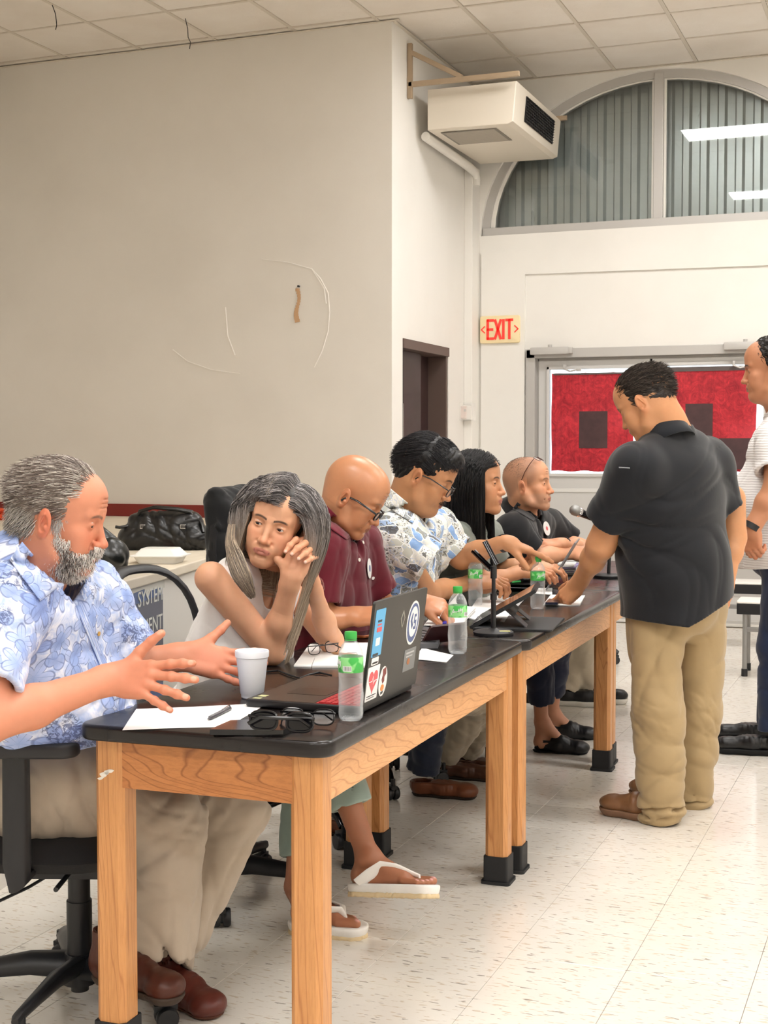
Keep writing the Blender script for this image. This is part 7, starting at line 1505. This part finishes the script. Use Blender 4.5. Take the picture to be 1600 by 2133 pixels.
hk = cap_hair(H7, (-.14, -.1, -.09), (.11, .1, .15), .0028, lambda v: (v.ell((-.016, 0, .048), (.1025, .0795, .0865), 0), v.ell((-.045, 0, .0), (.065, .071, .065), .02), v.plane((.062, 0, .07), (1, 0, -.35), k=.01), v.ell((.072, 0, -.02), (.070, .13, .085), .01, op='cut'), v.cone((-.012, -.1, -.010), (-.012, .1, -.010), .027, .027, .006, op='cut')), '#2b2421', (.0022, 100), 3, [(0, 0, 1), (.3, .2, 1)])
hs = strands(H7, 5200, m7, lambda c, t: np.stack([-1.0+0*c[:, 0], c[:, 1]*1.5, -.25-.8*smoothstep(.07, -.02, c[:, 2])], 1), .032, r=.0009, lift=(.003, .007), cols=((.035, .028, .024), (.06, .045, .038), (.02, .016, .014), (.15, .12, .10)), jitter=.13, rings=6, seed=77)
npmesh('hair', [hk[0], hs[0]], [hk[1], hs[1]], m_hair, P7, [hk[2], hs[2]])
slv = at(1262, 1090, 5.18); slvR = at(1512, 1062, 5.40)
o7, u7, s7, f7 = shirt(P7, 'polo_shirt', B7, [(B7['sl'], slv, .088, .083), (B7['sr'], slvR, .084, .074)], '#16181d', m_cloth, inf=.018, amp=.0065, f=17, seed=81, segs=False, h=.006, hips=True, k=.09, hem=[(at(1415, 1300, 5.2), vw(.45, -.88, 0)), (at(1415, 1300, 5.2), vw(-.12, -.99, 0))], neck=dict(r=.072, f=0, f2=.03), extra=lambda v, u, s_, f: v.cone(at(1412, 1180, 5.27), at(1410, 1320, 5.24), .205, .218, .06, fl=(f, .93)), dirs=[(1, 0, .8), (-.6, .5, 1), (0, 0, 1)])
collar(o7, 'collar', A3(at(1386, 912, 5.22)), u7+f7*.60, f7-u7*.60, .088, m_cloth, '#1d2026', hgt=.045, drop=.045, open_=.35, flare=.016, tip=.03, tilt=0)
sm = B(); q0, q1 = surf(o7, 1290, 974, .0015), surf(o7, 1312, 975, .0015)
if q0 and q1: tag(sm.tube([q0[0], q1[0]], .0025, 6).build('shoulder_thread', M('pale_thread', '#8d9094', .6), P7, world=True), None)
trousers(P7, l7[0], l7[1], l7[2]+Vector((0, 0, -.01)), l7b[0], l7b[1], l7b[2]+Vector((0, 0, -.01)), at(1408, 1255, 5.27), '#a38c67', rt=.104, rk=.089, ra=.080, seed=27, amp=.009, f=15, h=.0055, rp=.165, waist=(at(1400, 1250, 5.2), (0, 0, 1)))
# bunched cuffs
for A_ in (l7b[2], l7[2]):
    b_ = bbox(A_, m=.16); v = Vox(b_[0], b_[1], .005)
    for k, (dz, rr) in enumerate(((.0, .079), (-.030, .083), (-.058, .078), (.045, .080))): c_ = A3(A_)+[.008*math.sin(k*2), .006*math.cos(k*2), dz]; v.ell(c_, (rr, rr*.92, .022), .012)
    v.wrinkle(.006, 40, 3, [(0, 0, 1), (.5, 0, 1)]); v.cone(A3(A_)-[0, 0, .10], A3(A_)-[0, 0, .05], .062, .055, 0, op='cut'); finish('trouser_cuff', v, '#a38c67', m_cloth, P7)
for A_, dd in ((l7b[2], 166), (l7[2], 168)):
    f_ = Vector(az(dd)); h0 = Vector((A_.x, A_.y, 0))+Vector((0, -.0, 0)); shoe(P7, 'suede_shoe', h0-f_*.055, h0+f_*.245, '#7a5436', '#80604a', hgt=.115, w=.052, solh=.030, h=.0042)
# belt pouch / watch free

# ================= person 8 : man in white shirt at the right edge
SK8 = '#b9805f'
P8 = pm(at(1610, 1530, 6.3).xy.to_3d(), 'tall dark haired man in white textured shirt and navy trousers at right edge')
H8 = head_frame(at(1604, 772, 6.3), az(186, -.14), (0, 0, 1), 1.14)
B8 = dict(pc=at(1632, 1140, 6.3), nb=at(1634, 872, 6.34), sr=at(1650, 930, 6.55), sl=at(1622, 925, 6.12), cd=.15, cw=.19, bd=.20, bw=.19, bo=.03, pd=.16, pw=.19, sh=.066)
e8l, w8l = at(1618, 1015, 6.05), at(1566, 1100, 6.05)
pt = [build_head(H8, B8['nb'], SK8, h=.0026, lid=.45, brow=1.1, browc=(.02, .015, .012), nose=1.05, nosew=1.1, neck_r=.068, jaw=1.08, double=1, cheek=1.1, lipc='#9c6255', blush=.25),
      arm(e8l, w8l, vw(.02, -1, .05), vw(-.7, 0, .7), 1, SK8, h=.003, re=.056, rw=.033, s=1.05, curl=((.9, 1.2, .7),)*4, spread=(.03, 0, -.03, -.06), thumb=(.5, .5, .3), shoulder=at(1622, 960, 6.10), ru=.062, redden=.4),
      limb(at(1670, 1020, 6.6), at(1665, 1110, 6.5), .05, .04, SK8)]
l8 = (at(1640, 1190, 6.2), at(1618, 1350, 6.2), at(1612, 1505, 6.22)); l8b = (at(1640, 1190, 6.45), at(1625, 1350, 6.42), at(1606, 1490, 6.5))
pt += [core(B8, SK8, (l8, l8b))]; body(P8, pt); eyes(H8, P8, '#1a0f0a', (1, 0, -.3))
def m8(p): x, y, z = p.T; return (((z > .05) & (x < .035)) | ((z > .01) & (x < .012)) | ((z > -.05) & (x < -.03)))*1.0
hk = cap_hair(H8, (-.14, -.1, -.09), (.11, .1, .16), .003, lambda v: (v.ell((-.020, 0, .048), (.1025, .0805, .0885), 0), v.ell((-.045, 0, .0), (.065, .072, .065), .02), v.plane((.030, 0, .07), (1, 0, -.35), k=.01), v.ell((.052, 0, -.02), (.060, .13, .075), .01, op='cut'), v.cone((-.012, -.1, -.010), (-.012, .1, -.010), .027, .027, .006, op='cut')), '#1e1917', (.003, 90), 3)
hs = strands(H8, 2200, m8, lambda c, t: np.stack([-.8+0*c[:, 0], c[:, 1]*1.5, -.4+0*c[:, 0]], 1), .025, r=.0012, lift=(.003, .008), cols=((.03, .024, .02), (.015, .012, .01)), jitter=.35, rings=5, seed=88, curl=.2)
npmesh('hair', [hk[0], hs[0]], [hk[1], hs[1]], m_hair, P8, [hk[2], hs[2]])
t = NT('white_textured_cotton'); p = t.coord('Object'); wv = t.n('ShaderNodeTexWave', bands_direction='Z'); t.link(p, wv.inputs[0]); wv.inputs['Scale'].default_value = 28; wv.inputs['Distortion'].default_value = 1.2; wv.inputs['Detail'].default_value = 2; t.set(Base_Color=t.mix(wv.outputs['Fac'], lin('#d9d6d6'), lin('#efeeee')), Roughness=.8); t.bump(wv.outputs['Fac'], .35, .003); m_wshirt = t.m
o8, u8, s8, f8 = shirt(P8, 'white_shirt', B8, [(B8['sl'], at(1618, 985, 6.06), .092, .090), (B8['sr'], at(1665, 990, 6.6), .085, .08)], '#ffffff', m_wshirt, inf=.015, amp=.006, f=24, seed=91, segs=False, h=.0065, hem=[(at(1600, 1180, 6.3), (.1, 0, -1))], neck=dict(r=.072, f=0, f2=.03, vd=.07), extra=lambda v, u, s_, f: v.cone(at(1625, 1060, 6.3), at(1630, 1190, 6.3), .205, .19, .06))
collar(o8, 'collar', A3(B8['nb'])+u8*.018+f8*.01, u8+f8*.5, f8-u8*.5, .080, m_wshirt, '#ffffff', hgt=.035, drop=.050, open_=.35, flare=.024, tip=.04, tilt=0)
wd = A3(w8l)-A3(e8l); band(P8, 'watch_strap', A3(w8l)-unit(wd)*.005, wd, .034, .026, M('watch_black', '#141417', .5), .006)
trousers(P8, l8[0], l8[1], l8[2]-up*.035, l8b[0], l8b[1], l8b[2]-up*.035, at(1636, 1150, 6.32), '#1c2946', rt=.105, rk=.080, ra=.064, seed=28, amp=.006, f=20, h=.008, rp=.18)
for L_ in (l8, l8b): lowshoe(P8, (L_[2].x, L_[2].y), 186, Ls=.31, col='#141416', sole='#0c0c0e', solh=.028, hgt=.085, name='dress_shoe', back=.06)
# ================================================================ remaining things on the tables
# notepad with wire glasses
npd = empty('notepad', (*xy(660, 1375), TZ), 'open white notepad under the elbow of the woman in white', 'notepad')
for (q, dz) in (([(612, 1389), (648, 1391), (668, 1346), (645, 1344)], .001), ([(650, 1391), (800, 1391), (800, 1342), (668, 1343)], .003)):
    P = [xy(*c) for c in q]; V = [(x, y, TZ+z) for z in (.0005, dz+.003) for x, y in P]; B().add(V, [(3, 2, 1, 0), (4, 5, 6, 7), (0, 1, 5, 4), (1, 2, 6, 5), (2, 3, 7, 6), (3, 0, 4, 7)]).build('page_block', m_paper, npd, world=True)
a_, b_ = xy(690, 1367), xy(745, 1372); pen(a_, b_, M('tan_pen', '#b98a62', .4), 'slim tan pen lying on the open notepad', .0035, TZ+.010)
g = xy(672, 1368); ge = empty('wire_glasses', (g[0], g[1], TZ+.007), 'thin wire glasses standing folded on the open notepad', 'glasses')
glasses_geo(TR(g[0], g[1], TZ+.026) @ RZ(62) @ RX(-14), m_gf, 'x', ge, .048, .034, .0013, .12, fold=True)
p0 = xy(766, 1324); ph = empty('phone', (p0[0], p0[1], TZ), 'phone in orange case lying near the maroon polo man', 'phone')
T = TR(p0[0], p0[1], TZ) @ RZ(75); B().prism(rrect(.15, .075, .012, 5), .001, .010, T, bev=.003).build('case', M('orange_case', '#c8713f', .45), ph, True, True); B().prism(rrect(.142, .067, .009, 5), .0101, .0106, T).build('screen', m_dlens, ph, world=True)
pts = [Vector((*xy(*q), TZ+.004)) for q in ((555, 1402), (580, 1400), (600, 1408), (625, 1416), (645, 1408), (665, 1404), (690, 1410))]
tag(B().tube(pts, .0028, 8).build('charging_cable', m_black, smooth=True), 'thin black cable snaking over table behind the foam cup', 'cable')
def slab(name, q, h, mat, label, cat, z=TZ, group=None, dz=.0006):
    P = [xy(c[0], c[1], z) for c in q]; n = len(P); V = [(x, y, z+dz) for x, y in P]+[(x, y, z+h) for x, y in P]
    o = B().add(V, [tuple(range(n))[::-1], tuple(range(n, 2*n))]+[(i, (i+1) % n, n+(i+1) % n, n+i) for i in range(n)]).build(name, mat); return tag(o, label, cat, group)
sheet('paper_sheet', [xy(862, 1374), xy(930, 1380), xy(945, 1366), xy(880, 1350)], TZ, m_paper, 'loose white sheet between sticker laptop and second bottle')
l2 = empty('laptop', (*xy(880, 1330), TZ), 'small dark laptop seen behind the sticker laptop lid', 'laptop')
P = [xy(*q) for q in ((850, 1352), (912, 1352), (925, 1322), (872, 1312))]; V = [(x, y, TZ+z) for z in (.001, .016) for x, y in P]; B().add(V, [(3, 2, 1, 0), (4, 5, 6, 7), (0, 1, 5, 4), (1, 2, 6, 5), (2, 3, 7, 6), (3, 0, 4, 7)]).build('base', M('laptop_grey', '#55565a', .4), l2, world=True)
kb = B(); A0, A1, A3_, A2 = [Vector((*p, TZ+.0165)) for p in P]
for i in range(5):
    for j in range(8):
        c_ = A0.lerp(A1, (j+.8)/9.2).lerp(A2.lerp(A3_, (j+.8)/9.2), (i+.8)/6.5); kb.box(c_, (.011, .013, .003), .001, seg=1)
tag(kb.build('keys', m_black, l2, world=True, fix=False), kind='stuff')
p0 = xy(918, 1342); T = TR(p0[0], p0[1], TZ) @ RZ(-30) @ RY(-52); ph = empty('phone', (p0[0], p0[1], TZ), 'dark phone propped up beside the second water bottle', 'phone')
B().prism(rrect(.075, .15, .010, 5, 0, .0), .0, .009, T @ TR(.04, 0, .004), bev=.002).build('case', M('maroon_case', '#351416', .3), ph, True, True)
# curled pad of papers
def papers(q, n, label, curl=0.0, seed=0, group=None, mats=None, th=.0012, z=TZ):
    e = empty('paper_stack', (*xy(*q[0], z), z), label, 'papers', group); rg = random.Random(seed)
    for k in range(n):
        r = (rg.random()-.5)*.05; ox, oy = (rg.random()-.5)*.02, (rg.random()-.5)*.02; c = Vector((*xy(sum(a[0] for a in q)/4, sum(a[1] for a in q)/4, z), 0)); P = []
        for a in q:
            p = Vector((*xy(*a, z), 0))-c; p.rotate(Matrix.Rotation(r, 3, 'Z')); P.append((p.x+c.x+ox, p.y+c.y+oy))
        N = 12; V = []; F = []; last = k == n-1
        for s_ in (0, 1):
            for i in range(N+1):
                for j in range(5):
                    u, v = i/N, j/4; q1 = Vector(P[0]).lerp(Vector(P[1]), u).lerp(Vector(P[3]).lerp(Vector(P[2]), u), v); zz = z+.001+k*th*1.3+s_*th+.0008*math.sin(6*u+k)
                    if last and curl: w = max(0, .55-u)/.55; zz += curl*w**1.6; q1 = q1+(Vector(P[1])-Vector(P[0]))*(.55*w**2)
                    V.append((q1.x, q1.y, zz))
        m1 = (N+1)*5
        for s_ in (0, 1):
            for i in range(N):
                for j in range(4): f = [s_*m1+i*5+j, s_*m1+(i+1)*5+j, s_*m1+(i+1)*5+j+1, s_*m1+i*5+j+1]; F.append(f if s_ else f[::-1])
        rg_ = [i*5 for i in range(N)]+[N*5+j for j in range(4)]+[(N-i)*5+4 for i in range(N)]+[4-j for j in range(4)]
        for i in range(len(rg_)): a0, a1 = rg_[i], rg_[(i+1) % len(rg_)]; F.append((a0, a1, a1+m1, a0+m1))
        B().add(V, F).build('sheet', (mats or [m_paper])[k % len(mats or [1])], e, True, True, 30)
    return e
slab('notebook', [(882, 1312), (960, 1312), (985, 1275), (905, 1272)], .014, M('dark_notebook', '#1b1517', .4), 'dark notebook under the curled papers', 'notebook')
papers([(885, 1305), (958, 1306), (985, 1268), (915, 1262)], 4, 'white papers with curled top sheet beside second water bottle', .05, 1, z=TZ+.015)
slab('blue_clip', [(922, 1305), (930, 1305), (931, 1299), (925, 1298)], .012, M('deep_blue_plastic', '#1c1c98', .4), 'small deep blue clip on the curled papers', 'clip', z=TZ+.02)
papers([(968, 1290), (1050, 1300), (1085, 1250), (1005, 1240)], 3, 'loose printed sheets spread before the microphone stand', 0, 2, mats=[m_paper, m_paper2, m_paper])
papers([(1095, 1236), (1150, 1240), (1150, 1226), (1105, 1226)], 2, 'thin white papers behind the folded tablet', 0, 3)
papers([(1138, 1262), (1214, 1262), (1222, 1242), (1150, 1241)], 2, 'white sheets under the hand of the standing man', 0, 4)
p0 = xy(1156, 1257, TZ+.006); slab('phone', [(1136, 1260), (1162, 1260), (1168, 1254), (1144, 1252)], .010, M('blue_black_glass', '#182038', .15), 'small blue black phone on sheets near pointing hand', 'phone', z=TZ+.006)
# microphone stand with empty clip
mc = at(1028, 1322, 4.62); mc = atZ(1028, 1322, TZ); m1 = empty('microphone_stand', (mc.x, mc.y, TZ), 'black desk microphone stand with empty clip on middle table', 'microphone stand')
T = TR(mc.x, mc.y, TZ); B().lathe([(0, 0), (.064, 0), (.066, .004), (.066, .010), (.060, .014), (.02, .017), (.012, .022), (0, .022)], 40, T, cap=False).build('base', m_arm, m1, True, True)
b = B(); b.cyl((0, 0, .018), (0, 0, .12), .0085, n=18, T=T); b.cyl((0, 0, .115), (0, 0, .135), .011, n=18, T=T); b.cyl((0, 0, .13), (0, 0, .19), .0065, n=18, T=T); b.cyl((0, 0, .185), (0, 0, .225), .0105, n=18, T=T); b.build('pole', m_black, m1, True, True)
for s_ in (-1, 1):
    b = B(); V = []; F = []
    for i in range(9):
        a = -1.1+2.2*i/8
        for r_ in (.0175, .021): 
            for zz in (0, .085): V.append((s_*(r_*math.cos(a)), r_*math.sin(a), zz))
    for i in range(8): o_ = i*4; F += [(o_, o_+4, o_+5, o_+1), (o_+2, o_+3, o_+7, o_+6), (o_+1, o_+5, o_+7, o_+3), (o_, o_+2, o_+6, o_+4)]
    b.add(V, F, T @ TR(0, 0, .225) @ RY(-38) @ RY(s_*9)).build('clip_jaw', m_gl, m1, True, True, fix=True)
B().box((.035, -.03, .0155), (.035, .014, .002), .001, T=T @ RZ(20)).build('tape_label', M('yellow_tape', '#e0d08a', .6), m1, world=True)
# tablet on folding stand
tb = empty('tablet', (*xy(1070, 1290), TZ), 'black tablet in folio case propped on its angled stand', 'tablet')
m_folio = M('folio_black', '#1d1f22', .55, bump=(120, .15, .001)); m_fg = M('folio_grey', '#3a3d42', .5)
e0, e1 = Vector((*xy(978, 1306), TZ)), Vector((*xy(1062, 1250), TZ)); tdir = at(1128, 1206, 4.9)
q0, q1 = at(985, 1300, 4.75), at(1020, 1262, 5.10); r0 = at(1120, 1207, 4.72); r1 = r0+(q1-q0)*.8
def quad(a, b, c, d, th, name, mat, par):
    n_ = (b-a).cross(d-a).normalized()*th; V = [a, b, c, d, a+n_, b+n_, c+n_, d+n_]; return B().add(V, [(3, 2, 1, 0), (4, 5, 6, 7), (0, 1, 5, 4), (1, 2, 6, 5), (2, 3, 7, 6), (3, 0, 4, 7)]).build(name, mat, par, world=True)
A_ = Vector((-1.44, 4.50, TZ+.004)); Bv = Vector((-1.50, 4.78, TZ+.004)); nn = Vector((.215, .045, .130)); quad(A_, Bv, Bv+nn, A_+nn, .012, 'body', m_folio, tb)
quad(A_+nn*.06+Vector((-.001, 0, .002)), Bv+nn*.06+Vector((-.001, 0, .002)), Bv+nn*.94, A_+nn*.94, .0135, 'screen', m_dlens, tb)
F0 = A_+nn*.52; F1 = Bv+nn*.52; foot_ = Vector((.085, .008, -(F0.z-TZ)+.002)); mid_ = (F0+F1)/2
quad(F0, F0.lerp(F1, .40), F0.lerp(F1, .30)+foot_, F0+foot_, .003, 'stand_leg', m_fg, tb); quad(F0.lerp(F1, .62), F1, F1+foot_, F0.lerp(F1, .74)+foot_, .003, 'stand_leg', m_fg, tb); quad(F0, F1, F1+foot_*.45, F0+foot_*.45, .003, 'stand_flap', m_fg, tb)
slab('folio_cover', [(985, 1312), (1150, 1316), (1176, 1290), (1060, 1286)], .006, m_folio, 'black folio cover lying open beneath the propped tablet', 'cover')
# laptop of the far end
l3 = empty('laptop', (*xy(1160, 1225), TZ), 'grey laptop with thin raised lid on far table', 'laptop')
b0, b1 = Vector((*xy(1136, 1234), TZ)), Vector((*xy(1168, 1196), TZ)); ax_ = (b1-b0).normalized()*.32; sd = Vector((ax_.y, -ax_.x, 0)).normalized()
quad(b0, b0-sd*.22, b0-sd*.22+ax_, b0+ax_, -.012 if (b0-sd).length and False else .012, 'base', M('laptop_grey2', '#6b6c70', .4), l3); lt_ = at(1200, 1131, 5.75)-at(1136, 1234, 5.75); lv_ = lt_.normalized()*.235
quad(b0+up*.012, b0+ax_+up*.012, b0+ax_+lv_+up*.012, b0+lv_+up*.012, .006, 'lid', M('laptop_lid_grey', '#707174', .35), l3)
# piles of paper
papers([(1040, 1200), (1110, 1202), (1130, 1186), (1062, 1184)], 3, 'white papers on black notebook before the long haired woman', 0, 6, mats=[m_paper, m_paper2, m_paper])
slab('notebook', [(1030, 1206), (1104, 1208), (1116, 1199), (1044, 1196)], .006, m_gf, 'black notebook at the edge of the papers', 'notebook')
papers([(1108, 1196), (1200, 1198), (1212, 1174), (1128, 1172)], 9, 'thick messy pile of papers under the pointing finger', .02, 7, mats=[m_paper, m_paper2, m_paper, M('lilac_print', '#a99bc9', .7)], th=.0035)
papers([(1128, 1178), (1206, 1180), (1216, 1162), (1142, 1162)], 8, 'pile of papers before the man with folded arms', .02, 8, mats=[m_paper, m_paper, m_paper2], th=.0035, z=TZ+.02)
g = xy(1112, 1204, TZ+.02); ge = empty('black_glasses', (g[0], g[1], TZ+.01), 'black framed glasses lying on papers behind fourth bottle', 'glasses'); glasses_geo(TR(g[0], g[1], TZ+.03) @ RZ(25) @ RX(-20), m_gf, 'x', ge, .052, .036, .0018, .12, fold=True)
a_, b_ = xy(1066, 1216), xy(1084, 1214); pen(a_, b_, M('green_marker', '#35a050', .4), 'green marker lying behind the microphone stand', .005)
# microphone on desk stand behind the standing man's arm
q = atZ(1268, 1203, TZ); m2 = empty('microphone_stand', (q.x, q.y, TZ), 'black desk stand holding silver headed microphone, far table', 'microphone stand'); T = TR(q.x, q.y, TZ)
B().lathe([(0, 0), (.072, 0), (.074, .004), (.074, .012), (.066, .016), (.02, .019), (0, .019)], 36, T, cap=False).build('base', m_arm, m2, True, True)
dq = (q-Vector((0, 0, CAMZ))).dot(cF); tp = at(1272, 1098, dq); B().cyl(q+up*.018, tp, .0085, n=16).build('pole', m_black, m2, True, True)
mic = empty('microphone', tp, 'black handheld microphone with silver mesh head on stand', 'microphone'); h0 = at(1198, 1063, dq-.12); h1_ = at(1290, 1102, dq+.02); dm = (h1_-h0).normalized(); T = frame(h0, dm, (0, 0, 1))
b = B(); V = []; b.lathe([(.0, -.027), (.012, -.0245), (.021, -.017), (.0255, -.006), (.026, .004), (.024, .014), (.020, .022), (0, .022)], 28, T @ RY(90), cap=False); b.build('mesh_head', M('mic_mesh', '#9a9a98', .45, .7, bump=(900, .6, .001)), mic, True, True)
b = B(); b.lathe([(.0, .016), (.0235, .016), (.0245, .020), (.0245, .028), (.022, .032), (0, .032)], 28, T @ RY(90), cap=False); b.build('head_ring', m_chrome, mic, True, True)
b = B(); b.lathe([(.0, .030), (.020, .032), (.0185, .05), (.016, .11), (.014, .20), (.012, .215), (0, .215)], 28, T @ RY(90), cap=False); b.build('handle', m_gl, mic, True, True)
# ================================================================ things on the stage
m_bagl = attr_mat('black_bag_leather', .32, .55, 20, .1, .3, 60, .002)
bg = empty('handbag', (-3.95, 6.72, ZS), 'slouchy black leather handbag with buckles on the stage', 'bag'); c0 = at(345, 1128, 7.0); c0.z = ZS+.11; bg.location = (c0.x, c0.y, ZS)
v = Vox((-.26, -.16, -.01), (.26, .16, .30), .006, np.array(Matrix.Translation((c0.x, c0.y, ZS)) @ RZ(21)))
v.cone((-.15, 0, .06), (.15, 0, .06), .085, .085, 0, fl=((0, 0, 1), .8)); v.cone((-.12, 0, .12), (.12, 0, .13), .065, .06, .04); v.ell((0, 0, .10), (.18, .085, .085), .03); v.ell((.13, .0, .15), (.05, .05, .03), .03); v.ell((-.12, 0, .15), (.05, .05, .03), .03); v.plane((0, 0, .002), (0, 0, -1)); v.wrinkle(.008, 30, 4, [(1, 0, .3), (0, 0, 1), (1, 0, -1)]); finish('bag_body', v, '#0d0d0f', m_bagl, bg)
T = TR(c0.x, c0.y, ZS) @ RZ(21)
for yy in (-.03, .035): B().tube([(-.14, yy, .15), (-.12, yy-.02, .195), (-.05, yy-.03, .215), (.06, yy-.03, .205), (.13, yy-.01, .19), (.16, yy, .14)], .009, 10, T=T).build('handle', m_bagl, bg, True, True)
for xx in (-.10, .10): B().box((xx, -.085, .12), (.028, .006, .022), .004, T=T).build('buckle', m_chrome, bg, world=True); 
for xx in (-.10, .10): B().box((xx, -.080, .09), (.02, .006, .09), .002, T=T).build('strap', m_bagl, bg, world=True)
B().tube([(.16, -.02, .16), (.19, -.05, .13), (.20, -.07, .09)], .008, 8, T=T).build('tassel', m_bagl, bg, True, True); B().tube([(-.18, -.04, .12), (-.22, -.06, .115), (-.24, -.06, .118)], .008, 8, T=T).build('strap_end', m_bagl, bg, True, True)
cc = at(335, 1170, 6.25); cc = atZ(335, 1172, ZS); cl = empty('foam_container', (cc.x, cc.y, ZS), 'white foam clamshell food box in front of black handbag', 'food box'); T = TR(cc.x, cc.y, ZS) @ RZ(16)
def frust(w0, d0, w1, d1, z0, z1, name, mat, par, T, bev=.008):
    b = B(); a = rrect(w0, d0, .02, 4); c = rrect(w1, d1, .02, 4); n = len(a); V = [(x, y, z0) for x, y in a]+[(x, y, z1) for x, y in c]; b.add(V, [tuple(range(n))[::-1], tuple(range(n, 2*n))]+[(i, (i+1) % n, n+(i+1) % n, n+i) for i in range(n)], T); return b.build(name, mat, par, True, True, 40)
m_fo = M('food_box_foam', '#ebe9e4', .5, bump=(150, .1, .001)); frust(.17, .16, .205, .19, .001, .032, 'tray', m_fo, cl, T); frust(.235, .21, .235, .21, .032, .036, 'rim', m_fo, cl, T); frust(.205, .19, .15, .14, .036, .066, 'lid', m_fo, cl, T)
bp = at(128, 1140, 5.5); bk_ = empty('backpack', (bp.x, bp.y, ZS), 'soft black bag slumped on stage behind the bearded man', 'bag'); M4 = np.array(Matrix.Translation((bp.x, bp.y, ZS)) @ RZ(24))
v = Vox((-.30, -.20, -.01), (.30, .20, .32), .007, M4); v.cone((-.17, 0, .07), (.17, .0, .07), .08, .09, 0); v.cone((-.16, 0, .10), (-.14, 0, .19), .06, .04, .04); v.cone((.12, 0, .10), (.13, 0, .15), .09, .06, .04); v.plane((0, 0, .002), (0, 0, -1)); v.wrinkle(.010, 22, 9); finish('bag_body', v, '#0e100f', m_bagl, bk_)
T = TR(bp.x, bp.y, ZS) @ RZ(24); B().tube([(-.20, -.03, .13), (-.23, -.05, .05), (-.22, -.06, .0+.012)], .006, 8, T=T).build('strap', m_black, bk_, True, True)
m_or = M('orange_cord', '#e2552a', .5); oc = at(-14, 1068, 7.1); b = B(); rg = random.Random(3); pts = []
oc = atZ(-22, 1082, ZS)
for k in range(150):
    a = k*.42; r_ = .13+.035*math.sin(k*.9)+.02*math.sin(k*2.3); pts.append((oc.x+r_*math.cos(a)*1.15, oc.y+r_*math.sin(a), ZS+.010+.06*(k/150)+.012*math.sin(k*1.7)))
tag(b.tube(pts, .006, 6).build('extension_cord', m_or, smooth=True), 'coiled orange extension cord on stage at left edge', 'cord')
# cable hanging under the near chair
tag(B().tube([at(140, 1795, 3.42), at(110, 1818, 3.42), at(60, 1848, 3.40), at(0, 1876, 3.36), at(-60, 1890, 3.34)], .004, 8).build('hanging_cable', m_black, smooth=True), 'thin black cable hanging below the bearded man chair', 'cable')
# ---- benches at the far right
def bench(x, y, L_, label, z=.455):
    e = empty('bench', (x, y, 0), label, 'bench', 'white topped benches near the exit door'); T = TR(x, y, 0) @ RZ(2)
    B().prism(rrect(L_, .30, .02, 4, L_/2, 0), z-.012, z, T, bev=.003).build('seat_top', M('bench_laminate', '#e9e6e0', .35), e, True, True); 
    f = B(); f.box((L_/2, -.145, z-.045), (L_-.02, .012, .065), .003, T=T); f.box((L_/2, .145, z-.045), (L_-.02, .012, .065), .003, T=T); f.box((.008, 0, z-.045), (.012, .29, .065), .003, T=T); f.build('edge_band', m_black, e, world=True)
    for xx in (.05, L_-.05):
        for yy in (-.12, .12): lg = B().cyl((xx, yy, .02), (xx, yy, z-.015), .0145, n=14, T=T).build('leg', m_gstl, e, True, True); B().cyl((xx, yy, 0), (xx, yy, .045), .019, n=14, T=T).build('rubber_foot', m_rub, lg, True, True)
    B().box((L_/2, -.12, z-.17), (L_-.1, .018, .03), .004, T=T).build('stretcher', m_gstl, e, world=True)
m_gstl = M('grey_steel', '#8f8e8d', .4, .5)
bench(-1.06, 8.72, 1.3, 'nearer white topped bench with grey legs behind navy trousers'); bench(-1.42, 9.95, 1.5, 'farther white topped bench close to the exit door')

jk = Matrix.Translation((-2.325, 4.52, 0)) @ RZ(-4); v = Vox((-.14, -.30, .72), (.14, .30, 1.28), .008, np.array(jk)); v.cone((-.01, -.14, 1.19), (-.01, .15, 1.19), .040, .040, 0)
v.cone((.0, -.14, 1.16), (.05, -.19, .80), .038, .045, .03); v.cone((.0, .15, 1.16), (.05, .19, .80), .038, .045, .03); v.cone((.01, 0, 1.15), (.05, 0, .80), .042, .048, .06, fl=((0, 1, 0), 2.6)); v.plane((0, 0, .76), (0, 0, -1)); v.wrinkle(.009, 26, 14, [(0, 1, .2), (0, .8, -.6), (0, .6, .7)])
jo = finish('draped_jacket', v, '#101113', m_cloth, None); tag(jo, 'dark wrinkled jacket draped over high chair back behind the woman', 'jacket')
